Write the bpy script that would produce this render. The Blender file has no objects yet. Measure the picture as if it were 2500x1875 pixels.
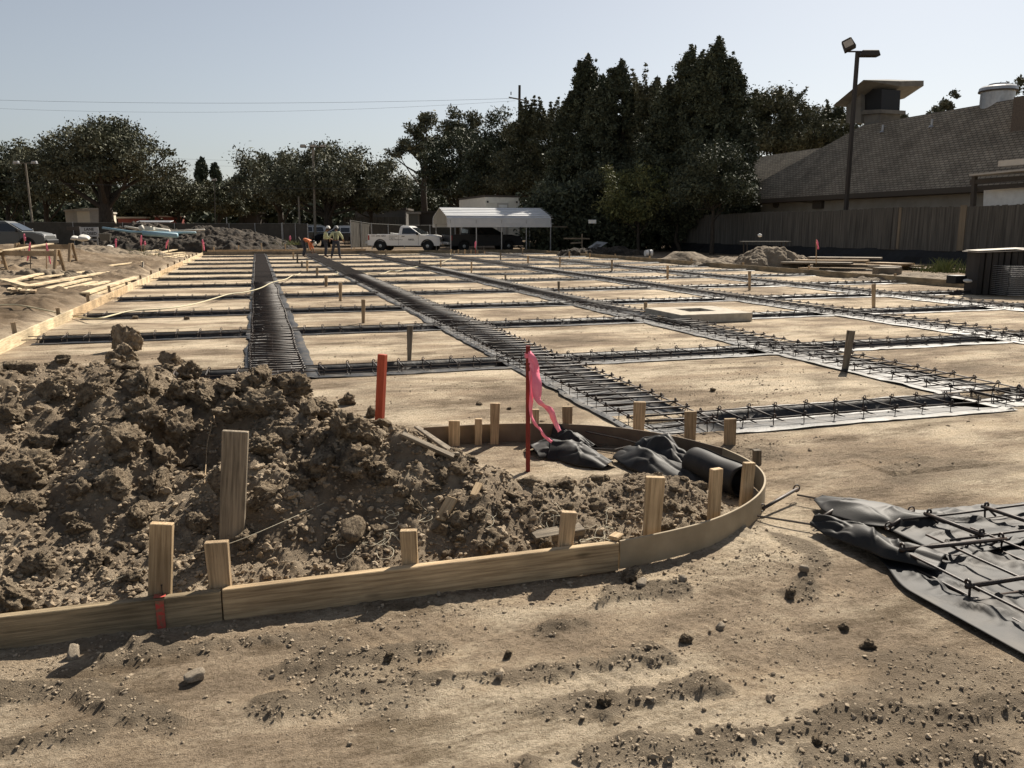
import bpy, bmesh, math, random
import numpy as np
from mathutils import Vector, Matrix, noise as mnoise
C = bpy.context.scene
COL = C.collection
rad = math.radians
R0 = random.Random(7)
rng = np.random.default_rng(11)

# ------------------------------------------------------------ camera, sky, sun, exposure
CAM_H = 1.6
YAW = rad(17.07); PITCH = math.atan(377.5/2000)
cd = bpy.data.cameras.new('camera'); cam = bpy.data.objects.new('camera', cd); COL.objects.link(cam)
cd.sensor_width = 36; cd.lens = 28.8; cd.clip_start = 0.05; cd.clip_end = 3000
cam.location = (0, 0, CAM_H); cam.rotation_euler = (math.pi/2 - PITCH, 0, -YAW)
C.camera = cam
C.render.resolution_x = 1024; C.render.resolution_y = 768

SUN_EL = rad(42); SUN_AZ = rad(46)          # azimuth from +Y towards +X
w = bpy.data.worlds.new("World"); C.world = w; w.use_nodes = True
wn = w.node_tree
sky = wn.nodes.new('ShaderNodeTexSky'); sky.sky_type = 'NISHITA'; sky.sun_disc = False
sky.sun_elevation = SUN_EL; sky.sun_rotation = SUN_AZ
sky.air_density = 1.0; sky.dust_density = 1.0; sky.ozone_density = 1.5
hs = wn.nodes.new('ShaderNodeHueSaturation'); hs.inputs['Saturation'].default_value = 0.5
wn.links.new(sky.outputs[0], hs.inputs['Color'])
wn.links.new(hs.outputs[0], wn.nodes['Background'].inputs[0])
wn.nodes['Background'].inputs[1].default_value = 0.05
sl = bpy.data.lights.new('sun', 'SUN'); sun = bpy.data.objects.new('sun', sl); COL.objects.link(sun)
sl.energy = 5.0; sl.angle = rad(0.53); sl.color = (1.0, 0.915, 0.79)
sd = Vector((math.sin(SUN_AZ)*math.cos(SUN_EL), math.cos(SUN_AZ)*math.cos(SUN_EL), math.sin(SUN_EL)))
sun.rotation_euler = sd.to_track_quat('Z', 'Y').to_euler(); sun.location = (20, 20, 40)
C.view_settings.view_transform = 'Standard'; C.view_settings.look = 'None'
C.view_settings.exposure = 0.86; C.view_settings.gamma = 1

# ------------------------------------------------------------ sight lines: photo pixel (2500x1875) to a point in the place
FW = np.array([math.sin(YAW)*math.cos(PITCH), math.cos(YAW)*math.cos(PITCH), -math.sin(PITCH)])
RT = np.array([math.cos(YAW), -math.sin(YAW), 0.0]); UPV = np.cross(RT, FW)
def ray(x, y): return FW + RT*(x-1250)/2000. + UPV*(937.5-y)/2000.
def G(x, y, z=0.0):
    r = ray(x, y); return Vector(np.array([0, 0, CAM_H]) + r*(z-CAM_H)/r[2])
def AY(x, y, Y):
    r = ray(x, y); return Vector(np.array([0, 0, CAM_H]) + r*Y/r[1])
def AD(x, y, d):                                   # at forward distance d from the camera
    r = ray(x, y); h = math.hypot(FW[0], FW[1]); k = (r[0]*FW[0]+r[1]*FW[1])/h
    return Vector(np.array([0, 0, CAM_H]) + r*d/k)
def AX(x, y, X):
    r = ray(x, y); return Vector(np.array([0, 0, CAM_H]) + r*X/r[0])

# ------------------------------------------------------------ object helpers
def tag(o, label=None, cat=None, group=None, kind=None):
    if label: o['label'] = label
    if cat: o['category'] = cat
    if group: o['group'] = group
    if kind: o['kind'] = kind
    return o
def empty(name, loc=(0, 0, 0), rz=0, label=None, cat=None, group=None):
    o = bpy.data.objects.new(name, None); COL.objects.link(o); o.location = loc; o.rotation_euler = (0, 0, rz)
    o.empty_display_size = .2
    return tag(o, label, cat, group)
class MB:
    """collects pieces of ONE mesh object"""
    def __init__(s): s.v = []; s.f = []; s.mi = []; s.cur = 0
    def add(s, vs, fs):
        n = len(s.v); s.v.extend([tuple(p) for p in vs]); s.f.extend([tuple(i+n for i in f) for f in fs]); s.mi.extend([s.cur]*len(fs)); return s
    def box(s, c, d, rot=None, taper=None):
        x, y, z = d[0]/2, d[1]/2, d[2]/2
        vs = [Vector((i*x, j*y, k*z)) for k in (-1, 1) for j in (-1, 1) for i in (-1, 1)]
        if taper: vs = [Vector((p.x*(taper[0] if p.z > 0 else 1), p.y*(taper[1] if p.z > 0 else 1), p.z)) for p in vs]
        if rot is not None: vs = [rot @ p for p in vs]
        c = Vector(c)
        return s.add([p+c for p in vs], [(0, 2, 3, 1), (4, 5, 7, 6), (0, 1, 5, 4), (2, 6, 7, 3), (0, 4, 6, 2), (1, 3, 7, 5)])
    def bar(s, a, b, wd, th, up=Vector((0, 0, 1)), wd2=None):
        """rectangular bar from a to b; th along 'up', wd across"""
        a = Vector(a); b = Vector(b); d = (b-a).normalized()
        if abs(d.dot(up)) > .95: up = Vector((0, 1, 0))
        sx = d.cross(up).normalized(); u = sx.cross(d).normalized(); w2 = wd2 or wd
        vs = [a-sx*wd/2-u*th/2, a+sx*wd/2-u*th/2, a+sx*wd/2+u*th/2, a-sx*wd/2+u*th/2,
              b-sx*w2/2-u*th/2, b+sx*w2/2-u*th/2, b+sx*w2/2+u*th/2, b-sx*w2/2+u*th/2]
        return s.add(vs, [(0, 1, 2, 3), (7, 6, 5, 4), (0, 4, 5, 1), (1, 5, 6, 2), (2, 6, 7, 3), (3, 7, 4, 0)])
    def tube(s, pts, r, n=6, closed=False, caps=True):
        pts = [Vector(p) for p in pts]; m = len(pts)
        rr = r if isinstance(r, (list, tuple)) else [r]*m
        ref = None; rings = []
        for i, p in enumerate(pts):
            if closed: d = pts[(i+1) % m]-pts[i-1]
            else: d = pts[min(i+1, m-1)]-pts[max(i-1, 0)]
            if d.length < 1e-9: d = Vector((0, 0, 1))
            d.normalize()
            if ref is None: ref = d.orthogonal().normalized()
            ref = (ref-d*ref.dot(d))
            if ref.length < 1e-6: ref = d.orthogonal()
            ref.normalize(); b = d.cross(ref)
            rings.append([p+(ref*math.cos(2*math.pi*k/n)+b*math.sin(2*math.pi*k/n))*rr[i] for k in range(n)])
        vs = [q for rg in rings for q in rg]; fs = []
        for i in range(m if closed else m-1):
            j = (i+1) % m
            for k in range(n): fs.append((i*n+k, i*n+(k+1) % n, j*n+(k+1) % n, j*n+k))
        if caps and not closed: fs += [tuple(range(n-1, -1, -1)), tuple((m-1)*n+k for k in range(n))]
        return s.add(vs, fs)
    def lathe(s, prof, n=24, axis='z', c=(0, 0, 0)):
        vs = []; c = Vector(c)
        for (r, z) in prof:
            for k in range(n):
                a = 2*math.pi*k/n; p = (r*math.cos(a), r*math.sin(a), z)
                if axis == 'y': p = (p[0], z, p[1])
                if axis == 'x': p = (z, p[0], p[1])
                vs.append(c+Vector(p))
        fs = [(i*n+k, i*n+(k+1) % n, (i+1)*n+(k+1) % n, (i+1)*n+k) for i in range(len(prof)-1) for k in range(n)]
        fs += [tuple(range(n-1, -1, -1)), tuple((len(prof)-1)*n+k for k in range(n))]
        return s.add(vs, fs)
    def prism(s, poly, y0, y1, taper=None):
        """polygon in xz extruded along y"""
        n = len(poly)
        vs = [(x, y0, z) for x, z in poly]+[(x, y1, z) for x, z in poly]
        fs = [tuple(range(n)), tuple(range(2*n-1, n-1, -1))]+[(i, i+n, (i+1) % n+n, (i+1) % n) for i in range(n)]
        return s.add(vs, fs)
    def build(s, name, mat=None, parent=None, bevel=0, smooth=False, seg=1, loc=None, rz=None):
        me = bpy.data.meshes.new(name); me.from_pydata(s.v, [], s.f); 
        mats = mat if isinstance(mat, (list, tuple)) else [mat]
        for m in mats:
            if m: me.materials.append(m)
        if len(mats) > 1: me.polygons.foreach_set('material_index', s.mi)
        bm = bmesh.new(); bm.from_mesh(me); bmesh.ops.recalc_face_normals(bm, faces=bm.faces)
        if bevel: bmesh.ops.bevel(bm, geom=[e for e in bm.edges if len(e.link_faces) == 2 and e.calc_face_angle(0) > .5], offset=bevel, segments=seg, affect='EDGES', profile=.6, clamp_overlap=True)
        bm.to_mesh(me); bm.free()
        if smooth: me.polygons.foreach_set('use_smooth', [True]*len(me.polygons))
        o = bpy.data.objects.new(name, me); COL.objects.link(o)
        if parent: o.parent = parent
        if loc is not None: o.location = loc
        if rz is not None: o.rotation_euler = (0, 0, rz)
        return o
def npmesh(name, V, F, mats, smooth=False, parent=None, mi=None):
    me = bpy.data.meshes.new(name); k = F.shape[1]
    me.vertices.add(len(V)); me.vertices.foreach_set('co', V.astype(np.float32).ravel())
    me.loops.add(F.size); me.loops.foreach_set('vertex_index', F.astype(np.int32).ravel())
    me.polygons.add(len(F)); me.polygons.foreach_set('loop_start', np.arange(0, F.size, k, dtype=np.int32))
    me.polygons.foreach_set('loop_total', np.full(len(F), k, dtype=np.int32))
    for m in (mats if isinstance(mats, (list, tuple)) else [mats]): me.materials.append(m)
    if mi is not None: me.polygons.foreach_set('material_index', mi.astype(np.int32))
    me.polygons.foreach_set('use_smooth', np.full(len(F), smooth))
    me.update(calc_edges=True); me.validate()
    o = bpy.data.objects.new(name, me); COL.objects.link(o)
    if parent: o.parent = parent
    return o
def copy_tree(o, parent=None):
    c = o.copy(); COL.objects.link(c); c.parent = parent
    for ch in list(o.children): copy_tree(ch, c)
    return c

# ------------------------------------------------------------ materials (procedural)
def mat(name, c1, c2=None, scale=4, rough=.85, bump=0., bscale=40, spec=.3, metal=0, stretch=(1, 1, 1), detail=6, rand=True, c3=None, lo=.35, hi=.65, trans=0, bdist=.02, rough2=None, coat=0):
    m = bpy.data.materials.new(name); m.use_nodes = True; nt = m.node_tree; N = nt.nodes; L = nt.links
    b = N['Principled BSDF']; b.inputs['Roughness'].default_value = rough; b.inputs['Metallic'].default_value = metal
    b.inputs['Specular IOR Level'].default_value = spec
    b.inputs['Base Color'].default_value = (*c1, 1)
    if coat: b.inputs['Coat Weight'].default_value = coat; b.inputs['Coat Roughness'].default_value = .05
    if trans: b.inputs['Transmission Weight'].default_value = trans
    tc = N.new('ShaderNodeTexCoord'); mp = N.new('ShaderNodeMapping'); mp.inputs['Scale'].default_value = stretch
    vec = tc.outputs['Object']
    if rand:
        oi = N.new('ShaderNodeObjectInfo'); mu = N.new('ShaderNodeMath'); mu.operation = 'MULTIPLY'; mu.inputs[1].default_value = 37.
        L.new(oi.outputs['Random'], mu.inputs[0]); ad = N.new('ShaderNodeVectorMath'); ad.operation = 'ADD'
        L.new(vec, ad.inputs[0]); L.new(mu.outputs[0], ad.inputs[1]); vec = ad.outputs[0]
    L.new(vec, mp.inputs[0])
    if c2:
        n = N.new('ShaderNodeTexNoise'); n.inputs['Scale'].default_value = scale; n.inputs['Detail'].default_value = detail
        n.inputs['Roughness'].default_value = .6; L.new(mp.outputs[0], n.inputs['Vector'])
        cr = N.new('ShaderNodeValToRGB'); e = cr.color_ramp.elements
        e[0].position = lo; e[0].color = (*c1, 1); e[1].position = hi; e[1].color = (*c2, 1)
        if c3: x = e.new((lo+hi)/2); x.color = (*c3, 1)
        L.new(n.outputs[0], cr.inputs[0]); L.new(cr.outputs[0], b.inputs['Base Color'])
        if rough2 is not None:
            mr = N.new('ShaderNodeMapRange'); mr.inputs[3].default_value = rough; mr.inputs[4].default_value = rough2
            L.new(n.outputs[0], mr.inputs[0]); L.new(mr.outputs[0], b.inputs['Roughness'])
    if bump:
        n2 = N.new('ShaderNodeTexNoise'); n2.inputs['Scale'].default_value = bscale; n2.inputs['Detail'].default_value = 8
        n2.inputs['Roughness'].default_value = .65; L.new(mp.outputs[0], n2.inputs['Vector'])
        bp = N.new('ShaderNodeBump'); bp.inputs['Strength'].default_value = bump; bp.inputs['Distance'].default_value = bdist
        L.new(n2.outputs[0], bp.inputs['Height']); L.new(bp.outputs[0], b.inputs['Normal'])
    return m
def wood(name, c1, c2, grain=(1.8, 46, 46), rough=.8, knots=True):
    m = mat(name, tuple(v*.78 for v in c1), tuple(v*1.06 for v in c2), scale=2.2, rough=rough, bump=.6, bscale=6, stretch=grain, spec=.25, bdist=.006, lo=.36, hi=.62, detail=8)
    nt = m.node_tree; N = nt.nodes; L = nt.links; b = N['Principled BSDF']
    src = b.inputs['Base Color'].links[0].from_socket
    tc = [n for n in N if n.type == 'TEX_COORD'][0]; ad = [n for n in N if n.type == 'VECT_MATH'][0]
    # broad stains / weathering and dark knots
    n = N.new('ShaderNodeTexNoise'); n.inputs['Scale'].default_value = 2.5; n.inputs['Detail'].default_value = 4
    L.new(ad.outputs[0], n.inputs['Vector'])
    mr = N.new('ShaderNodeMapRange'); mr.inputs[1].default_value = .3; mr.inputs[2].default_value = .7; mr.inputs[3].default_value = .55; mr.inputs[4].default_value = 1.15
    L.new(n.outputs[0], mr.inputs[0])
    mx = N.new('ShaderNodeMix'); mx.data_type = 'RGBA'; mx.blend_type = 'MULTIPLY'; mx.inputs[0].default_value = 1
    L.new(src, mx.inputs[6]); L.new(mr.outputs[0], mx.inputs[7]); out = mx.outputs[2]
    if knots:
        vo = N.new('ShaderNodeTexVoronoi'); vo.inputs['Scale'].default_value = 2.6; mp = N.new('ShaderNodeMapping'); mp.inputs['Scale'].default_value = (1, .02, 2.4)
        L.new(ad.outputs[0], mp.inputs[0]); L.new(mp.outputs[0], vo.inputs['Vector'])
        m2 = N.new('ShaderNodeMapRange'); m2.inputs[1].default_value = .03; m2.inputs[2].default_value = .14; m2.inputs[3].default_value = .28; m2.inputs[4].default_value = 1
        L.new(vo.outputs['Distance'], m2.inputs[0])
        mx2 = N.new('ShaderNodeMix'); mx2.data_type = 'RGBA'; mx2.blend_type = 'MULTIPLY'; mx2.inputs[0].default_value = 1
        L.new(out, mx2.inputs[6]); L.new(m2.outputs[0], mx2.inputs[7]); out = mx2.outputs[2]
    L.new(out, b.inputs['Base Color'])
    return m
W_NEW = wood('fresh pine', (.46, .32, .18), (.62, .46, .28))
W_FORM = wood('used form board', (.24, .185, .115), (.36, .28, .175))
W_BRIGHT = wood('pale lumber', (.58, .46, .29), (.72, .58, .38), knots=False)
W_GREY = wood('weathered wood', (.16, .13, .095), (.27, .22, .16))
W_DARK = wood('brown bender board', (.11, .08, .055), (.18, .135, .09), knots=False)
W_BEND = wood('tan bender board', (.28, .225, .145), (.36, .29, .19), knots=False)
W_STAKE = wood('stake wood', (.36, .255, .15), (.52, .38, .235))
M_REBAR = mat('rusty black rebar', (.018, .014, .012), (.06, .035, .022), scale=14, rough=.55, spec=.5, bump=.4, bscale=220, bdist=.003)
M_PLASTIC = mat('black plastic sheet', (.010, .010, .011), (.085, .068, .05), scale=6, rough=.42, rough2=.7, spec=.36, lo=.48, hi=.72, bump=.35, bscale=9, bdist=.03)
M_PLASTIC2 = mat('black sheeting', (.012, .012, .013), (.062, .052, .041), scale=4, rough=.60, spec=.19, lo=.45, hi=.7, bump=.25, bscale=260, bdist=.002)
M_ORANGE = mat('orange painted stake', (.46, .085, .04), (.34, .06, .03), scale=6, rough=.6, stretch=(1, 8, 8))
M_REDST = mat('red painted lath', (.24, .035, .025), (.16, .022, .018), scale=8, rough=.65, stretch=(1, 9, 9))
M_PINK = mat('pink flagging tape', (.90, .17, .27), (.98, .30, .40), scale=6, rough=.5)
M_PINK.node_tree.nodes['Principled BSDF'].inputs['Subsurface Weight'].default_value = 0
M_FOLD = mat('shiny black sheeting', (.012, .012, .012), (.030, .027, .024), scale=7, rough=.58, spec=.22, bump=.3, bscale=120, bdist=.002)
M_STRING = mat('pale twine', (.55, .50, .38), rough=.8)
M_WHITE = mat('white paint', (.78, .77, .73), (.66, .64, .60), scale=3, rough=.35, spec=.5)
M_STEEL = mat('galvanised steel', (.32, .32, .32), (.42, .42, .42), scale=5, rough=.4, metal=.7)
M_BLACK = mat('black', (.015, .015, .016), rough=.5)
M_RUBBER = mat('tyre rubber', (.018, .018, .018), rough=.8, bump=.3, bscale=60)
M_GLASS = mat('dark glass', (.012, .014, .016), rough=.06, spec=.8)
M_CONC = mat('concrete', (.34, .30, .24), (.46, .41, .33), scale=9, rough=.9, bump=.4, bscale=50)
M_RUST = mat('brown soil smear', (.20, .15, .10), rough=.9)
# ------------------------------------------------------------ layout of the slab (metres, Y = along the slab)
TY = [5.88, 9.35, 13.2, 16.6, 20.45, 24.7, 28.4, 31.9, 35.9, 40.6, 45.3, 51.2]   # transverse trenches
LX = [(.14, .57), (3.18, .66), (6.75, .62), (10.72, .64), (14.8, .66)]              # lengthwise trenches (centre, cage width)
BX0, BX1, BYF = -3.25, 18.7, 55.2
TFR, TBK = .22, .31                        # trench carve in front of / behind the line
NEARL = (2.75, 3.62)                       # the short lengthwise ladder beside the camera

_tab = rng.random((256, 256)).astype(np.float32)
def vnoise(x, y, f, seed=0):
    x = x*f+seed*17.3; y = y*f+seed*31.7
    xi = np.floor(x).astype(np.int64); yi = np.floor(y).astype(np.int64); fx = x-xi; fy = y-yi
    fx = fx*fx*(3-2*fx); fy = fy*fy*(3-2*fy)
    a = _tab[xi & 255, yi & 255]; b = _tab[(xi+1) & 255, yi & 255]; c = _tab[xi & 255, (yi+1) & 255]; d = _tab[(xi+1) & 255, (yi+1) & 255]
    return (a*(1-fx)+b*fx)*(1-fy)+(c*(1-fx)+d*fx)*fy-.5
def fbm(x, y, f, o=4, seed=0, g=.5):
    s = 0; a = 1
    for i in range(o): s = s+a*vnoise(x, y, f*2.03**i, seed+i); a *= g
    return s
def cells(x, y, f, seed=0):
    """clod bumps: height of the nearest rounded cell"""
    x = x*f+seed*5.1; y = y*f+seed*9.7; xi = np.floor(x).astype(np.int64); yi = np.floor(y).astype(np.int64)
    out = np.zeros_like(x)
    for i in (-1, 0, 1):
        for j in (-1, 0, 1):
            a = xi+i; b = yi+j
            cx = a+_tab[(a*7+3) & 255, (b*13+5) & 255]; cy = b+_tab[(a*11+9) & 255, (b*3+77) & 255]
            r = .25+.5*_tab[(a*5+1) & 255, (b*17+2) & 255]
            d2 = (x-cx)**2+(y-cy)**2
            out = np.maximum(out, np.sqrt(np.maximum(r*r-d2, 0)))
    return out/f
def sstep(a, b, x):
    t = np.clip((x-a)/(b-a), 0, 1); return t*t*(3-2*t)
def segdist(x, y, pts):
    best = np.full(x.shape, 1e9)
    for (a, b) in zip(pts[:-1], pts[1:]):
        ax, ay = a[0], a[1]; dx, dy = b[0]-ax, b[1]-ay
        t = np.clip(((x-ax)*dx+(y-ay)*dy)/(dx*dx+dy*dy+1e-9), 0, 1)
        best = np.minimum(best, np.hypot(x-ax-t*dx, y-ay-t*dy))
    return best
# crest of the dirt mound, from its outline against the slab
CREST_Y = 5.35
crest = [AY(px, py+22, CREST_Y) for px, py in [(-500, 930), (-200, 905), (0, 895), (90, 905), (170, 885), (250, 880), (330, 905), (400, 915), (450, 930), (560, 925), (660, 935), (740, 965), (800, 995), (850, 1030), (900, 1030), (960, 1035), (1010, 1045), (1060, 1075), (1120, 1100)]]
crx = np.array([p.x for p in crest]); crz = np.array([p.z for p in crest])
BANDS = [[(672, 1724), (998, 1659), (1287, 1648), (1590, 1607)], [(1250, 1745), (1450, 1716), (1734, 1680)], [(1300, 1868), (1770, 1813), (1915, 1792), (2100, 1752), (2480, 1730)],
         [(0, 1700), (200, 1690), (420, 1760)], [(0, 1830), (200, 1800)], [(1400, 1500), (1550, 1450), (1650, 1440)], [(650, 1640), (1050, 1590)], [(2000, 1860), (2400, 1850)], [(1330, 1540), (1420, 1520)], [(1780, 1250), (2000, 1350), (1950, 1450)], [(300, 1600), (700, 1560)]]
BANDS = [[G(*p) for p in b] for b in BANDS]
def mound(x, y):
    cz = np.interp(x, crx, crz, left=crz[0], right=0)
    cz = np.maximum(cz, 0)*sstep(1.75, 1.0, x)
    near = sstep(3.5, CREST_Y-.15, y)**.8
    far = 1-sstep(CREST_Y, CREST_Y+1.35, y)
    h = cz*np.where(y < CREST_Y-.15, .10+.90*near, far)
    h = h*sstep(3.36, 3.52, y)
    # second, lower heap inside the bend
    h2 = .24*np.exp(-((x-1.15)/.75)**2-((y-4.05)/.36)**2)+.20*np.exp(-((x-.35)/.6)**2-((y-4.3)/.6)**2)+.12*np.exp(-((x-2.1)/.5)**2-((y-4.05)/.35)**2)
    h2 *= sstep(3.36, 3.6, y)
    # hollow where the bucket bit into the heap
    h -= .22*np.exp(-((x+.35)/.28)**2-((y-4.55)/.25)**2)+.20*np.exp(-((x+1.0)/.22)**2-((y-4.6)/.45)**2)
    h += .10*np.exp(-((x+.75)/.22)**2-((y-4.5)/.3)**2)
    return np.maximum(h, 0)+h2
def inside(x, y):                                     # inside the curved form
    e = ((x-1.45)/1.50)**2+((y-4.72)/1.27)**2
    return np.where((x > 1.45), e < 1, (y > 3.42) & (y < 5.98))
def hgt(x, y):
    x = np.asarray(x, float); y = np.asarray(y, float)
    near = sstep(14, 7, y)*sstep(9, 5, x)
    ins = inside(x, y).astype(float)
    h = .035*fbm(x, y, .35, 3, 3)+.012*fbm(x, y, 2.2, 4, 5)
    bd = np.full(x.shape, 9.)
    for b in BANDS: bd = np.minimum(bd, segdist(x, y, b))
    rough = np.clip(1.3*sstep(.085, .02, bd+.11*fbm(x, y, 4.5, 4, 8))+.6*sstep(.12, .34, fbm(x, y, 1.3, 5, 12)), 0, 1)*sstep(11, 5, y)
    fg = sstep(9, 4, y)
    h += fg*(.013*rough+.010*fbm(x, y, 7, 5, 21, .6)+.35*np.maximum(0, fbm(x, y, 1.6, 3, 23))*cells(x, y, 24, 3)+rough*(.16*cells(x, y, 17, 2)+.18*cells(x, y, 38, 4)+.026*fbm(x, y, 12, 4, 33, .6)))
    # tyre lugs pressed into the crust
    ln = x*.25+y*.97; lug = np.sin((x*.9+y*.5)*95)*sstep(.08, .25, vnoise(x, y, 1.3, 44))*.004*fg*np.clip(1+2*np.sin(ln*19), 0, 1)
    h += lug
    m = mound(x, y); mm = sstep(.015, .16, m)
    h += m+mm*(.10*fbm(x, y, 2.6, 4, 51)+.45*cells(x, y, 5.5, 6)*sstep(.1, .45, m)+.42*cells(x, y, 12, 8)*sstep(-.25, .1, fbm(x, y, 1.7, 2, 53))+.42*cells(x, y, 26, 10)+.3*cells(x, y, 52, 12))
    # soil outside the left form board: rough, a little higher, heaps beyond
    lf = sstep(-3.45, -4.2, x)*sstep(9, 12, y)
    h += lf*(.06+.12*fbm(x, y, .5, 5, 61, .6)+.30*cells(x, y, 1.8, 14)*sstep(-.05, .25, fbm(x, y, .4, 2, 66))+.5*cells(x, y, 3.4, 15)*sstep(-.1, .2, fbm(x, y, .8, 2, 67)))
    h += .85*np.exp(-((x+10.5)/4.5)**2-((y-41)/5.)**2)*sstep(-3.5, -5, x)
    # flat slab pad, tidy near trenches and forms
    pad = (x > BX0-.1) & (x < BX1+.1) & (y > 5.2) & (y < BYF+.2) & (m < .02)
    h = np.where(pad, np.clip(h, -.05, .03)*.7, h)
    tr = np.full(x.shape, 9.)
    for t in TY: tr = np.minimum(tr, np.abs(y-t-.03))
    for (c, wd) in LX: tr = np.minimum(tr, np.where(y > 5.3, np.abs(x-c)-.05, 9))
    h = np.where(pad, h*sstep(.28, .9, tr), h)
    nl = ((x > 2.45) & (y < 4.6) & (x < 3.95)) | ((x > 2.6) & (y < 4.25) & (y > 3.15))
    h = np.where(nl, h*.25-.01, h)
    h = h*sstep(90, 70, y)
    # trenches
    xin = (x > BX0+.12) & (x < BX1-.12)
    for i, t in enumerate(TY): h = np.where((y > t-TFR) & (y < t+TBK) & xin & (x > (2.95 if i == 0 else BX0)) & (m < .02), -.2, h)
    for (c, wd) in LX:
        y0 = 9.2 if c < 1 else 6.4
        h = np.where((x > c-wd/2-.03) & (x < c+wd/2+.03) & (y > y0) & (y < BYF-.3), -.2, h)
    out = np.maximum(sstep(57, 62, y), sstep(BX1+.3, BX1+1.6, x)*sstep(9, 12, y)*.7)  # ground beyond the slab, darkened in colour to stand for shade
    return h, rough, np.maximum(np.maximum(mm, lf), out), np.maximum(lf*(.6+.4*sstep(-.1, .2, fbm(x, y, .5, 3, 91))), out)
def axis(segs, extra):
    out = []
    for a, b, s in segs: out += list(np.arange(a, b-s*.3, s))
    out.append(segs[-1][1]); out = np.array(out)
    ex = np.array(sorted(extra)); keep = np.array([np.min(np.abs(ex-v)) > .006 for v in out])
    return np.sort(np.concatenate([out[keep], ex]))
exx = [v for (c, wd) in LX for s in (-1, 1) for v in (c+s*(wd/2+.028), c+s*(wd/2+.036))]+[BX0+.115, BX0+.125, BX1-.115, BX1-.125]
exy = [v for t in TY for v in (t-TFR-.004, t-TFR+.004, t+TBK-.004, t+TBK+.004)]
gx = axis([(-900, -100, 200), (-100, -20, 8), (-20, -5, .13), (-5, -2.2, .045), (-2.2, 4.3, .0145), (4.3, 8, .045), (8, 20, .12), (20, 40, 1.0), (40, 120, 10), (120, 900, 200)], exx)
gy = axis([(-60, -4, 8), (-4, 1.4, .3), (1.4, 6.6, .0135), (6.6, 10, .04), (10, 22, .09), (22, 58, .2), (58, 100, 1.5), (100, 300, 20), (300, 1500, 200)], exy)
XX, YY = np.meshgrid(gx, gy)
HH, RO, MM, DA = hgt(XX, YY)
nx, ny = len(gx), len(gy)
V = np.stack([XX.ravel(), YY.ravel(), HH.ravel()], 1)
i0 = (np.arange(ny-1)[:, None]*nx+np.arange(nx-1)[None, :]).ravel()
F = np.stack([i0, i0+1, i0+1+nx, i0+nx], 1)
from mathutils import geometry
def H(x, y):
    i = int(np.clip(np.searchsorted(gx, x)-1, 0, nx-2)); j = int(np.clip(np.searchsorted(gy, y)-1, 0, ny-2))
    u = (x-gx[i])/(gx[i+1]-gx[i]); v = (y-gy[j])/(gy[j+1]-gy[j])
    return float((HH[j, i]*(1-u)+HH[j, i+1]*u)*(1-v)+(HH[j+1, i]*(1-u)+HH[j+1, i+1]*u)*v)
def T(px, py, lift=0):
    """first point of the terrain along the sight line through a photo pixel"""
    r = ray(px, py); t = 1.5; o = np.array([0, 0, CAM_H]); r = r/np.linalg.norm(r)
    while t < 120:
        p = o+r*t
        if p[2] < H(p[0], p[1]): break
        t += .015 if t < 8 else .15
    return Vector((p[0], p[1], H(p[0], p[1])+lift))

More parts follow.
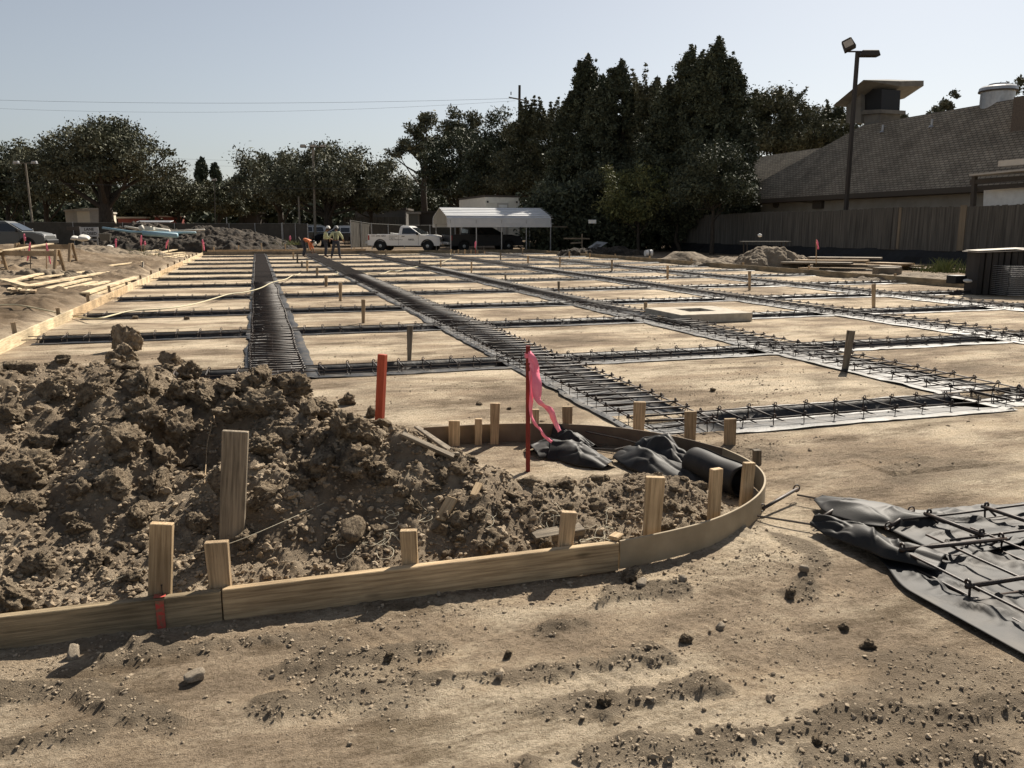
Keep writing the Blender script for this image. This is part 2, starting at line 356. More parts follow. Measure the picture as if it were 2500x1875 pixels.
def ground_mat():
    m = bpy.data.materials.new('dry graded soil'); m.use_nodes = True; nt = m.node_tree; N = nt.nodes; L = nt.links; b = N['Principled BSDF']
    b.inputs['Roughness'].default_value = .95; b.inputs['Specular IOR Level'].default_value = .12
    tc = N.new('ShaderNodeTexCoord')
    def noise(s, d=6, r=.6, st=(1, 1, 1), rot=0):
        mp = N.new('ShaderNodeMapping'); mp.inputs['Scale'].default_value = st; mp.inputs['Rotation'].default_value = (0, 0, rot); L.new(tc.outputs['Object'], mp.inputs[0])
        n = N.new('ShaderNodeTexNoise'); n.inputs['Scale'].default_value = s; n.inputs['Detail'].default_value = d; n.inputs['Roughness'].default_value = r; L.new(mp.outputs[0], n.inputs['Vector']); return n
    def ramp(src, stops):
        cr = N.new('ShaderNodeValToRGB'); e = cr.color_ramp.elements
        e[0].position, e[0].color = stops[0][0], (*stops[0][1], 1); e[1].position, e[1].color = stops[-1][0], (*stops[-1][1], 1)
        for p, c in stops[1:-1]: x = e.new(p); x.color = (*c, 1)
        L.new(src, cr.inputs[0]); return cr.outputs[0]
    def mix(f, a, c, mode='MIX'):
        x = N.new('ShaderNodeMix'); x.data_type = 'RGBA'; x.blend_type = mode
        if isinstance(f, float): x.inputs[0].default_value = f
        else: L.new(f, x.inputs[0])
        L.new(a, x.inputs[6]); L.new(c, x.inputs[7]); return x.outputs[2]
    n1 = noise(.75, 12, .68, (.5, 1, 1), .22)
    base = ramp(n1.outputs[0], [(.36, (.22, .17, .12)), (.465, (.35, .275, .196)), (.54, (.53, .44, .325)), (.68, (.66, .56, .425))])
    n2 = noise(2.4, 14, .78, (.35, 1, 1), .12)
    sp = ramp(n2.outputs[0], [(.40, (.52, .50, .47)), (.50, (1, 1, 1)), (.62, (1.15, 1.13, 1.09))])
    base = mix(1.0, base, sp, 'MULTIPLY')
    n3 = noise(55, 5, .7); sp2 = ramp(n3.outputs[0], [(.40, (.70, .68, .65)), (.49, (1, 1, 1)), (.7, (1.08, 1.07, 1.05))])
    base = mix(1.0, base, sp2, 'MULTIPLY')
    dk = ramp(noise(3, 8, .7).outputs[0], [(.3, (.10, .078, .055)), (.7, (.26, .21, .152))])
    a1 = N.new('ShaderNodeAttribute'); a1.attribute_name = 'rough'; a2 = N.new('ShaderNodeAttribute'); a2.attribute_name = 'loose'
    f1 = N.new('ShaderNodeMath'); f1.operation = 'MULTIPLY'; f1.inputs[1].default_value = .85; L.new(a1.outputs['Fac'], f1.inputs[0])
    base = mix(f1.outputs[0], base, dk)  # rut colour: darker loosened soil with the shadows between crumbs painted in
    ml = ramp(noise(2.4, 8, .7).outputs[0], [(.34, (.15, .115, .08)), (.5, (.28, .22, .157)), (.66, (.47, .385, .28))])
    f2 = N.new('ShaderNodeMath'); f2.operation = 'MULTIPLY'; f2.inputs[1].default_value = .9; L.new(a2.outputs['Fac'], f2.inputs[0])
    base = mix(f2.outputs[0], base, ml)  # loose soil tone; beyond the slab it also paints shade
    a3 = N.new('ShaderNodeAttribute'); a3.attribute_name = 'dark_soil_shade'; dm = ramp(a3.outputs['Fac'], [(0, (1, 1, 1)), (1, (.50, .46, .42))]); base = mix(1.0, base, dm, 'MULTIPLY')  # darkens the brown soil at left and paints shade beyond the site
    L.new(base, b.inputs['Base Color'])
    nb = noise(28, 10, .75, (.7, 1, 1), .15); nb2 = noise(160, 6, .7)
    ad = N.new('ShaderNodeMath'); ad.operation = 'MULTIPLY_ADD'; ad.inputs[1].default_value = .5; L.new(nb2.outputs[0], ad.inputs[0]); L.new(nb.outputs[0], ad.inputs[2])
    bp = N.new('ShaderNodeBump'); bp.inputs['Strength'].default_value = 1.0; bp.inputs['Distance'].default_value = .038
    L.new(ad.outputs[0], bp.inputs['Height']); L.new(bp.outputs[0], b.inputs['Normal'])
    return m
M_GROUND = ground_mat()
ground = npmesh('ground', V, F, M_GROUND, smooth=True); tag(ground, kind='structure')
for nm, arr in (('rough', RO), ('loose', MM), ('dark_soil_shade', DA)):
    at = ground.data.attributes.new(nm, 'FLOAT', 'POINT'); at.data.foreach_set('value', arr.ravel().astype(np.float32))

# ------------------------------------------------------------ clods and rocks
M_CLOD = mat('dry soil clod', (.165, .125, .086), (.42, .335, .236), scale=2.5, rough=.95, spec=.1, bump=1., bscale=5, bdist=.065, lo=.36, hi=.64, detail=12)
M_CRUMB = mat('pale soil crumbs', (.20, .157, .11), (.40, .327, .24), scale=9, rough=.95, spec=.1, bump=.8, bscale=60, bdist=.01)
M_ROCK = mat('pale stone', (.22, .18, .135), (.38, .32, .245), scale=6, rough=.9, spec=.2, bump=.6, bscale=40, bdist=.012)
def ico(sub, seed, amp=.32, facet=0, sq=(1, 1, 1)):
    bm = bmesh.new(); bmesh.ops.create_icosphere(bm, subdivisions=sub, radius=1)
    off = Vector((seed*3.7, seed*1.9, seed*7.1)); rr = random.Random(seed)
    cuts = [(Vector((rr.gauss(0, 1), rr.gauss(0, 1), rr.gauss(0, 1))).normalized(), rr.uniform(.45, .85)) for _ in range(facet)]
    for v in bm.verts:
        p = v.co.copy(); n = p.normalized()
        k = 1+amp*(mnoise.noise(n*1.3+off)+.55*mnoise.noise(n*2.9+off)+.35*mnoise.noise(n*6+off))
        p = n*k
        for (cn, d) in cuts:
            e = p.dot(cn)-d
            if e > 0: p -= cn*e*.9
        p = p*(1+amp*(.20*mnoise.noise(p*7+off)+.18*mnoise.noise(p*15+off)+.12*mnoise.noise(p*30+off)))
        v.co = Vector((p.x*sq[0], p.y*sq[1], p.z*sq[2]))
    vs = np.array([v.co[:] for v in bm.verts]); fs = np.array([[v.index for v in f.verts] for f in bm.faces]); bm.free()
    return vs, fs
def mesh_of(vs, fs, m, name):
    me = bpy.data.meshes.new(name); me.from_pydata(vs.tolist(), [], fs.tolist()); me.materials.append(m)
    me.polygons.foreach_set('use_smooth', [True]*len(me.polygons)); return me
CL = [mesh_of(*ico(5, i+1, .55, 3 if i % 2 else 5), M_CLOD, 'soil_clod') for i in range(8)]
RK = [mesh_of(*ico(3, i+31, .3, 7), M_ROCK, 'rock') for i in range(5)]
BOULD = RK[0].copy(); BOULD.materials[0] = M_CLOD
# big clods: pixel centre, radius in photo pixels, label
SHL = 'rough lump of dry soil lying on the big dirt heap'
big = [(312, 838, 34, 'tower'), (300, 875, 36, 0), (415, 885, 24, 0), (470, 915, 26, 0), (440, 955, 38, 0), (350, 940, 36, 0), (500, 975, 34, 0), (560, 945, 30, 0), (640, 925, 34, 0), (715, 945, 42, 0),
       (640, 990, 42, 0), (570, 1010, 38, 0), (780, 1000, 36, 0), (845, 1050, 52, 'dark'), (905, 1075, 30, 0), (700, 1060, 36, 0), (430, 1050, 48, 0), (350, 1030, 42, 0), (300, 1090, 40, 0), (395, 1135, 34, 0), (270, 1180, 44, 0),
       (380, 1190, 34, 0), (95, 1385, 34, 0), (30, 1460, 42, 'flat'), (335, 1260, 34, 0), (655, 1095, 34, 0), (785, 1135, 42, 'wedge'), (870, 1130, 46, 0), (865, 1300, 36, 'round'), (812, 1335, 19, 0), (1330, 1335, 22, 0),
       (1165, 1255, 22, 0), (120, 960, 34, 0), (60, 1150, 42, 'block'), (100, 1090, 34, 0), (30, 1020, 26, 0), (220, 960, 30, 0), (640, 1230, 24, 0), (230, 1370, 24, 0), (60, 905, 20, 0), (150, 880, 16, 0), (920, 1150, 26, 0), (905, 1010, 18, 0), (850, 980, 18, 0),
       (950, 1175, 26, 0), (1190, 1340, 14, 0), (520, 1350, 22, 0), (190, 1290, 24, 0), (480, 1290, 26, 0), (730, 1180, 26, 0), (540, 1180, 30, 0), (170, 1060, 26, 0), (60, 1230, 30, 0), (1010, 1240, 20, 0), (1215, 1245, 20, 0), (1060, 1190, 20, 0)]
lab = {'tower': 'upright tower-like clod standing on top of the dirt heap', 'dark': 'biggest dark shaded clod beside the foot of the orange stake', 'flat': 'pale flat-topped clod touching the form board in the left corner',
       'wedge': 'pale wedge-shaped clod on the heap below the orange stake', 'round': 'smooth round boulder among the twine behind the long form board', 'block': 'blocky dark earth lump in the left hollow of the heap'}
for i, (px, py, r, key) in enumerate(big):
    p = T(px, py+r*.5); d = (p-cam.location).length; s = r*d/2000.
    me = CL[i % 8] if key not in ('round',) else BOULD
    o = bpy.data.objects.new('soil_clod' if key != 'round' else 'boulder', me); COL.objects.link(o)
    o.scale = (s*R0.uniform(.9, 1.25), s*R0.uniform(.85, 1.1), s*R0.uniform(.75, 1.0)); o.rotation_euler = (R0.uniform(-.4, .4), R0.uniform(-.4, .4), R0.uniform(0, 6))
    o.location = p+Vector((0, s*.3, s*.35))
    if key == 'tower': o.scale = (s*.85, s*.85, s*1.25); o.rotation_euler = (0, .1, 0); o.location = p+Vector((0, 0, s*.45))
    if key == 'round': o.scale = (s, s*.9, s*.92)
    if key == 'wedge': o.scale = (s*1.2, s*.8, s*.7)
    tag(o, lab.get(key, SHL), 'boulder' if key == 'round' else 'soil clod', 'lumps of dry soil on the dirt heap')
# smaller rubble: nobody could count it
LOWC = [ico(2, i+60, .75, 6) for i in range(8)]
MIDC = [ico(3, i+70, .7, 5) for i in range(6)]
def scatter(name, pts, label, cat, material, protos):
    vs, fs, n = [], [], 0
    for (x, y, z, s) in pts:
        pv, pf = protos[R0.randrange(len(protos))]
        a, b2 = R0.uniform(0, 6.28), R0.uniform(-.6, .6); ca, sa = math.cos(a), math.sin(a); cb, sb = math.cos(b2), math.sin(b2)
        q = pv*np.array([s*R0.uniform(.8, 1.3), s, s*R0.uniform(.6, .95)])
        q = np.stack([q[:, 0]*ca-q[:, 1]*sa, q[:, 0]*sa+q[:, 1]*ca, q[:, 2]], 1)
        q = np.stack([q[:, 0], q[:, 1]*cb-q[:, 2]*sb, q[:, 1]*sb+q[:, 2]*cb], 1)+np.array([x, y, z+s*.25])
        vs.append(q); fs.append(pf+n); n += len(q)
    o = npmesh(name, np.concatenate(vs), np.concatenate(fs), material, smooth=False)
    return tag(o, label, cat, kind='stuff')
pts = []
while len(pts) < 9500:
    x = R0.uniform(-2.4, 2.9); y = R0.uniform(3.45, 6.3)
    m_ = float(mound(np.array(x), np.array(y)))
    if m_ < .03 or not bool(inside(np.array(x), np.array(y))) and m_ < .08: continue
    s = min(.055, .0045*math.exp(R0.gauss(.5, .68))); pts.append((x, y, H(x, y), s))
sm = [p for p in pts if p[3] < .02]
scatter('rubble', sm[::2], 'small crumbs of dry soil covering the dirt heap', 'rubble', M_CLOD, LOWC)
scatter('rubble', sm[1::2], 'small pale crumbs of dry soil mixed through the dirt heap', 'rubble', M_CRUMB, LOWC)
bigp = sorted([p for p in pts if p[3] >= .02], key=lambda p: -p[3])
LMID = [mesh_of(v, f, M_CLOD, 'soil_lump') for v, f in MIDC]
for (x, y, z, s) in bigp[:240]:
    o = bpy.data.objects.new('soil_lump', LMID[R0.randrange(6)]); COL.objects.link(o); o.location = (x, y, z+s*.3); o.scale = (s*1.2, s, s*R0.uniform(.7, 1)); o.rotation_euler = (R0.uniform(-.5, .5), 0, R0.uniform(0, 6))
    tag(o, 'fist-sized soil lump scattered over the dirt heap', 'soil lump', 'fist-sized lumps over the dirt heap')
if len(bigp) > 240: scatter('rubble', bigp[240:], 'loose soil pieces between the lumps of the heap', 'rubble', M_CLOD, LOWC)
pts = []
while len(pts) < 2800:
    x = R0.uniform(-2.6, 4.6); y = 1.5+5.2*R0.random()**1.4
    if x > 2.9 and y > 5.3: continue
    if x > 2.6 and y < 4.3 and R0.random() < .93: continue
    if bool(inside(np.array(x), np.array(y))) and y > 3.4 and x < 2.9 : continue
    ro = float(RO[int(np.searchsorted(gy, y)), int(np.searchsorted(gx, x))])
    if R0.random() > .05+1.0*ro+(.5 if 3.1 < y < 3.4 else 0): continue
    s = min(.017, .0024*math.exp(R0.gauss(.35, .6))); pts.append((x, y, H(x, y), s))
scatter('gravel', pts, 'crumbs of soil and gravel strewn over the foreground ground', 'gravel', M_CRUMB, LOWC)
# fine crumbs, a few millimetres across, pressed into the crust
def crumbs(name, n, x0, x1, y0, y1, keep, smin, label, material, seed, sub_=1):
    g = np.random.default_rng(seed); x = g.uniform(x0, x1, n); y = y0+(y1-y0)*g.random(n)**1.35
    i = np.clip(np.searchsorted(gx, x), 0, nx-1); j = np.clip(np.searchsorted(gy, y), 0, ny-1); ok = g.random(n) < keep(x, y, RO[j, i], MM[j, i])
    x, y, i, j = x[ok], y[ok], i[ok], j[ok]; z = HH[j, i]; k = len(x)
    s = np.minimum(smin*np.exp(g.normal(.35, .55, k)), smin*4)
    P_ = [ico(sub_, 200+q, .5, 2)[0] for q in range(8)]; F0 = ico(sub_, 200, .5, 2)[1]; A_ = np.array(P_)[g.integers(0, 8, k)]
    a = g.random(k)*6.283; ca, sa = np.cos(a)[:, None], np.sin(a)[:, None]
    A_ = A_*np.stack([s*g.uniform(.8, 1.4, k), s, s*g.uniform(.5, .9, k)], 1)[:, None, :]
    X = A_[..., 0]*ca-A_[..., 1]*sa+x[:, None]; Y = A_[..., 0]*sa+A_[..., 1]*ca+y[:, None]; Z = A_[..., 2]+z[:, None]+.1*s[:, None]
    nv = A_.shape[1]; o = npmesh(name, np.stack([X, Y, Z], 2).reshape(-1, 3), (F0[None]+(np.arange(k)*nv)[:, None, None]).reshape(-1, 3), material, smooth=False)
    return tag(o, label, name, kind='stuff')
def kfg(x, y, ro, mm):
    p = .06+.95*ro+.5*np.clip(fbm(x, y, 2.5, 3, 99)*2.2, 0, 1)
    p = np.where((y > 3.1) & (y < 3.36), p+.5, p); p = np.where(inside(x, y) & (y > 3.4), 0, p)
    return np.where((x > 2.65) & (x < 3.9) & (y < 3.9), p*.1, p)
crumbs('crumbs', 52000, -1.9, 3.6, 1.55, 6.0, kfg, .0022, 'fine crumbs of soil pressed into the foreground crust', M_CRUMB, 5, 1)
crumbs('crumbs', 16000, -3, 12, 5.2, 14, lambda x, y, ro, mm: .2+.8*np.clip(fbm(x, y, .9, 3, 99)*2.2, 0, 1)-(mm > .02)*9, .0035, 'fine crumbs of soil on the near pads', M_CRUMB, 6, 1)
crumbs('crumbs', 26000, -2.4, 3.0, 3.42, 6.6, lambda x, y, ro, mm: np.where(mm > .2, .9, .0), .0040, 'fine crumbs covering the dirt heap', M_CLOD, 7, 1)
# single stones the eye picks out in the foreground
for px, py, r, key, lb in [(1673, 1563, 15, 'd', 'egg-shaped dark stone standing alone on the pale ground'), (1758, 1530, 12, 'l', 'pale pitted pebble left of the square stone'), (2058, 1532, 11, 'd', 'small square dark stone on the pale ground right of centre'),
                       (2120, 1580, 14, 'd', 'cracked brown clod below the black sheeting'), (1545, 1405, 24, 'd', 'grey stone leaning against the form board by the board joint'), (1567, 1425, 15, 'l', 'pale stone in front of the grey stone by the board joint'), (1668, 1415, 12, 'l', 'rounded stone beside the long stake shadow'),
                       (1963, 1392, 13, 'l', 'pale stone below the rolled sheeting'), (475, 1655, 22, 'l', 'pale slab of crust tilted over a dark hole at lower left'), (180, 1595, 20, 'l', 'flat pale stone at the shadow edge under the left board'), (1930, 1455, 12, 'd', 'brown clod pair on the ground below the sheeting'),
                       (950, 1605, 12, 'd', 'dark stone in the middle of the foreground track'), (1240, 1600, 10, 'd', 'dark stone near the end of the foreground rut'), (1475, 1718, 16, 'd', 'broken crust slab over a small hole in the foreground'), (1170, 985, 8, 'd', 'small stone on the slab behind the curved form'), (1243, 998, 6, 'd', 'pebble behind the curved form near the flagged lath'),
                       (1995, 1810, 10, 'd', 'small round clod near the bottom right edge'), (1740, 955, 7, 'd', 'lone clod on the bare pad right of centre'), (330, 778, 6, 'd', 'dark clod between the hose and the near cage at left'), (455, 778, 6, 'd', 'clod on the pad under the hose'), (1840, 1180, 9, 'l', 'stone beside the curved board end')]:
    p = T(px, py+r*.4); d = (p-cam.location).length; s = r*d/2000.
    o = bpy.data.objects.new('stone', (RK[R0.randrange(5)] if key == 'l' else CL[R0.randrange(8)])); COL.objects.link(o)
    o.location = p+Vector((0, 0, s*.4)); o.scale = (s, s, s*.85); o.rotation_euler = (.3, 0, R0.uniform(0, 6)); tag(o, lb, 'stone')
# ------------------------------------------------------------ trench sheets
def strip(name, along, c, a0s, prof, label, wav=.02, step=.12, seed=0, mat_=None):
    """sheet lying along an axis; a0s = list of (start, end); prof = [(offset across, z)]"""
    vs, fs, n = [], [], 0
    for (a0, a1) in a0s:
        k = max(2, int((a1-a0)/step)+1); A = np.linspace(a0, a1, k); P = len(prof)
        for i, a in enumerate(A):
            e0 = wav*(1.9*mnoise.noise(Vector((a*1.1, seed, 0)))+1.1*mnoise.noise(Vector((a*4.3, seed, 5)))); e1 = wav*(1.6*mnoise.noise(Vector((a*1.3, seed+9, 0)))+1.*mnoise.noise(Vector((a*5.3, seed, 7))))
            for j, (o_, z) in enumerate(prof):
                t = j/(P-1); off = o_+e0*(1-t)+e1*t
                zz = z+max(0, .55*wav*mnoise.noise(Vector((a*2.2, off*6, seed))))+(.3*wav*mnoise.noise(Vector((a*7, off*9, seed+4))))
                if 0 < j < P-1: zz += .15*wav
                vs.append((a, c+off, zz) if along == 'x' else (c+off, a, zz))
        for i in range(k-1):
            for j in range(P-1):
                q = n+i*P+j; fs.append((q, q+P, q+P+1, q+1))
        n = len(vs)
    o = npmesh(name, np.array(vs), np.array(fs), mat_ or M_PLASTIC, smooth=True)
    return tag(o, label, 'plastic sheet', 'black plastic sheets lining the trenches')
ORD = ['first', 'second', 'third', 'fourth', 'fifth', 'sixth', 'seventh', 'eighth', 'ninth', 'tenth', 'eleventh', 'twelfth', 'thirteenth']
PT = [(-.36, .012), (-.32, .014), (-.25, .012), (-.18, .002), (-.05, -.024), (.08, -.044), (.17, -.056), (.235, -.055), (.262, .0), (.30, .044), (.35, .030), (.40, .012)]
def splitx(x0, x1, y):
    cuts = [(c-wd/2+.0, c+wd/2-.0) for (c, wd) in LX if (c > 1 or y > 9.2)]
    out = []; a = x0
    for (l, r) in cuts:
        if l > a: out.append((a, l))
        a = max(a, r)
    if a < x1: out.append((a, x1))
    return out
def PL(wd, l, r):
    h = wd/2
    return [(-h-l, .016), (-h-l*.5, .02), (-h-.02, .016), (-h+.03, -.02), (-h+.10, -.035), (0, -.042), (h-.08, -.035), (h-.02, -.01), (h+.03, .018), (h+r*.5, .022), (h+r, .016)]
for i, t in enumerate(TY):
    x0 = BX0+.15 if i else 3.55
    st = .10 if t < 15 else .25
    strip('plastic_sheet', 'x', t, splitx(x0, BX1-.15, t), PT, 'black plastic strip under the %s crosswise cage counted from the camera' % ORD[i], .022 if t < 20 else .03, st, i)
LN = ['left of centre, under the densest steel ladder', 'under the ladder that meets the curved form', 'under the ladder that runs into the concrete block', 'under the fourth long ladder from the left', 'under the long ladder nearest the right form']
for i, (c, wd) in enumerate(LX):
    strip('plastic_sheet', 'y', c, [((9.0 if i == 0 else 5.55), BYF-.15)], PL(wd, (.07, .09, .12, .14, .15)[i], (.15, .06, .06, .06, .06)[i]), 'long black plastic strip '+LN[i], .03, .14, 20+i)

# ------------------------------------------------------------ rebar cages
M_REB = M_REBAR
def tie_mesh(w_, h_, r, hooks=True, n=6):
    """closed tie across the cage (local Y), with hooked corners"""
    b = MB(); hw = w_/2
    b.tube([(0, -hw, 0), (0, hw, 0), (0, hw, h_), (0, -hw, h_)], r, n, closed=True)
    b.tube([(0, -hw-.02, h_), (0, hw+.02, h_)], r*1.25, n)
    if hooks:
        for s in (-1, 1):
            b.tube([(.012+.013*math.cos(a), s*hw, h_+.010+.015*math.sin(a)) for a in [2*math.pi*k/8 for k in range(8)]], r*.75, 5, closed=True)
            b.tube([(.01, s*hw, h_), (.01, s*(hw-.06), h_-.035)], r*.7, 4)
    o = b.build('tie', M_REB, smooth=True); me = o.data; bpy.data.objects.remove(o); return me
def cage(along, c, a0, a1, w_, z0, h_, sp, lab, near=True, nmax=100, r=.0062, wob=.012, skip=(), seed=0):
    root = empty('rebar_cage', (0, 0, 0)); tag(root, lab, 'rebar cage', 'rebar cages laid in the trenches')
    if along == 'x': root.location = (a0, c, 0)
    else: root.location = (c, a0, 0); root.rotation_euler = (0, 0, math.pi/2)
    # local: X along, Y across
    L_ = a1-a0; rr = random.Random(seed+5)
    cen = [(x, wob*2*mnoise.noise(Vector((x*.35, seed, 1)))) for x in np.linspace(0, L_, max(6, int(L_/.5)))]
    dev = lambda x: wob*2*mnoise.noise(Vector((x*.35, seed, 1)))
    for (sy, z) in ((-1, z0), (1, z0), (-1, z0+h_-.012), (1, z0+h_-.012), (0, z0+h_-.014)):
        if sy == 0 and w_ < .5: continue
        b = MB(); b.tube([(x, dev(x)+sy*(w_/2-.012)+.006*mnoise.noise(Vector((x*2, sy*4+seed, z*9))), z+.006*mnoise.noise(Vector((x*1.5, seed, sy+z*50)))) for x in np.linspace(-.12, L_+.12, max(8, int(L_/.3)))], .0068 if near else .008, 5 if near else 4)
        b.build('long_bar', M_REB, root, smooth=True)
    me = tie_mesh(w_, h_, r if near else .008, hooks=near, n=6 if near else 4)
    xs = np.arange(.08, L_, sp); rest = None; cnt = 0
    for x in xs:
        if any(s0 <= x <= s1 for s0, s1 in skip): continue
        xx = x+rr.uniform(-.02, .02); yaw = rr.gauss(0, .04); tl = rr.gauss(0, .06)
        if near and cnt < nmax:
            o = bpy.data.objects.new('tie', me); COL.objects.link(o); o.parent = root; o.location = (xx, dev(x), z0); o.rotation_euler = (rr.gauss(0, .015), tl, yaw); cnt += 1
        else:
            if rest is None: rest = MB()
            ca, sa = math.cos(yaw), math.sin(yaw)
            vs = [(v.co.x*ca-v.co.y*sa+xx, v.co.x*sa+v.co.y*ca+dev(x), v.co.z+z0) for v in me.vertices]
            rest.add(vs, [tuple(p.vertices) for p in me.polygons])
    if rest:
        o = rest.build('tie', M_REB, root); o['kind'] = 'stuff'
    return root
for i, t in enumerate(TY):
    x0 = BX0+.12 if i else 3.3
    lb = 'low rebar cage running across the slab, %s row from the camera' % ORD[i]
    cage('x', t-.02, x0, BX1-.3, .40, -.035 if i else -.03, .115, .305 if i < 5 else .305, lb, near=(i < 6), seed=i, skip=[(9.7, 11.6)] if i == 2 else ())
LL = ['long dense rebar ladder running straight away left of centre', 'long rebar ladder running back from the rear of the curved form to the three workers', 'long rebar ladder passing behind the concrete block', 'fourth long rebar ladder from the left, lying on glaring plastic', 'rightmost long rebar ladder beside the right form board']
for i, (c, wd) in enumerate(LX):
    y0 = 9.2 if i == 0 else 5.7
    cage('y', c, y0, BYF-.25, wd, -.03, .115, .16 if i == 0 else .23 if i == 1 else .27, LL[i], near=True, nmax=100, r=.0078, wob=.02 if i else .03, seed=40+i, skip=[(12.75-y0, 14.05-y0)] if i == 2 else ())

# ------------------------------------------------------------ near lengthwise ladder and its loose sheeting at the right edge
GRIDS = []
def sheet_grid(name, x0, x1, y0, y1, fn, label, n=(90, 90), material=None, cat='plastic sheet', grp=None):
    U, W_ = np.meshgrid(np.linspace(0, 1, n[0]), np.linspace(0, 1, n[1])); P = fn(U, W_)
    V_ = np.stack([P[0].ravel(), P[1].ravel(), P[2].ravel()], 1)
    i_ = (np.arange(n[1]-1)[:, None]*n[0]+np.arange(n[0]-1)[None, :]).ravel(); F_ = np.stack([i_, i_+1, i_+1+n[0], i_+n[0]], 1)
    o = npmesh(name, V_, F_, material or M_PLASTIC2, smooth=True); GRIDS.append(o)
    md = o.modifiers.new('thick', 'SOLIDIFY'); md.thickness = .0025
    return tag(o, label, cat, grp)
def wr(x, y, a=1., s=0):
    cr_ = np.abs(vnoise(x*1.3+y*.7, y*.8-x*.4, 3.7, 85+s)+.4*vnoise(x, y, 9, 86+s)); cr2 = np.abs(vnoise(x*.6-y*1.1, y+x*.5, 6.1, 88+s))
    return a*(.028*np.clip(1-cr_*9, 0, 1)**1.5+.014*np.clip(1-cr2*9, 0, 1)**1.5+.028*np.maximum(0, fbm(x, y, 3.2, 3, 70+s))*2+.010*fbm(x+y, y, 9, 3, 75+s)+.03*np.abs(vnoise(x*1.7+y*.6, y*.5-x*.3, 3.1, 80+s)))
def f_near(U, W_):
    y = 1.35+2.95*W_
    xl = np.interp(y, [1.2, 1.9, 2.4, 2.95, 3.25, 3.5, 4.3], [2.62, 2.66, 2.70, 2.76, 2.86, 3.0, 3.05])
    xr = np.interp(y, [1.2, 3.1, 3.4, 3.75, 4.3], [3.85, 3.85, 5.6, 5.6, 3.9])
    x = xl+(xr-xl)*U
    z = .012+wr(x, y, 1.0)*sstep(0, .12, U)*sstep(0, .08, W_)*sstep(0, .05, 1-W_)
    return x, y, z
def f_near2(U, W_):
    a = G(2215, 1415); b_ = G(2700, 1700)
    x = 2.70+1.12*U; y = 1.1+2.05*W_
    x = x+.14*sstep(.8, 1, W_)*(1-U)
    z = .014+wr(x, y, .75)*sstep(0, .15, U)
    return x, y, z
sheet_grid('plastic_sheet', 0, 0, 0, 0, f_near2, 'wide wrinkled black sheeting under the rebar ladder at the right edge', grp='black sheeting around the near rebar')
def f_cross(U, W_):
    p0 = G(2275, 1262); x = 3.15+3.2*U; y = 2.95+.58*W_-.1*U+.05*np.sin(U*9)
    return x, y, .022+wr(x, y, .8, 3)*sstep(0, .06, U)
sheet_grid('plastic_sheet', 0, 0, 0, 0, f_cross, 'black sheeting strip leaving the frame sideways beyond the near ladder', n=(120, 50), grp='black sheeting around the near rebar')
# crumpled flaps: upper flap and lower rolled fold
def flap(name, path, width, label, twist=0, fold=1., n=(90, 40), lift=.03, seed=0, grp=None):
    """folded length of sheeting following a ground path; cross-section is an arch"""
    pts_ = [Vector(p) for p in path]; ls = [0]
    for a, b in zip(pts_[:-1], pts_[1:]): ls.append(ls[-1]+(b-a).length)
    def fn(U, W_):
        s = U*ls[-1]; px_ = np.interp(s, ls, [p.x for p in pts_]); py_ = np.interp(s, ls, [p.y for p in pts_]); pz_ = np.interp(s, ls, [p.z for p in pts_])
        wd = np.interp(s, np.linspace(0, ls[-1], len(width)), [w_[0] for w_ in width]); ht = np.interp(s, np.linspace(0, ls[-1], len(width)), [w_[1] for w_ in width])
        e = .002; dx = np.interp(s+.05, ls, [p.x for p in pts_])-np.interp(s-.05, ls, [p.x for p in pts_]); dy = np.interp(s+.05, ls, [p.y for p in pts_])-np.interp(s-.05, ls, [p.y for p in pts_])
        l_ = np.hypot(dx, dy)+1e-6; nx_, ny_ = -dy/l_, dx/l_
        t = W_*2-1
        off = t*wd*(1+.25*fbm(U*2, W_*.5, 2, 2, seed)); z = ht*np.clip(1-np.abs(t)**2.4, 0, 1)*(1+.5*fbm(U*1.5, W_, 1.6, 1, seed+3))+.05*fold*np.abs(fbm(U*1.3+W_*.6, W_*.9, 2.2, 1, seed+7))+.004*np.sin(t*5+U*7)+.55*ht*(.35*np.clip(1-np.abs(vnoise(U*5+W_*1.5+seed, W_*2-U*2, 1., seed+11))*8, 0, 1)**1.3-.3*np.clip(1-np.abs(vnoise(U*4-W_*2, W_*3+U, 1., seed+17))*7, 0, 1)**1.3)*np.clip(1-t*t, 0, 1)
        return px_+nx_*off, py_+ny_*off, pz_+lift+z
    return sheet_grid(name, 0, 0, 0, 0, fn, label, n=n, grp=grp, material=M_FOLD)
GS = 'black sheeting around the near rebar'
flap('sheeting_fold', [T(1985, 1300), T(2080, 1330), T(2180, 1375), T(2300, 1405)], [(.05, .05), (.10, .075), (.10, .08), (.10, .07), (.12, .05)], 'rolled black fold of sheeting lying over the near left edge of the ladder', seed=3, grp=GS)
flap('sheeting_flap', [T(2000, 1238), T(2060, 1262), T(2140, 1275), T(2230, 1285), T(2300, 1278)], [(.05, .03), (.17, .07), (.17, .05), (.14, .04), (.10, .02)], 'loose rumpled flap of black sheeting turned up by the tip of the near rebar', seed=8, grp=GS)
r_ = cage('y', 3.19, .9, 3.05, .60, .02, .065, .40, 'short rebar ladder lying on black sheeting at the right edge of the frame', seed=61, r=.009)
r_ = cage('x', 3.22, 3.35, 6.2, .34, .02, .065, .38, 'rebar ladder heading right beyond the near sheeting', seed=62, r=.009)
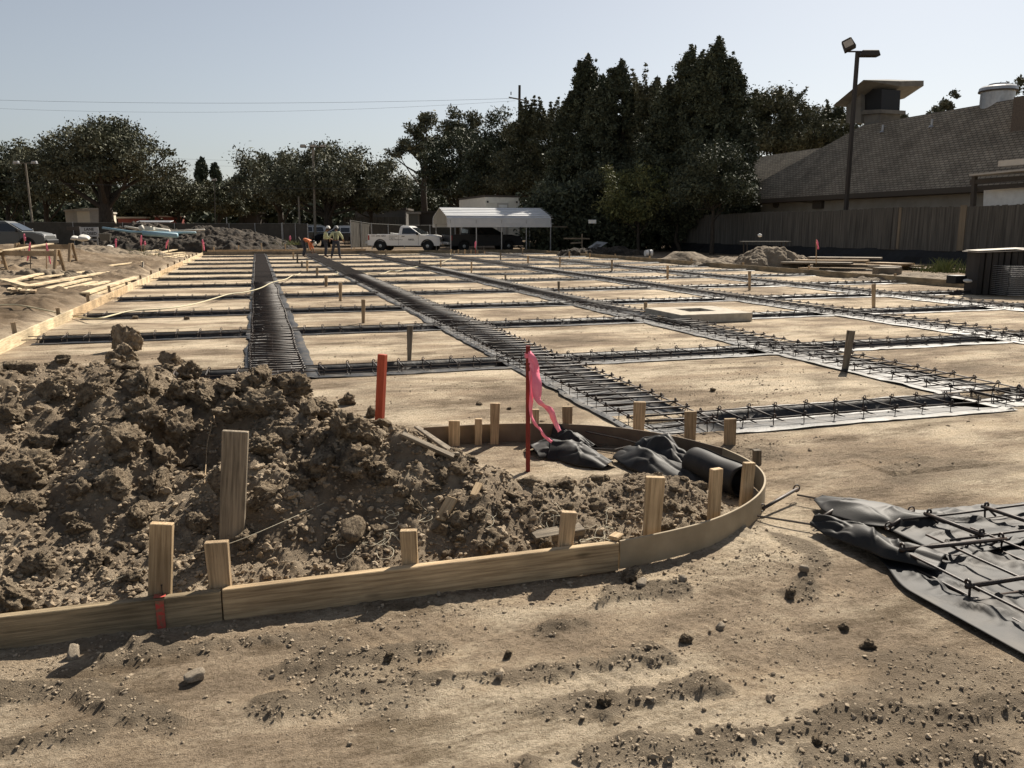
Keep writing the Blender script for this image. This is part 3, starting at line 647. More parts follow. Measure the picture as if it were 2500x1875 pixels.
# ladder end sticking out toward the curved board
root = empty('rebar_ladder_end', (0, 0, 0), 0, 'bent end of rebar ladder with two cross ties pointing at the curved board', 'rebar cage', 'rebar cages laid in the trenches')
q = [T(1845, 1268, .02), T(1985, 1300, .03), T(2180, 1345, .05)]; q2 = [T(1945, 1228, .05), T(2060, 1250, .04), T(2250, 1285, .05)]
for pa in (q, q2):
    b = MB(); b.tube([p+Vector((0, 0, .01*math.sin(i))) for i, p in enumerate(pa)], .006, 6); b.build('long_bar', M_REB, root)
for a, b_ in ((T(1862, 1260, .045), T(1945, 1224, .075)), (T(2000, 1288, .05), T(2058, 1258, .07)), (T(2170, 1308, .05), T(2225, 1278, .07))):
    b = MB(); b.tube([a, b_], .010, 8)
    for e_ in (a, b_): b.tube([e_+Vector((.022*math.cos(k*.785), .01, .022*math.sin(k*.785))) for k in range(8)], .0045, 5, closed=True)
    b.build('tie', M_REB, root, smooth=True)

# ------------------------------------------------------------ form boards
def plank(name, a, b, wd, th, m, label=None, cat='board', group=None, bevel=.003, up=(0, 0, 1), sub=0, parent=None):
    """board from a to b: wd = vertical size, th = thickness; local X runs along it"""
    a = Vector(a); b = Vector(b); d = b-a; L_ = d.length; x = d.normalized(); z = Vector(up); z = (z-x*z.dot(x)).normalized(); y = z.cross(x)
    o_ = MB(); o_.box((0, 0, 0), (L_, th, wd)); o = o_.build(name, m, bevel=bevel, parent=parent)
    o.matrix_world = Matrix(((x.x, y.x, z.x, (a.x+b.x)/2), (x.y, y.y, z.y, (a.y+b.y)/2), (x.z, y.z, z.z, (a.z+b.z)/2), (0, 0, 0, 1)))
    if label: tag(o, label, cat, group)
    return o
GB = 'timber form boards'
ZB = .066
YB = 3.385
j1 = G(545, 1520, 0).x
def rz_(p, z): return Vector((p[0], p[1], z))
plank('form_board', (-2.7, YB+.012, ZB), (j1-.002, YB, ZB), .142, .038, W_FORM, 'dark weathered form board at lower left with a red paint mark', 'form board', GB)
plank('form_board', (j1+.003, YB, ZB+.004), (1.565, YB-.002, ZB+.004), .142, .038, wood('clean form board', (.40, .285, .165), (.56, .42, .255)), 'long clean pine form board with knots across the foreground', 'form board', GB)
def bend(name, pts_, hgt_, th, m, label, z0=0.):
    P = [Vector((p[0], p[1], 0)) for p in pts_]
    # smooth the polyline
    for _ in range(3):
        Q = [P[0]]
        for a, b in zip(P[:-1], P[1:]): Q += [a*.75+b*.25, a*.25+b*.75]
        Q.append(P[-1]); P = Q
    vs, fs = [], []
    for i, p in enumerate(P):
        d = (P[min(i+1, len(P)-1)]-P[max(i-1, 0)]).normalized(); n = Vector((-d.y, d.x, 0))
        for (o_, z) in ((-.5, 0), (.5, 0), (.5, 1), (-.5, 1)): vs.append(p+n*th*o_+Vector((0, 0, z0+hgt_*z)))
    m_ = len(P)
    for i in range(m_-1):
        for k in range(4): fs.append((i*4+k, i*4+(k+1) % 4, (i+1)*4+(k+1) % 4, (i+1)*4+k))
    fs += [(3, 2, 1, 0), ((m_-1)*4, (m_-1)*4+1, (m_-1)*4+2, (m_-1)*4+3)]
    b = MB(); b.add(vs, fs); o = b.build(name, m, bevel=.002); return tag(o, label, 'form board', GB)
curve = [(1.572, 3.378), (1.85, 3.42), (2.15, 3.50), (2.45, 3.66), (2.70, 3.87), (2.88, 4.13), (2.955, 4.42), (2.945, 4.72), (2.84, 5.02), (2.68, 5.30), (2.43, 5.55), (2.13, 5.72), (1.80, 5.83), (1.45, 5.88), (1.12, 5.90)]
W_BENDX = mat('tan bender board grain', (.27, .215, .14), (.36, .29, .195), scale=5, rough=.75, bump=.2, bscale=30, rand=False, bdist=.003)
W_BENDD = mat('brown bender board grain', (.13, .095, .065), (.20, .15, .10), scale=5, rough=.8, bump=.2, bscale=30, rand=False, bdist=.003)
bend('form_board', curve[:8], .143, .012, W_BENDX, 'smooth tan bent board curving round the right end of the form', .002)
bend('form_board', curve[7:][::1], .143, .012, W_BENDD, 'dark brown bent board forming the rear of the curve', .0)
# red spray mark on the left board: a real thin stain patch
M_RED = mat('red spray paint', (.50, .06, .05), (.24, .13, .08), scale=45, rough=.7, lo=.42, hi=.6)
b = MB(); px_ = G(400, 1520).x
b.box((px_, YB-.0235, .07), (.032, .001, .12)); b.box((px_, YB, .142), (.045, .036, .001)); o = b.build('paint_mark', M_RED); o.parent = None
o.parent = [x for x in COL.objects if x.get('label', '').startswith('dark weathered form')][0]; o.matrix_parent_inverse = o.parent.matrix_world.inverted()
GC = 'timber form boards around the slab'
# left side of the slab: five planks in line
ys = [10.1, 16.6, 23.3, 31.0, 40.5, BYF]
for i in range(5):
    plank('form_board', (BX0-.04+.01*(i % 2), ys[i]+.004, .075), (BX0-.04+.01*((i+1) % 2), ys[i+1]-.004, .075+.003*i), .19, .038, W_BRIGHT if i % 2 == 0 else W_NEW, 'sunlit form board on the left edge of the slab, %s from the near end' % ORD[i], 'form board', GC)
plank('form_board', (BX0-.03, 3.6, .05), (BX0-.03, 10.09, .075), .17, .038, W_NEW, 'left edge form board running out of the frame behind the heap', 'form board', GC)
for i in range(6):
    a, b_ = 5.6+i*8.26, 5.6+(i+1)*8.26
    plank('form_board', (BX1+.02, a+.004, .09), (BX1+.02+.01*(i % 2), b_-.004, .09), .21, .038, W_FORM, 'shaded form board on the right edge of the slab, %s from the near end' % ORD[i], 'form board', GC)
for i in range(4):
    a, b_ = BX0+i*5.49, BX0+(i+1)*5.49
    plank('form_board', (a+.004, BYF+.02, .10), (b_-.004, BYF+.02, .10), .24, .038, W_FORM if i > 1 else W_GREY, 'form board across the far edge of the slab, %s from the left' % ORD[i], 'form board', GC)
plank('rail', (BX0+.2, BYF+1.2, .22), (7.0, BYF+1.2, .22), .18, .04, W_STAKE, 'upper pine rail set behind the far form board', 'form board', GC)

# ------------------------------------------------------------ stakes
def stake(base, top, w0, w1, th, m, label, group, yaw=0, cat='stake', name='stake'):
    """base/top points; w0 width at the bottom, w1 at the top"""
    a = Vector(base); b_ = Vector(top); d = (b_-a); L_ = d.length+.12; x = d.normalized(); f = Vector((math.sin(yaw-YAW), -math.cos(yaw-YAW), 0)); y = (f-x*f.dot(x)).normalized(); z = x.cross(y)
    ob = MB(); h = L_/2
    vs = [(-h, -th*.35, -w0*.25), (-h, th*.35, -w0*.25), (-h, th*.35, w0*.25), (-h, -th*.35, w0*.25)]
    for (xx, w_) in ((-h+.09, w0), (h, w1)): vs += [(xx, -th/2, -w_/2), (xx, th/2, -w_/2), (xx, th/2, w_/2), (xx, -th/2, w_/2)]
    fs = [(0, 1, 2, 3), (11, 10, 9, 8)]
    for k in (0, 4):
        for i in range(4): fs.append((k+i, k+(i+1) % 4, k+4+(i+1) % 4, k+4+i))
    ob.add(vs, fs); o = ob.build(name, m, bevel=.0025)
    c = b_-x*h
    o.matrix_world = Matrix(((x.x, y.x, z.x, c.x), (x.y, y.y, z.y, c.y), (x.z, y.z, z.z, c.z), (0, 0, 0, 1)))
    return tag(o, label, cat, group)
def pstake(px, ty, by, wpx, m, label, group, tx=None, y=None, taper=.8, th=.036, yaw=0, terrain=True, w1=None, cat='stake', name='stake'):
    """stake whose foot is seen at pixel (px, by) on the terrain and whose head is at (tx, ty)"""
    base = T(px, by) if y is None else AY(px, by, y)
    top = AY(tx if tx is not None else px, ty, base.y)
    if y is not None and y < 7: base = base-(top-base).normalized()*.14
    s = (base-cam.location).length/2000.; w_ = wpx*s
    return stake(base-Vector((0, 0, .03)), top, w_*taper, w_, th, m, label, group, yaw, cat, name)
GI = 'wooden stakes holding the curved form'
I = YB+.045
pstake(390, 1277, 1447, 46, W_NEW, 'pine stake with red paint at its foot behind the left board', GI, tx=395, y=I, taper=1.0, yaw=.12)
pstake(540, 1322, 1434, 50, W_STAKE, 'short leaning stake wider at the top beside the board joint', GI, tx=528, y=I, taper=.8, yaw=.1)
pstake(563, 1052, 1372, 55, W_GREY, 'tall weathered grey plank stake split at the top, standing in the heap', GI, tx=575, y=3.78, taper=.93, yaw=.1, th=.03)
pstake(1002, 1294, 1377, 39, W_NEW, 'short pine stake midway along the long foreground board', GI, tx=997, y=I, taper=.85)
pstake(1379, 1249, 1337, 36, W_STAKE, 'small leaning stake beside the tangle of twine', GI, tx=1389, y=I, taper=.85, yaw=.15)
pstake(1590, 1164, 1312, 44, W_NEW, 'tallest fresh stake inside the near side of the curve', GI, tx=1600, y=3.53, taper=.8)
pstake(1742, 1144, 1262, 29, W_NEW, 'square reddish stake inside the near side of the curve', GI, tx=1749, y=3.66, taper=.95, yaw=.45)
pstake(1822, 1129, 1203, 27, W_NEW, 'stake in front of the hollow end of the black roll', GI, tx=1829, y=3.96, taper=.95, yaw=.2)
pstake(1848, 1098, 1143, 17, W_GREY, 'narrow stake seen edge-on at the right tip of the curve', GI, y=4.75, taper=.95, th=.05)
pstake(1781, 1022, 1115, 27, W_STAKE, 'stake behind the black roll against the rear board', GI, tx=1783, y=5.28, taper=.85)
pstake(1684, 1004, 1088, 28, W_STAKE, 'wedge stake against the rear board right of the folded sheeting', GI, tx=1686, y=5.48, taper=.75)
pstake(1558, 981, 1064, 29, W_STAKE, 'tall wedge stake at the middle of the rear board', GI, tx=1562, y=5.62, taper=.75)
pstake(1385, 992, 1058, 25, W_STAKE, 'wedge stake on the rear board right of the pink ribbon', GI, y=5.75, taper=.75)
pstake(1306, 999, 1064, 20, W_STAKE, 'wedge stake half hidden behind the pink ribbon', GI, y=5.79, taper=.75)
pstake(1207, 984, 1076, 24, W_STAKE, 'wedge stake with a dark knot left of the flagged lath', GI, tx=1209, y=5.80, taper=.72)
pstake(1168, 1022, 1078, 17, W_STAKE, 'narrow low block nailed inside the rear board', GI, y=5.82, taper=1.)
pstake(1109, 1027, 1070, 27, W_NEW, 'square pine block at the left end of the rear board', GI, y=5.83, taper=1., th=.02)
# joint block and shadow gap at the board joint
plank('splice_block', (1.545, YB+.012, .152), (1.60, YB+.055, .152), .018, .05, W_NEW, 'little pine splice block lying over the foreground board joint', 'wood block', None)
# nail in the left board
b = MB(); b.tube([(px_+.01, YB, .14), (px_+.01, YB, .185)], .0022, 6); b.lathe([(.0045, 0), (.0045, .002)], 8, c=(px_+.01, YB, .185)); o = b.build('nail', M_BLACK); tag(o, 'black nail standing in the left board beside the red mark', 'nail')
# survey stakes
pstake(926, 865, 1032, 19, M_ORANGE, 'bright orange-painted square stake behind the dirt heap', None, tx=934, y=5.72, taper=1., th=.045, yaw=-.35, name='survey_stake')
fl = pstake(1289, 844, 1101, 10.5, M_REDST, 'tall dark red lath with a pink ribbon at the rear of the curved form', None, tx=1289, y=5.1, taper=1., th=.03, name='flagged_stake')
def ribbon(parent, pts_, wd, name='ribbon', m=None, face=None):
    """ribbon ladder through world points"""
    P = [Vector(p) for p in pts_]
    for _ in range(2):
        Q = [P[0]]
        for a, b in zip(P[:-1], P[1:]): Q += [a*.75+b*.25, a*.25+b*.75]
        Q.append(P[-1]); P = Q
    ws = np.interp(np.linspace(0, 1, len(P)), np.linspace(0, 1, len(wd)), wd)
    vs, fs = [], []
    for i, p in enumerate(P):
        d = (P[min(i+1, len(P)-1)]-P[max(i-1, 0)]).normalized()
        a = .5*math.sin(i*.9)+.3; side = Vector((math.cos(a-YAW), math.sin(a-YAW)*.9, .15*math.sin(i*1.3))); side = (side-d*side.dot(d)).normalized()
        vs += [p-side*ws[i]/2, p+side*ws[i]/2+Vector((0, .006*math.sin(i), 0))]
    for i in range(len(P)-1): fs.append((2*i, 2*i+1, 2*i+3, 2*i+2))
    b = MB(); b.add(vs, fs); o = b.build(name, m or M_PINK, smooth=True); md = o.modifiers.new('t', 'SOLIDIFY'); md.thickness = .0006
    if parent is not None:
        bpy.context.view_layer.update(); o.parent = parent; o.matrix_parent_inverse = parent.matrix_world.inverted()
    return o
yr = 5.08
ribbon(fl, [AY(1292, 858, yr), AY(1303, 885, yr), AY(1310, 925, yr-.02), AY(1311, 970, yr-.05), AY(1318, 985, yr-.05), AY(1345, 1000, yr-.03), AY(1350, 1020, yr), AY(1366, 1053, yr)], [.02, .055, .075, .06, .03, .045, .035, .03])
ribbon(fl, [AY(1294, 862, yr+.01), AY(1297, 905, yr), AY(1298, 960, yr-.02), AY(1294, 1010, yr), AY(1307, 1038, yr), AY(1320, 1048, yr), AY(1325, 1062, yr), AY(1347, 1079, yr)], [.02, .035, .03, .022, .02, .016, .022, .022])
b = MB(); b.box((0, 0, 0), (.034, .036, .03)); o = b.build('ribbon_knot', M_PINK); o.location = AY(1289, 868, 5.1); bpy.context.view_layer.update(); o.parent = fl; o.matrix_parent_inverse = fl.matrix_world.inverted()
# grade stakes across the pad
gr = [(887, 731, 790, 9.5, 'grade stake fourth from the front of the left row'), (831, 690, 735, 8, 'grade stake of the left row behind the lower hose end'), (796, 674, 700, 8, 'wide low grade stake of the left row'), (774, 653, 676, 6, 'grade stake in the middle of the left row'),
      (750, 636, 663, 5, 'dark grade stake in the far part of the left row'), (737, 638, 654, 4.5, 'short grade stake near the bent worker'), (726, 621, 643, 4.5, 'thin grade stake just in front of the bent worker'), (716, 615, 632, 4, 'farthest grade stake of the left row'),
      (942, 610, 624, 4, 'small grade stake in front of the white truck wheel'), (1025, 635, 650, 4, 'small grade stake below the white truck door'), (1076, 635, 653, 4, 'grade stake where the hose turns up'), (1151, 639, 666, 4.5, 'grade stake below the left end of the carport'),
      (1234, 671, 686, 5, 'low dark grade stake on the third long ladder'), (1364, 687, 718, 6, 'grade stake left of the concrete block'), (1222, 617, 636, 4, 'grade stake standing in shade below the carport'), (1289, 624, 643, 5, 'grade stake below the right end of the carport'),
      (1367, 627, 654, 4, 'thin grade stake at the edge of the tree shade'), (1494, 633, 665, 5, 'grade stake in the far middle with shade behind it'), (1576, 738, 763, 8, 'stub of stake touching the rear of the concrete block'), (1630, 649, 683, 6, 'grade stake in the far right part of the pad'),
      (1830, 662, 709, 7, 'grade stake right of the concrete block'), (2133, 693, 752, 9, 'slender grade stake on the right part of the pad')]
for (x, ty, by, wp, lb) in gr:
    g = G(x, by); pstake(x, ty, by, wp, W_STAKE if R0.random() < .7 else W_GREY, lb, 'grade stakes across the pad', y=g.y, taper=.72, th=.03)
pstake(999, 795, 882, 15, W_GREY, 'dark wedge-shaped grade stake nearest the orange stake', 'grade stakes across the pad', tx=1001, y=G(999, 882).y, taper=.55)
pstake(2062, 807, 905, 17, W_GREY, 'leaning notched grade stake at the right', 'grade stakes across the pad', tx=2078, y=G(2062, 905).y, taper=.72)
GH = 'small stakes outside the slab forms'
k = 0
for y in list(np.arange(10.5, 52, 2.7)):
    x = BX0-.11; z = H(x-.1, y)
    stake((x, y, z-.1), (x-R0.uniform(0, .03), y, .24+R0.uniform(-.03, .10)), .05, .06, .03, W_STAKE, 'short stake outside the left form board', GH, yaw=.8)
for y in list(np.arange(12.5, 50, 4.2)):
    stake((BX1+.10, y, 0), (BX1+.10, y, .27+R0.uniform(-.02, .06)), .06, .08, .035, W_STAKE, 'short stake outside the right form board', GH, yaw=.4)
for x in np.arange(-2.6, 6.8, 1.45):
    stake((x, BYF+.09, 0), (x+R0.uniform(-.05, .05), BYF+.09, .52+R0.uniform(-.1, .22)), .05, .07, .03, W_STAKE, 'short stake behind the far form board', GH)
for px, ty in [(1101, 608), (1109, 612), (1119, 609), (1135, 609), (1150, 610), (1166, 612), (1183, 613), (1276, 606), (1390, 614), (1440, 618), (1545, 624)]:
    b_ = G(px, 621 if px < 1300 else 630); stake(b_, AY(px, ty, b_.y), .06, .09, .035, W_STAKE, 'short stake behind the shaded corner of the far form', GH)

# ------------------------------------------------------------ concrete block with a square opening
bk = MB(); x0, x1, y0, y1, h_ = 6.92, 8.34, 12.62, 14.0, .15
o = MB()
o.box(((x0+x1)/2, y0+.24, h_/2), (x1-x0, .48, h_)); o.box(((x0+x1)/2, y1-.16, h_/2), (x1-x0, .32, h_))
o.box((x0+.22, (y0+.48+y1-.32)/2, h_/2), (.44, y1-y0-.80, h_)); o.box((x1-.22, (y0+.48+y1-.32)/2, h_/2), (.44, y1-y0-.80, h_))
o = o.build('concrete_block', M_CONC, bevel=.006); tag(o, 'square concrete frame with a dark opening set over a rebar ladder', 'concrete block')
plank('wood_scrap', AY(1605, 775, 13.25)+Vector((0, 0, .0)), AY(1666, 773, 13.2), .05, .035, W_NEW, 'wood offcut lying across the opening of the concrete block', 'wood scrap')

# ------------------------------------------------------------ black sheeting and roll inside the curve
GR = 'black sheeting dumped inside the curved form'
# roll: a hollow spiral tube
ra = T(1690, 1150); rb_ = T(1835, 1195)
A_ = G(1694, 1126, .11); B_ = G(1812, 1176, .10); rr_ = .105
ax = (B_-A_).normalized(); u_ = Vector((0, 0, 1)); s_ = ax.cross(u_).normalized()
vs, fs = [], []; K = 72; NL = 24
for i in range(NL):
    c = A_.lerp(B_, i/(NL-1))
    for k in range(K):
        a = k/(K-1)*2*math.pi*2.4; r1 = rr_-.010*a/6.28+.002*math.sin(a*2+i*.4)
        vs.append(c+(s_*math.cos(a+2)+u_*math.sin(a+2))*r1)
for i in range(NL-1):
    for k in range(K-1): fs.append((i*K+k, i*K+k+1, (i+1)*K+k+1, (i+1)*K+k))
b = MB(); b.add(vs, fs); o = b.build('sheeting_roll', M_FOLD, smooth=True); md = o.modifiers.new('t', 'SOLIDIFY'); md.thickness = .003
o.location.z = .0; tag(o, 'hollow roll of black sheeting lying against the right end of the curve', 'sheeting roll', GR)
def gz(x, y, z=0): return Vector((x, y, H(x, y)+z))
def drape(name, pix, Y0, label, seed=0, n=(70, 50)):
    pass
flap('sheeting_fold', [G(1560, 1108), G(1600, 1118), G(1640, 1140), G(1690, 1168), G(1765, 1195)], [(.09, .08), (.13, .155), (.12, .12), (.11, .07), (.07, .04)], 'upright fold of black sheeting with a shiny crest beside the roll', seed=21, lift=.0, grp=GR)
flap('sheeting_fold', [G(1525, 1115), G(1590, 1142), G(1660, 1172), G(1740, 1200)], [(.10, .06), (.17, .09), (.15, .07), (.09, .04)], 'low black flap spreading in front of the upright fold', seed=25, lift=.0, grp=GR)
flap('sheeting_heap', [G(1296, 1112), G(1340, 1106), G(1390, 1112), G(1440, 1128), G(1490, 1140)], [(.12, .06), (.18, .11), (.17, .10), (.15, .07), (.08, .03)], 'crumpled heap of black sheeting at the foot of the flagged lath', seed=31, lift=.0, grp=GR)
flap('sheeting_heap', [G(1350, 1080), G(1400, 1088), G(1450, 1100)], [(.06, .10), (.10, .11), (.05, .04)], 'peaked black fold behind the crumpled heap', seed=37, lift=.0, grp=GR)
for (pts_, lb) in (([(*G(1430, 1085).xy, .1), (*G(1520, 1100).xy, .09), (*G(1580, 1106).xy, .06)], 'black rebar rod between the two sheeting heaps'), ([(*G(1440, 1112).xy, .06), (*G(1500, 1112).xy, .05), (*G(1540, 1106).xy, .06)], 'lower rebar rod poking out of the crumpled heap'), ([(*G(1610, 1085).xy, .03), (*G(1636, 1082).xy, .04)], 'short rod stub behind the upright fold')):
    b = MB(); b.tube([gz(*p) for p in pts_], .007, 6); o = b.build('rebar_rod', M_REB); tag(o, lb, 'rebar', 'rods lying in the curved form')
# ------------------------------------------------------------ scrap wood and laths on the heap
def onT(p1, p2, wd, th, m, lb, lift=.02, cat='wood scrap', g='wood scraps on the dirt heap', name='wood_scrap'):
    a = T(*p1, lift); b_ = T(*p2, lift); return plank(name, a, b_, th, wd, m, lb, cat, g, up=(.05, -.25, 1))
onT((982, 1077), (1108, 1132), .04, .018, W_GREY, 'lower of the two laths crossed on the heap', .035, 'lath', 'laths lying on the heap', 'lath')
onT((1018, 1052), (1113, 1128), .045, .018, W_GREY, 'upper of the two laths crossed on the heap', .03, 'lath', 'laths lying on the heap', 'lath')
onT((1075, 1285), (1105, 1232), .055, .022, W_NEW, 'split pine offcut lying on the heap above the short stake', .02)
onT((1155, 1228), (1170, 1198), .035, .02, W_NEW, 'small pine chip standing in the soil', .02)
onT((1300, 1318), (1420, 1300), .07, .05, W_GREY, 'half-buried dark board behind the small leaning stake', .0)
# ------------------------------------------------------------ twine
def twine(name, pts_, r, lb, g=None, m=None, cat='twine'):
    P = [Vector(p) for p in pts_]
    for _ in range(2):
        Q = [P[0]]
        for a, b in zip(P[:-1], P[1:]): Q += [a*.75+b*.25, a*.25+b*.75]
        Q.append(P[-1]); P = Q
    b = MB(); b.tube(P, r, 5); o = b.build(name, m or M_STRING, smooth=True); return tag(o, lb, cat, g)
twine('string_line', [AY(250, 1425, 3.6), AY(400, 1372, 3.62), AY(560, 1330, 3.64), AY(700, 1270, 3.75), AY(800, 1225, 3.9), AY(905, 1170, 4.15)], .0016, 'taut string line crossing the heap behind the tall grey stake')
def tangle(px0, py0, px1, py1, n, lb, seed, lift=.012):
    r = random.Random(seed); pts_ = []; x, y = (px0+px1)/2, (py0+py1)/2; a = 0
    for i in range(n):
        a += r.uniform(.5, 1.5)*(1 if r.random() < .8 else -1); st = r.uniform(8, 26)
        x += math.cos(a)*st*1.3; y += math.sin(a)*st
        if not px0 < x < px1: x = min(max(x, px0), px1); a += 2
        if not py0 < y < py1: y = min(max(y, py0), py1); a += 2
        pts_.append(T(x, y, lift+r.uniform(-.004, .016)))
    twine('twine_tangle', pts_, .0014, lb, 'loose tangles of pale twine')
tangle(880, 1255, 975, 1380, 34, 'tangle of pale twine beside the round boulder', 3)
tangle(1415, 1215, 1500, 1335, 60, 'thick nest of pale twine against the near board by the joint', 5)
tangle(1285, 1190, 1400, 1340, 26, 'loose loops of twine around the small leaning stake', 9)
tangle(1020, 1200, 1060, 1300, 10, 'short strand of twine left of the pine offcut', 12)
tangle(1180, 1170, 1300, 1300, 12, 'long loose strand of twine across the second heap', 15)
tangle(820, 1350, 880, 1390, 7, 'curl of twine on the soil behind the long board', 17)
twine('root', [T(500, 1190, .02), T(505, 1150, .05), T(508, 1110, .07), T(520, 1060, .05), T(515, 1045, .03)], .003, 'thin pale root standing out of the heap', None, W_STAKE, 'root')
twine('root', [T(525, 1010, .02), T(522, 1035, .03), T(530, 1060, .03)], .003, 'forked dry root on the upper heap', None, W_STAKE, 'root')

# ------------------------------------------------------------ hose across the pad
M_HOSE = mat('pale yellow hose', (.56, .50, .33), rough=.5)
def hose(pix, lb, lift=.05):
    P = []
    for (x, y) in pix:
        g = G(x, y, lift) if x > 230 else T(x, y, .05)
        P.append(g)
    return twine('hose', P, .014, lb, 'garden hose lengths across the slab', M_HOSE, 'hose')
hose([(-60, 752), (0, 755), (30, 755), (60, 757), (110, 766), (160, 777), (195, 781), (240, 779), (280, 768), (320, 758), (370, 756), (420, 752), (470, 744), (520, 730), (560, 717), (600, 714), (640, 703), (662, 689), (700, 682), (713, 672), (722, 673), (733, 667)], 'pale yellow hose looping from the left edge over the dense ladder', .10)
hose([(812, 671), (823, 669), (826, 666), (821, 660)], 'short curled piece of pale hose beside the second ladder', .03)
hose([(845, 671), (858, 665), (880, 664), (910, 668), (935, 669), (950, 661), (965, 663), (985, 659), (1012, 652), (1025, 650), (1042, 645), (1060, 644), (1085, 639), (1097, 632), (1102, 630), (1099, 618)], 'far length of pale hose winding toward the carport corner', .06)
# ------------------------------------------------------------ trees
def leafmat(name, c1, c2, c3):
    m = mat(name, c1, c3, scale=.55, rough=.68, spec=.15, c3=c2, lo=.3, hi=.7, detail=8, rand=True)
    nt = m.node_tree; b = nt.nodes['Principled BSDF']
    g = nt.nodes.new('ShaderNodeNewGeometry'); mr = nt.nodes.new('ShaderNodeMapRange'); mr.inputs[3].default_value = .5; mr.inputs[4].default_value = 1.6
    nt.links.new(g.outputs['Random Per Island'], mr.inputs[0]); src = b.inputs['Base Color'].links[0].from_socket
    mx = nt.nodes.new('ShaderNodeMix'); mx.data_type = 'RGBA'; mx.blend_type = 'MULTIPLY'; mx.inputs[0].default_value = 1
    nt.links.new(src, mx.inputs[6]); nt.links.new(mr.outputs[0], mx.inputs[7]); nt.links.new(mx.outputs[2], b.inputs['Base Color'])
    return m
LF_OAK = leafmat('oak leaves', (.062, .066, .042), (.105, .108, .070), (.17, .168, .112))
LF_DARK = leafmat('laurel leaves', (.042, .049, .030), (.072, .080, .050), (.12, .13, .080))
LF_OLIVE = leafmat('olive leaves', (.050, .054, .032), (.090, .092, .055), (.15, .145, .09))
LF_YEL = leafmat('yellowing leaves', (.08, .088, .035), (.13, .135, .055), (.20, .19, .085))
M_BARK = mat('bark', (.035, .028, .022), (.075, .06, .046), scale=5, rough=.95, bump=.6, bscale=18, stretch=(2, 2, .5))
def leaves(cl, per, ls, seed, squash=.8, shell=.35):
    """cl: array (n,4) of clump centres and radii; returns quads"""
    r = np.random.default_rng(seed); n = len(cl)
    cnt = np.maximum(10, (1.9*per*(cl[:, 3]/cl[:, 3].mean())**1.5)).astype(int); ls = ls*.78; idx = np.repeat(np.arange(n), cnt); m_ = len(idx)
    d = r.normal(size=(m_, 3)); d /= np.linalg.norm(d, axis=1)[:, None]
    rad_ = (r.random(m_)**shell)*cl[idx, 3]*(1+.55*np.abs(r.normal(size=m_))); p = cl[idx, :3]+d*rad_[:, None]*np.array([1, 1, squash])
    a = r.normal(size=(m_, 3))+d*.6; a /= np.linalg.norm(a, axis=1)[:, None]
    b = np.cross(a, r.normal(size=(m_, 3))); b /= np.linalg.norm(b, axis=1)[:, None]
    s = ls*np.exp(r.normal(size=m_)*.35)[:, None]
    q = np.stack([p-a*s*.62, p+b*s*.30-a*s*.05, p+a*s*.62, p-b*s*.30+a*s*.05], 1).reshape(-1, 3)
    return q, np.arange(len(q)).reshape(-1, 4)
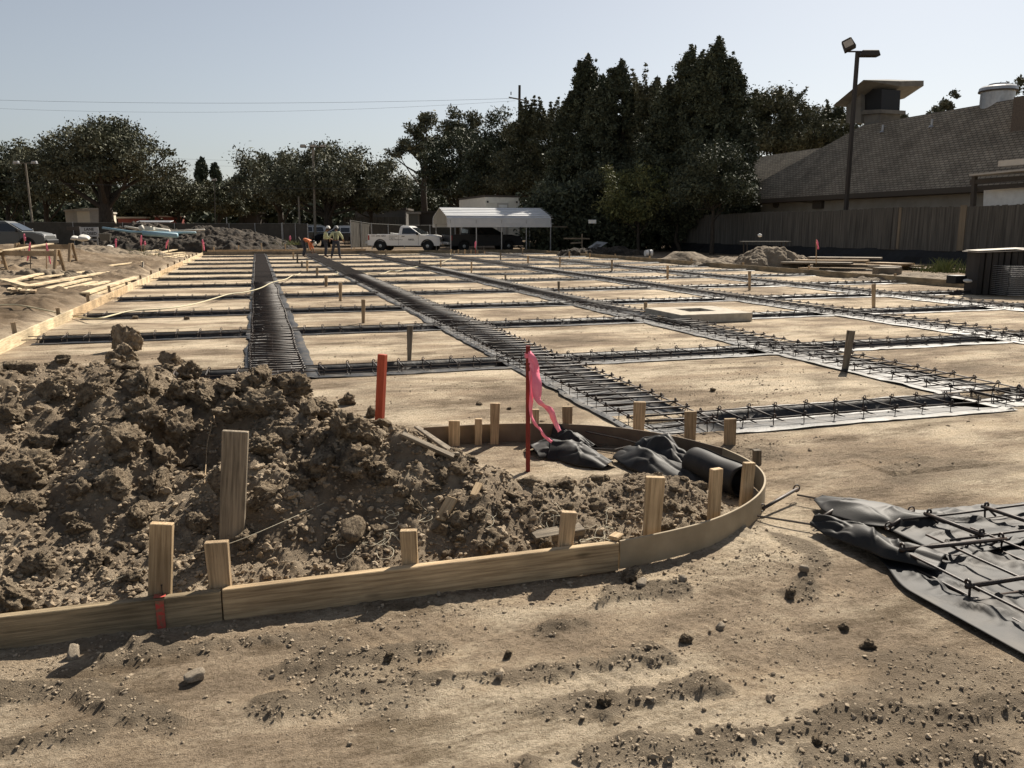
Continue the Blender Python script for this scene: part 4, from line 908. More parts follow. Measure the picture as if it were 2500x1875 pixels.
def tree(base, crown, label, kind='oak', lf=None, nclump=130, per=90, ls=.26, seed=1, cr=.16, trunk_r=.35, name='tree', group='trees behind the site', hollow=.42, forks=7, spires=None, cat='tree', gap=.0, wisp=0):
    """crown = (dx, dy, zc, rx, ry, rz) relative to base"""
    r = np.random.default_rng(seed); bz = Vector(base); dx, dy, zc, rx, ry, rz = crown
    root = empty(name, bz, 0, label, cat, group)
    cl = []
    k = 0
    if kind == 'column': nclump = int(nclump*1.6); per = per*1.25
    while len(cl) < nclump and k < nclump*30:
        k += 1
        d = r.normal(size=3); d /= np.linalg.norm(d)
        u = hollow+(1-hollow)*r.random()**.6 if r.random() < .8 else r.random()**.5
        if kind == 'oak':
            lob = 1+.60*mnoise.noise(Vector(d*1.5)+Vector((seed*3.3, 0, 0)))+.25*mnoise.noise(Vector(d*3.4)+Vector((0, seed*2.1, 0)))
            if d[2] < -.25: d[2] *= .4
            p = np.array([dx+d[0]*rx*u*lob, dy+d[1]*ry*u*lob, zc+d[2]*rz*u*lob]); R_ = cr*rx*r.uniform(.6, 1.25)
        elif kind == 'column':
            sp = spires[r.integers(len(spires))] if spires else (0, 0, 1, 1)
            h = r.random()**.75; z = (zc-rz)+h*2*rz*sp[2]
            prof = (1-h)**.50*(.6+.4*min(1, h*6+.35)); a = r.random()*6.283; q = (r.random()**.45)
            wv = 1+.35*mnoise.noise(Vector((math.cos(a)*1.4, math.sin(a)*1.4, z*.35+seed)))
            p = np.array([dx+sp[0]+math.cos(a)*rx*sp[3]*prof*q*wv, dy+sp[1]+math.sin(a)*ry*sp[3]*prof*q*wv, z]); R_ = cr*rx*(.36+.75*(1-h))*r.uniform(.6, 1.2)
        if gap and mnoise.noise(Vector(p*.42)+Vector((seed, 0, 0))) > gap: continue
        cl.append((*p, R_))
    if wisp:                                           # open shoots standing out of the top
        for i in range(wisp):
            a = r.random()*6.283; x0 = dx+math.cos(a)*rx*.65*r.random(); y0 = dy+math.sin(a)*ry*.6*r.random(); z0 = zc+rz*.72
            L_ = rz*r.uniform(.25, .55); lean = r.normal()*.35
            for t in np.linspace(0, 1, 9): cl.append((x0+lean*L_*t, y0, z0+L_*t, .10+.22*(1-t)))
    if kind == 'column' and rx > 1.5:                     # pointed leaders and side shoots
        for sp in (spires or [(0, 0, 1, 1)]):
            zt = (zc-rz)+2*rz*sp[2]
            for t in np.linspace(0, 1, 14): cl.append((dx+sp[0]+.15*math.sin(t*9), dy+sp[1], zt-1.9+2.5*t, .62*(1-t)**.8+.09))
            for _ in range(9):
                a = r.random()*6.283; z0 = zt-r.uniform(.6, 5.5); R1 = rx*sp[3]*max(.12, ((zt-z0)/(2*rz))**.5)*.75
                for t in np.linspace(0, 1, 7): cl.append((dx+sp[0]+math.cos(a)*R1*(.8+.45*t), dy+sp[1]+math.sin(a)*R1*(.8+.45*t), z0+t*r.uniform(.8, 1.5), .30*(1-t)+.08))
    cl = np.array(cl)
    q, f = leaves(cl, per, ls, seed+100)
    npmesh('crown', q, f, lf or LF_OAK, parent=root)
    b = MB(); top = Vector((dx*.4, dy*.4, zc-rz*(.15 if kind == 'oak' else -.6)))
    mid_ = Vector((dx*.15+r.normal()*.15, dy*.1, max(.8, (zc-rz)*.75)))
    b.tube([Vector((0, 0, -.3)), Vector((0, 0, .3)), mid_, mid_.lerp(top, .5), top], [trunk_r*1.45, trunk_r*1.1, trunk_r, trunk_r*.75, trunk_r*.35], 8)
    order = r.permutation(min(len(cl), nclump))[:forks]
    for i in order:
        e = Vector(cl[i, :3]); s = mid_.lerp(top, r.uniform(.05, .8)); m1 = s.lerp(e, .5)+Vector((0, 0, -.06*(e-s).length+r.normal()*.2))
        rr = trunk_r*r.uniform(.28, .5); b.tube([s, m1, e], [rr, rr*.65, rr*.22], 6, caps=False)
    b.build('trunk', M_BARK, root, smooth=True)
    return root
def ptree(px, d, cx, ctop, cbot, wpx, label, by=None, **kw):
    """trunk foot at pixel column px and distance d; crown seen between rows ctop and cbot, centred on column cx"""
    base = AD(px, 562, d); base.z = 0
    t = AD(cx, ctop, d); bt = AD(cx, cbot, d); rx = wpx/2*d/2000.
    zc = (t.z+bt.z)/2; rz = (t.z-bt.z)/2
    off = t-base
    return tree(base, (off.x, off.y, zc, rx*1.0, rx*.85, rz*.98), label, **kw)
ptree(262, 96, 240, 300, 500, 300, 'broad old oak with a thick forked trunk rising above the fence at left', lf=LF_OAK, nclump=170, per=95, ls=.30, seed=3, trunk_r=.75, forks=18, gap=.30, cr=.13)
ptree(250, 97, 250, 284, 400, 150, 'upper storey of leaning pine foliage above the old oak', lf=LF_OAK, nclump=60, per=80, ls=.28, seed=14, trunk_r=.4, forks=16, gap=.25, cr=.2, hollow=.3)
ptree(20, 110, 20, 348, 560, 190, 'rounded dark tree at the far left edge', lf=LF_DARK, nclump=130, per=100, ls=.34, seed=5)
ptree(110, 104, 118, 352, 545, 190, 'dark tree between the left edge and the old oak', lf=LF_OAK, nclump=130, per=95, ls=.32, seed=8, gap=.4)
ptree(-120, 112, -120, 370, 560, 220, 'dark tree just outside the left edge', lf=LF_DARK, nclump=100, per=80, ls=.36, seed=6)
ptree(440, 115, 420, 428, 548, 200, 'low round bushy tree right of the old oak', lf=LF_OLIVE, nclump=120, per=95, ls=.30, seed=9, trunk_r=.3)
ptree(530, 108, 545, 440, 552, 110, 'small pale-topped tree behind the fence near the dark pile', lf=LF_OLIVE, nclump=80, per=90, ls=.28, seed=10, trunk_r=.25)
ptree(360, 125, 350, 430, 550, 150, 'dense dark tree behind the red wall', lf=LF_DARK, nclump=100, per=90, ls=.34, seed=12)
ptree(490, 160, 490, 390, 520, 46, 'narrow pointed conifer on the skyline', kind='column', lf=LF_DARK, nclump=50, per=60, ls=.4, seed=20, cr=.4, trunk_r=.25, forks=2)
ptree(524, 165, 524, 404, 520, 40, 'smaller pointed conifer beside the taller one on the skyline', kind='column', lf=LF_DARK, nclump=40, per=60, ls=.4, seed=21, cr=.4, trunk_r=.2, forks=2)
ptree(600, 120, 600, 420, 552, 170, 'dark tree left behind the middle oak', lf=LF_DARK, nclump=120, per=95, ls=.33, seed=22)
ptree(795, 82, 800, 362, 530, 330, 'wide spreading oak with a straight dark trunk behind the open gate', lf=LF_OAK, nclump=220, per=115, ls=.24, seed=23, trunk_r=.42, forks=22, gap=.36, cr=.12)
ptree(690, 92, 665, 372, 545, 170, 'leafy tree merging with the middle oak on its left', lf=LF_OAK, nclump=130, per=100, ls=.28, seed=24, gap=.45, cr=.15)
ptree(905, 84, 915, 440, 540, 140, 'low olive-green tree above the bed of the white pickup', lf=LF_OLIVE, nclump=90, per=110, ls=.22, seed=25, trunk_r=.2)
ptree(1042, 112, 1035, 272, 440, 130, 'open-crowned pine with visible limbs left of the tall dark trees', lf=LF_OAK, nclump=66, per=70, ls=.34, seed=26, trunk_r=.4, forks=24, gap=.15, cr=.16, name='pine_tree', hollow=.4)
ptree(1000, 125, 1000, 430, 555, 160, 'dark tree at the foot of the open pine', lf=LF_DARK, nclump=100, per=90, ls=.34, seed=27)
ptree(1120, 98, 1125, 320, 550, 170, 'dark leafy tree behind the carport', lf=LF_DARK, nclump=150, per=105, ls=.28, seed=28)
ptree(1125, 104, 1130, 262, 400, 80, 'tuft-topped pine rising behind the carport tree', lf=LF_OAK, nclump=45, per=80, ls=.3, seed=29, trunk_r=.3, cr=.26, gap=.2, forks=14, name='pine_tree')
ptree(1225, 90, 1225, 292, 560, 210, 'big dark tree in front of the utility pole', lf=LF_DARK, nclump=190, per=110, ls=.26, seed=30)
ptree(1320, 84, 1315, 275, 560, 190, 'wispy willow-like tree with thin shoots standing out of its top', lf=LF_OLIVE, nclump=190, per=110, ls=.20, seed=31, wisp=22, cr=.14)
ptree(1430, 72, 1432, 148, 590, 190, 'tall laurel with one pointed top left of the taller pair', kind='column', lf=LF_DARK, nclump=330, per=80, ls=.20, seed=32, cr=.17, trunk_r=.25, spires=[(0, 0, 1, 1), (1.6, .3, .9, .8), (-1.2, .4, .80, .9)], group='tall laurels')
ptree(1520, 70, 1515, 160, 590, 190, 'tall laurel with ragged twin tops in the middle of the dark row', kind='column', lf=LF_DARK, nclump=330, per=80, ls=.20, seed=33, cr=.17, trunk_r=.25, spires=[(0, 0, 1, 1), (-1.8, 0, .86, .9), (1.5, .5, .88, .8)], group='tall laurels')
ptree(1610, 68, 1600, 205, 590, 190, 'shorter thin-topped laurel between the tall ones', kind='column', lf=LF_OLIVE, nclump=300, per=72, ls=.18, seed=34, cr=.17, trunk_r=.2, spires=[(0, 0, 1, 1), (1.2, .4, .85, .8)], group='tall laurels', wisp=10)
ptree(1690, 62, 1686, 128, 580, 210, 'tall laurel with a slim pointed top right of centre', kind='column', lf=LF_DARK, nclump=380, per=80, ls=.18, seed=35, cr=.16, trunk_r=.25, spires=[(0, 0, 1, 1), (-1.6, .3, .8, .9)], group='tall laurels')
ptree(1752, 60, 1752, 108, 560, 200, 'tallest laurel with a broken double top beside the house roof', kind='column', lf=LF_DARK, nclump=400, per=80, ls=.18, seed=36, cr=.16, trunk_r=.25, spires=[(0, 0, 1, 1), (1.4, 0, .88, .85), (-.9, .6, .92, .8)], group='tall laurels')
ptree(1560, 60, 1560, 385, 600, 200, 'yellow-green shrub mass in front of the tall laurels', lf=LF_YEL, nclump=90, per=90, ls=.16, seed=37, trunk_r=.12, cr=.18, group='tall laurels')
ptree(1740, 54, 1745, 340, 560, 190, 'glossy lower growth hanging over the wooden fence', lf=LF_DARK, nclump=150, per=95, ls=.15, seed=38, trunk_r=.14, cr=.17, group='tall laurels')
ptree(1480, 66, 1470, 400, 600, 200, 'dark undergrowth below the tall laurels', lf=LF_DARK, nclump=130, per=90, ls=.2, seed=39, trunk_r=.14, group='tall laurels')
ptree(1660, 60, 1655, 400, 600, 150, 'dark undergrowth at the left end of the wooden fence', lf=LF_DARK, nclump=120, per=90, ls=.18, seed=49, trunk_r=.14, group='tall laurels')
ptree(1900, 78, 1900, 235, 420, 200, 'grey-green twiggy tree above the left part of the house roof', lf=LF_OLIVE, nclump=190, per=90, ls=.2, seed=40, wisp=16, gap=.4)
ptree(2020, 80, 2020, 265, 420, 190, 'grey-green tree behind the lamp post', lf=LF_OLIVE, nclump=170, per=90, ls=.2, seed=41, wisp=8, gap=.4)
ptree(2175, 84, 2180, 252, 420, 90, 'treetop just showing above the ridge right of the roof tower', lf=LF_OLIVE, nclump=70, per=80, ls=.22, seed=42, gap=.4)
ptree(2310, 80, 2312, 225, 400, 80, 'small round treetop peeping over the middle of the ridge', lf=LF_OAK, nclump=60, per=80, ls=.22, seed=43, gap=.3)
ptree(2500, 76, 2505, 190, 400, 110, 'tree behind the round roof vent at the right edge', lf=LF_OAK, nclump=70, per=80, ls=.24, seed=44, gap=.3)
ptree(2236, 84, 2236, 260, 400, 60, 'tiny treetop on the ridge between two others', lf=LF_OLIVE, nclump=40, per=70, ls=.22, seed=45, gap=.3)
# distant belt of trees closing the horizon
r = np.random.default_rng(77); cl = []
for i in range(1500):
    px = r.uniform(-900, 3400); d = r.uniform(125, 160); p = AD(px, 562, d); z = abs(r.normal())*2.4+.6
    cl.append((p.x, p.y, min(z, 7.0), r.uniform(1.6, 3.2)))
q, f = leaves(np.array(cl), 120, 1.0, 5)
tag(npmesh('treeline', q, f, LF_DARK), 'distant belt of dark trees closing the horizon', 'trees', kind='stuff')

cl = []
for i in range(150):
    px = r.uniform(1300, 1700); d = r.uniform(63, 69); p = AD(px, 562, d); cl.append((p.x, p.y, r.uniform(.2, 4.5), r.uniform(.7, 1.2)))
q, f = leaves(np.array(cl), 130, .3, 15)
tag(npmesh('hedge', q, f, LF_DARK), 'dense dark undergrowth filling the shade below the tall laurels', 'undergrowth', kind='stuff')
# ------------------------------------------------------------ heaps
def heap(name, c, rx, ry, h, m, label, seed, n=150, rz_=0, rough=1., cell=1.):
    u = np.linspace(-1, 1, n); U, V_ = np.meshgrid(u, u); X = c.x+U*rx*1.15; Y = c.y+V_*ry*1.15
    rr = np.sqrt(U**2+V_**2)*1.15+.28*fbm(X, Y, 1.2/max(rx, ry)*1.3, 3, seed)
    e = np.clip(1-rr, 0, 1); z = h*np.minimum(1, e**.75*1.25)*(1+.3*fbm(X, Y, .9/rx, 3, seed+4)); k = sstep(0, .2, e)
    z = z+k*rough*(.16*h*fbm(X, Y, 2.2, 4, seed+9)+cell*.55*cells(X, Y, 2.4, seed)+cell*.6*cells(X, Y, 5.5, seed+2)+.05*h*fbm(X, Y, 9, 3, seed))-.06*(1-k)-.02
    Vv = np.stack([X.ravel(), Y.ravel(), (z+c.z).ravel()], 1); i_ = (np.arange(n-1)[:, None]*n+np.arange(n-1)[None, :]).ravel(); F_ = np.stack([i_, i_+1, i_+1+n, i_+n], 1)
    return tag(npmesh(name, Vv, F_, m, smooth=True), label, 'dirt pile', 'dirt piles around the slab')
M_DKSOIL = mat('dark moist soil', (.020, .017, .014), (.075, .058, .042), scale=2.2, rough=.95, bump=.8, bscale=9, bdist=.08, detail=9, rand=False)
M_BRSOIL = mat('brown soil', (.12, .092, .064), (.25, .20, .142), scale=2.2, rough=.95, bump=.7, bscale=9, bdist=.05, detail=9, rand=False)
def gp(px, py): return G(px, py)
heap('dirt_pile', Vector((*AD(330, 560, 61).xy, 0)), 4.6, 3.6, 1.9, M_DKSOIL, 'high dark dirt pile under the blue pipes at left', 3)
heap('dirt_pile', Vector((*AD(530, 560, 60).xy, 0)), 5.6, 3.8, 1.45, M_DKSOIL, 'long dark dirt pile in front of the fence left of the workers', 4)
heap('dirt_pile', Vector((*AD(200, 560, 46).xy, 0)), 4.4, 3.2, .55, M_BRSOIL, 'low brown dirt pile in front of the lane sign', 5, cell=.6)
heap('dirt_pile', Vector((*AD(60, 560, 27).xy, 0)), 2.2, .8, .22, M_BRSOIL, 'small clods of turned soil under the left lumber', 6)
sp = AD(1893, 560, 35)
heap('dirt_pile', Vector((sp.x, sp.y, 0)), 1.7, 1.4, .78, M_BRSOIL, 'sunlit conical sand pile behind the right form', 7, cell=.5, rough=1.1)
heap('dirt_pile', Vector((*AD(1790, 560, 37).xy, 0)), 2.4, 1.0, .32, M_BRSOIL, 'low spill of sand left of the conical pile', 8, cell=.5)
heap('dirt_pile', Vector((*AD(1672, 560, 42).xy, 0)), 1.5, 1.2, .48, M_BRSOIL, 'shaded grey sand pile left of the conical pile', 9, cell=.2, rough=.4)
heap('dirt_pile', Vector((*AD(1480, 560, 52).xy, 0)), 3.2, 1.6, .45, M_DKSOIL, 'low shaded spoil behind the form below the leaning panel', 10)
heap('dirt_pile', Vector((*AD(2240, 560, 27).xy, 0)), 2.6, 1.6, .16, M_BRSOIL, 'loose soil behind the right form below the lumber stack', 11, cell=.4)

# ------------------------------------------------------------ house behind the wooden fence
def shingle():
    m = bpy.data.materials.new('asphalt shingles'); m.use_nodes = True; nt = m.node_tree; N = nt.nodes; L = nt.links; b = N['Principled BSDF']; b.inputs['Roughness'].default_value = .9; b.inputs['Specular IOR Level'].default_value = .2
    uv = N.new('ShaderNodeUVMap'); br = N.new('ShaderNodeTexBrick'); br.inputs['Scale'].default_value = 1; br.inputs['Brick Width'].default_value = .32; br.inputs['Row Height'].default_value = .165; br.inputs['Mortar Size'].default_value = .018; br.inputs['Mortar Smooth'].default_value = .3
    br.inputs['Color1'].default_value = (.24, .20, .15, 1); br.inputs['Color2'].default_value = (.33, .28, .21, 1); br.inputs['Mortar'].default_value = (.06, .052, .042, 1); br.inputs['Bias'].default_value = -.1
    L.new(uv.outputs[0], br.inputs['Vector']); n = N.new('ShaderNodeTexNoise'); n.inputs['Scale'].default_value = .8; n.inputs['Detail'].default_value = 6; L.new(uv.outputs[0], n.inputs['Vector'])
    mr = N.new('ShaderNodeMapRange'); mr.inputs[1].default_value = .3; mr.inputs[2].default_value = .7; mr.inputs[3].default_value = .72; mr.inputs[4].default_value = 1.2; L.new(n.outputs[0], mr.inputs[0])
    mx = N.new('ShaderNodeMix'); mx.data_type = 'RGBA'; mx.blend_type = 'MULTIPLY'; mx.inputs[0].default_value = 1; L.new(br.outputs[0], mx.inputs[6]); L.new(mr.outputs[0], mx.inputs[7]); L.new(mx.outputs[2], b.inputs['Base Color'])
    bp = N.new('ShaderNodeBump'); bp.inputs['Strength'].default_value = .8; bp.inputs['Distance'].default_value = .02; L.new(br.outputs['Fac'], bp.inputs['Height']); bp.invert = True; L.new(bp.outputs[0], b.inputs['Normal'])
    return m
M_SH = shingle(); M_WALL = mat('painted block wall', (.26, .235, .20), (.32, .29, .25), scale=1.5, rough=.9, rand=False); M_TRIM = mat('brown trim', (.075, .062, .05), rough=.8); M_PALE = mat('pale trim', (.42, .38, .33), (.5, .46, .4), scale=3, rough=.8)
house = empty('house', (34, 40, 0), 0, 'long house with a big dark shingle roof behind the wooden fence', 'house')
def roofplane(name, pts_, parent, th=.18):
    """pts: world points, eave first edge; gives uv along eave and up slope"""
    P = [Vector(p) for p in pts_]; ex = (P[1]-P[0]).normalized(); n = ex.cross(P[2]-P[0]).normalized(); ey = n.cross(ex)
    if n.z < 0: n = -n
    k = len(P); vs = P+[p-n*th for p in P]; fs = [tuple(range(k)), tuple(range(2*k-1, k-1, -1))]+[(i, i+k, (i+1) % k+k, (i+1) % k) for i in range(k)]
    me = bpy.data.meshes.new(name); me.from_pydata([tuple(v-parent.location) for v in vs], [], fs); me.materials.append(M_SH)
    uvl = me.uv_layers.new(name='UVMap')
    for l in me.loops:
        v = vs[l.vertex_index]-P[0]; uvl.data[l.index].uv = (v.dot(ex), abs(v.dot(ey)))
    o = bpy.data.objects.new(name, me); COL.objects.link(o); o.parent = parent; return o
RY = AX(2107, 312, 36.9).y; RZ = AX(2300, 272, 36.9).z
rf = roofplane('roof', [(33.4, 20, 3.62), (33.4, 55.0, 3.62), (36.9, RY, RZ), (36.9, 20, RZ)], house)
roofplane('roof', [(48.6, 20, 3.62), (36.92, 20, RZ-.02), (36.92, RY, RZ-.02), (48.6, 55.0, 3.62)], house)
roofplane('roof', [(33.4, 55.02, 3.60), (48.6, 55.02, 3.60), (36.9, RY+.05, RZ-.05)], house)
roofplane('roof', [(35.2, 47.5, 3.9), (35.2, 66, 3.9), (38.0, 66, AX(1900, 376, 38.0).z), (38.0, 47.5, AX(1900, 376, 38.0).z)], house)
def hb(name, lo, hi, m, parent=house, bevel=0):
    b = MB(); lo = Vector(lo)-parent.location; hi = Vector(hi)-parent.location; b.box((lo+hi)/2, hi-lo); return b.build(name, m, parent, bevel=bevel)
hb('wall', (34.2, 20, 0), (47.8, 54.6, 3.5), M_WALL); hb('wall', (35.8, 54.62, 0), (46, 65.5, 3.8), M_WALL)
hb('fascia', (33.30, 20, 3.38), (33.38, 55.6, 3.66), M_TRIM)
hb('soffit', (33.39, 20.01, 3.36), (34.19, 55.2, 3.40), M_TRIM)
for p_, s_ in ((AX(2112, 318, 36.4), 0), (AX(2155, 318, 36.4), 1), (AX(2275, 305, 36.2), 2)):
    if s_:
        b = MB(); b.tube([p_-house.location-Vector((0, 0, .2)), p_-house.location+Vector((0, 0, .32))], .07, 8); b.lathe([(.16, 0), (.09, .10)], 10, c=p_-house.location-Vector((.04, 0, .13))); b.build('roof_vent', M_STEEL, house)
# junction box, lamp and conduit under the eave
b = MB(); p_ = AX(1998, 497, 34.1)-house.location; b.box(p_, (.25, .9, .62)); b.build('wall_box', M_TRIM, house, bevel=.02)
b = MB(); p_ = AX(1895, 498, 34.1)-house.location; b.lathe([(.02, -.10), (.26, -.10), (.26, .05), (.02, .07)], 16, axis='x', c=p_); b.build('wall_lamp', M_TRIM, house)
b = MB(); b.tube([AX(1915, 490, 34.15)-house.location, AX(1985, 495, 34.15)-house.location], .025, 6); b.build('conduit', M_TRIM, house)
# tower with the slanting canopy on the ridge
tw = empty('roof_tower', AX(2107, 300, 37.6), 0, 'small tower with a slanting flat canopy on the house ridge', 'roof tower')
def tb(name, pix, x0, x1, m):
    P = [AX(a, b_, x0)-tw.location for a, b_ in pix]; Q = [p+Vector((x1-x0, 0, 0)) for p in P]; k = len(P); b = MB()
    b.add(P+Q, [tuple(range(k)), tuple(range(2*k-1, k-1, -1))]+[(i, (i+1) % k, (i+1) % k+k, i+k) for i in range(k)]); return b.build(name, m, tw)
M_TOW = mat('tower stucco', (.13, .12, .105), (.18, .168, .148), scale=2, rough=.9)
tb('pier', [(2066, 300), (2066, 245), (2102, 228), (2102, 300)], 37.0, 38.6, M_TOW)
tb('opening', [(2102.2, 268), (2102.2, 228), (2120, 216), (2153, 218), (2151, 268)], 37.3, 38.7, M_BLACK)
tb('sill', [(2098, 280), (2098, 269), (2151, 267), (2151, 276)], 37.05, 38.9, M_TOW)
tb('base', [(2112, 312), (2106, 281), (2150, 277), (2146, 300)], 37.2, 38.7, M_TOW)
P = [AX(2033, 258, 36.2), AX(2108, 195, 36.2), AX(2199, 198, 38.6), AX(2199, 211, 38.6), AX(2152, 243, 38.6), AX(2069, 262, 37.2)]
b = MB(); up_ = Vector((.4, 0, .55)); P = [p-tw.location for p in P]
b.add(P+[p+Vector((2.2, .5, .22)) for p in P], [(0, 1, 2, 3, 4, 5), (11, 10, 9, 8, 7, 6)]+[(i, (i+1) % 6, (i+1) % 6+6, i+6) for i in range(6)]); b.build('canopy', M_TOW, tw)
# round exhaust vent on the ridge
c_ = AX(2434, 250, 37.5); vt = empty('roof_fan', c_, 0, 'round metal exhaust fan housing on the house ridge at right', 'roof vent')
b = MB(); s_ = .94; b.lathe([(.86*s_, -.6), (.86*s_, .50), (.98*s_, .57), (.95*s_, .72), (.84*s_, .80), (.55*s_, .83), (.5*s_, .92), (.2, .94)], 28); b.build('housing', M_STEEL, vt, smooth=False)
b = MB(); b.lathe([(.995*s_, .51), (.995*s_, .57)], 28); b.build('band', M_TRIM, vt)
# brick chimney at the right edge, steel canopy and white screen in front of the house
M_BRK = mat('brown brick', (.10, .08, .065), (.15, .12, .095), scale=14, rough=.9)
b = MB(); p0 = AX(2492, 380, 36.0); b.box((p0.x, p0.y-.5, 6.2), (1.0, 1.6, 3.4)); o = b.build('chimney', M_BRK); o.parent = house; o.matrix_parent_inverse = Matrix.Translation(-house.location)
b = MB(); b.box((p0.x, p0.y-.5, 7.98), (1.25, 1.85, .16)); o = b.build('chimney_cap', M_TRIM); o.parent = [c for c in house.children if c.name.startswith('chimney')][0]; o.matrix_parent_inverse = Matrix.Translation(-house.location)
can = empty('steel_canopy', AX(2376, 500, 32), 0, 'dark steel canopy frame with pale top flashing beside the house', 'canopy')
def cb(name, a, b_, w_, t_, m, X=32.):
    q_ = MB(); q_.bar(AX(*a, X)-can.location, AX(*b_, X)-can.location, w_, t_); return q_.build(name, m, can)
cb('post', (2375, 515), (2380, 428), .18, .18, M_TRIM); cb('beam', (2370, 445), (2620, 425), .12, .2, M_TRIM); cb('flashing', (2385, 428), (2620, 405), .9, .08, M_PALE); cb('beam', (2385, 462), (2620, 444), .12, .14, M_TRIM, 32.2)
cb('rail', (2445, 400), (2620, 385), .4, .26, M_PALE, 33.0)
b = MB(); P = [AX(2400, 508, 32.6), AX(2620, 500, 32.6), AX(2620, 446, 32.6), AX(2402, 459, 32.6)]; b.add(P+[p+Vector((.1, 0, 0)) for p in P], [(0, 1, 2, 3), (7, 6, 5, 4), (0, 4, 5, 1), (1, 5, 6, 2), (2, 6, 7, 3), (3, 7, 4, 0)]); tag(b.build('screen_panel', M_WHITE), 'pale wall panel above the fence at the right edge', 'wall panel')

# ------------------------------------------------------------ wooden fence on its dark skirt
fx = 30.
fence = empty('wooden_fence', (fx, 40, 0), 0, 'tall weathered board fence in shade in front of the house', 'fence')
M_FEN = mat('weathered fence boards', (.055, .051, .045), (.135, .124, .107), scale=1.6, rough=.9, stretch=(1, 5, .25), rand=False, bump=.3, bscale=12, detail=8); M_FENB = mat('newer fence board', (.17, .135, .095), (.23, .185, .13), scale=3, rough=.9, stretch=(1, 5, .3))
b = MB(); rr = random.Random(4); y = 22.
while y < 55.6:
    w_ = .14; t_ = 2.62+rr.uniform(-.015, .02)+.03*math.sin(y*.6); b.box((rr.uniform(-.008, .008), y-40+w_/2, (t_+.62)/2), (.02, w_-.006, t_-.62)); y += w_
b.build('boards', M_FEN, fence)
for (px, w_) in ((2198, .16), (2352, .34), (2178, .10)):
    p = AX(px, 520, fx-.03); b = MB(); b.box((-.035, p.y-40, 1.66), (.03, w_, 1.98)); b.build('board', M_FENB if px != 2178 else M_FEN, fence)
M_SKIRT = mat('black silt cloth', (.010, .010, .011), (.018, .018, .018), scale=3, rough=.7)
b = MB(); 
vs = []; ys_ = np.arange(20, 57, .5)
for y in ys_: vs += [(.02+.05*math.sin(y*2.1), y-40, .66+.02*math.sin(y*1.3)), (-.14+.08*math.sin(y*1.7), y-40, .33), (-.28+.06*math.sin(y*2.6), y-40, -.03)]
fs = []
for i in range(len(ys_)-1):
    for k in (0, 1): fs.append((i*3+k, i*3+k+1, i*3+k+4, i*3+k+3))
b.add(vs, fs); b.build('skirt', M_SKIRT, fence)
# pale meter post at the fence end
mp_ = empty('meter_post', AX(1660, 590, fx-.3), 0, 'pale upright post with two black dials at the fence end', 'post'); mp_.location.z = 0
b = MB(); b.box((0, 0, 1.55), (.08, .28, 1.5)); b.build('post', M_PALE, mp_)
for z in (1.95, 1.72): b = MB(); b.box((-.05, 0, z), (.03, .12, .14)); b.build('dial', M_BLACK, mp_)

# ------------------------------------------------------------ lamp post, utility pole, light poles, wires
M_POLE = mat('dark bronze pole', (.045, .038, .032), rough=.6); M_WPOLE = mat('grey wood pole', (.19, .165, .13), (.26, .225, .18), scale=3, rough=.9, stretch=(1, 1, .2))
lb_ = AX(2065, 515, 31.2); lp = empty('lamp_post', (lb_.x, lb_.y, 0), 0, 'tall dark lamp post with two floodlights behind the wooden fence', 'lamp post')
tz = AD(2083, 125, math.hypot(lb_.x, lb_.y)*math.cos(math.atan2(lb_.x, lb_.y)-YAW)).z
b = MB(); b.bar((0, 0, 0), (0, 0, tz), .19, .19, up=Vector((0, 1, 0)), wd2=.14); b.build('pole', M_POLE, lp)
def head(parent, c, d, yawa, pitch, m=M_POLE, lens=True, name='floodlight'):
    h_ = bpy.data.objects.new(name, None); b = MB(); b.box((0, 0, 0), (d[0], d[1], d[2]), taper=(.82, .82)); o = b.build(name, m, parent, bevel=.03)
    o.location = c; o.rotation_euler = (pitch, 0, yawa); bpy.data.objects.remove(h_)
    if lens: b = MB(); b.box((0, -d[1]/2-.006, 0), (d[0]*.72, .01, d[2]*.6)); l = b.build('lens', M_PALE, o)
    return o
head(lp, (.62*RT[0], .62*RT[1], tz-.12), (1.05, .6, .30), -YAW, 0, lens=False)
h1 = head(lp, (-.52*RT[0], -.52*RT[1], tz+.32), (.62, .42, .58), -YAW-.35, -.25)
h1.rotation_euler = (-.2, -.45, -YAW-.3)
b = MB(); b.bar((-.5*RT[0], -.5*RT[1], tz-.02), (.3*RT[0], .3*RT[1], tz-.02), .07, .07); b.build('bracket', M_POLE, lp)
up0 = AD(1265, 562, 100); up_ = empty('utility_pole', (up0.x, up0.y, 0), 0, 'dark utility pole with a crossarm above the trees', 'utility pole'); tz = AD(1268, 208, 100).z
b = MB(); b.tube([(0, 0, 0), (.15, 0, tz)], [.2, .15], 8); b.build('pole', M_POLE, up_)
zc = AD(1268, 243, 100).z; b = MB(); b.bar((-1.0*RT[0], -1.2*RT[1]+.3, zc+.3), (1.1*RT[0], -.8, zc-.25), .12, .14); b.build('crossarm', M_WPOLE, up_)
for k, (a, z) in enumerate(((-.9, .5), (.95, 0))): b = MB(); b.lathe([(.06, 0), (.08, .1), (.04, .2), (.08, .25), (.03, .36)], 8, c=(a*RT[0], a*RT[1]*.4, zc+z)); b.build('insulator', M_BLACK, up_)
M_WIRE = mat('wire', (.05, .05, .05), rough=.5)
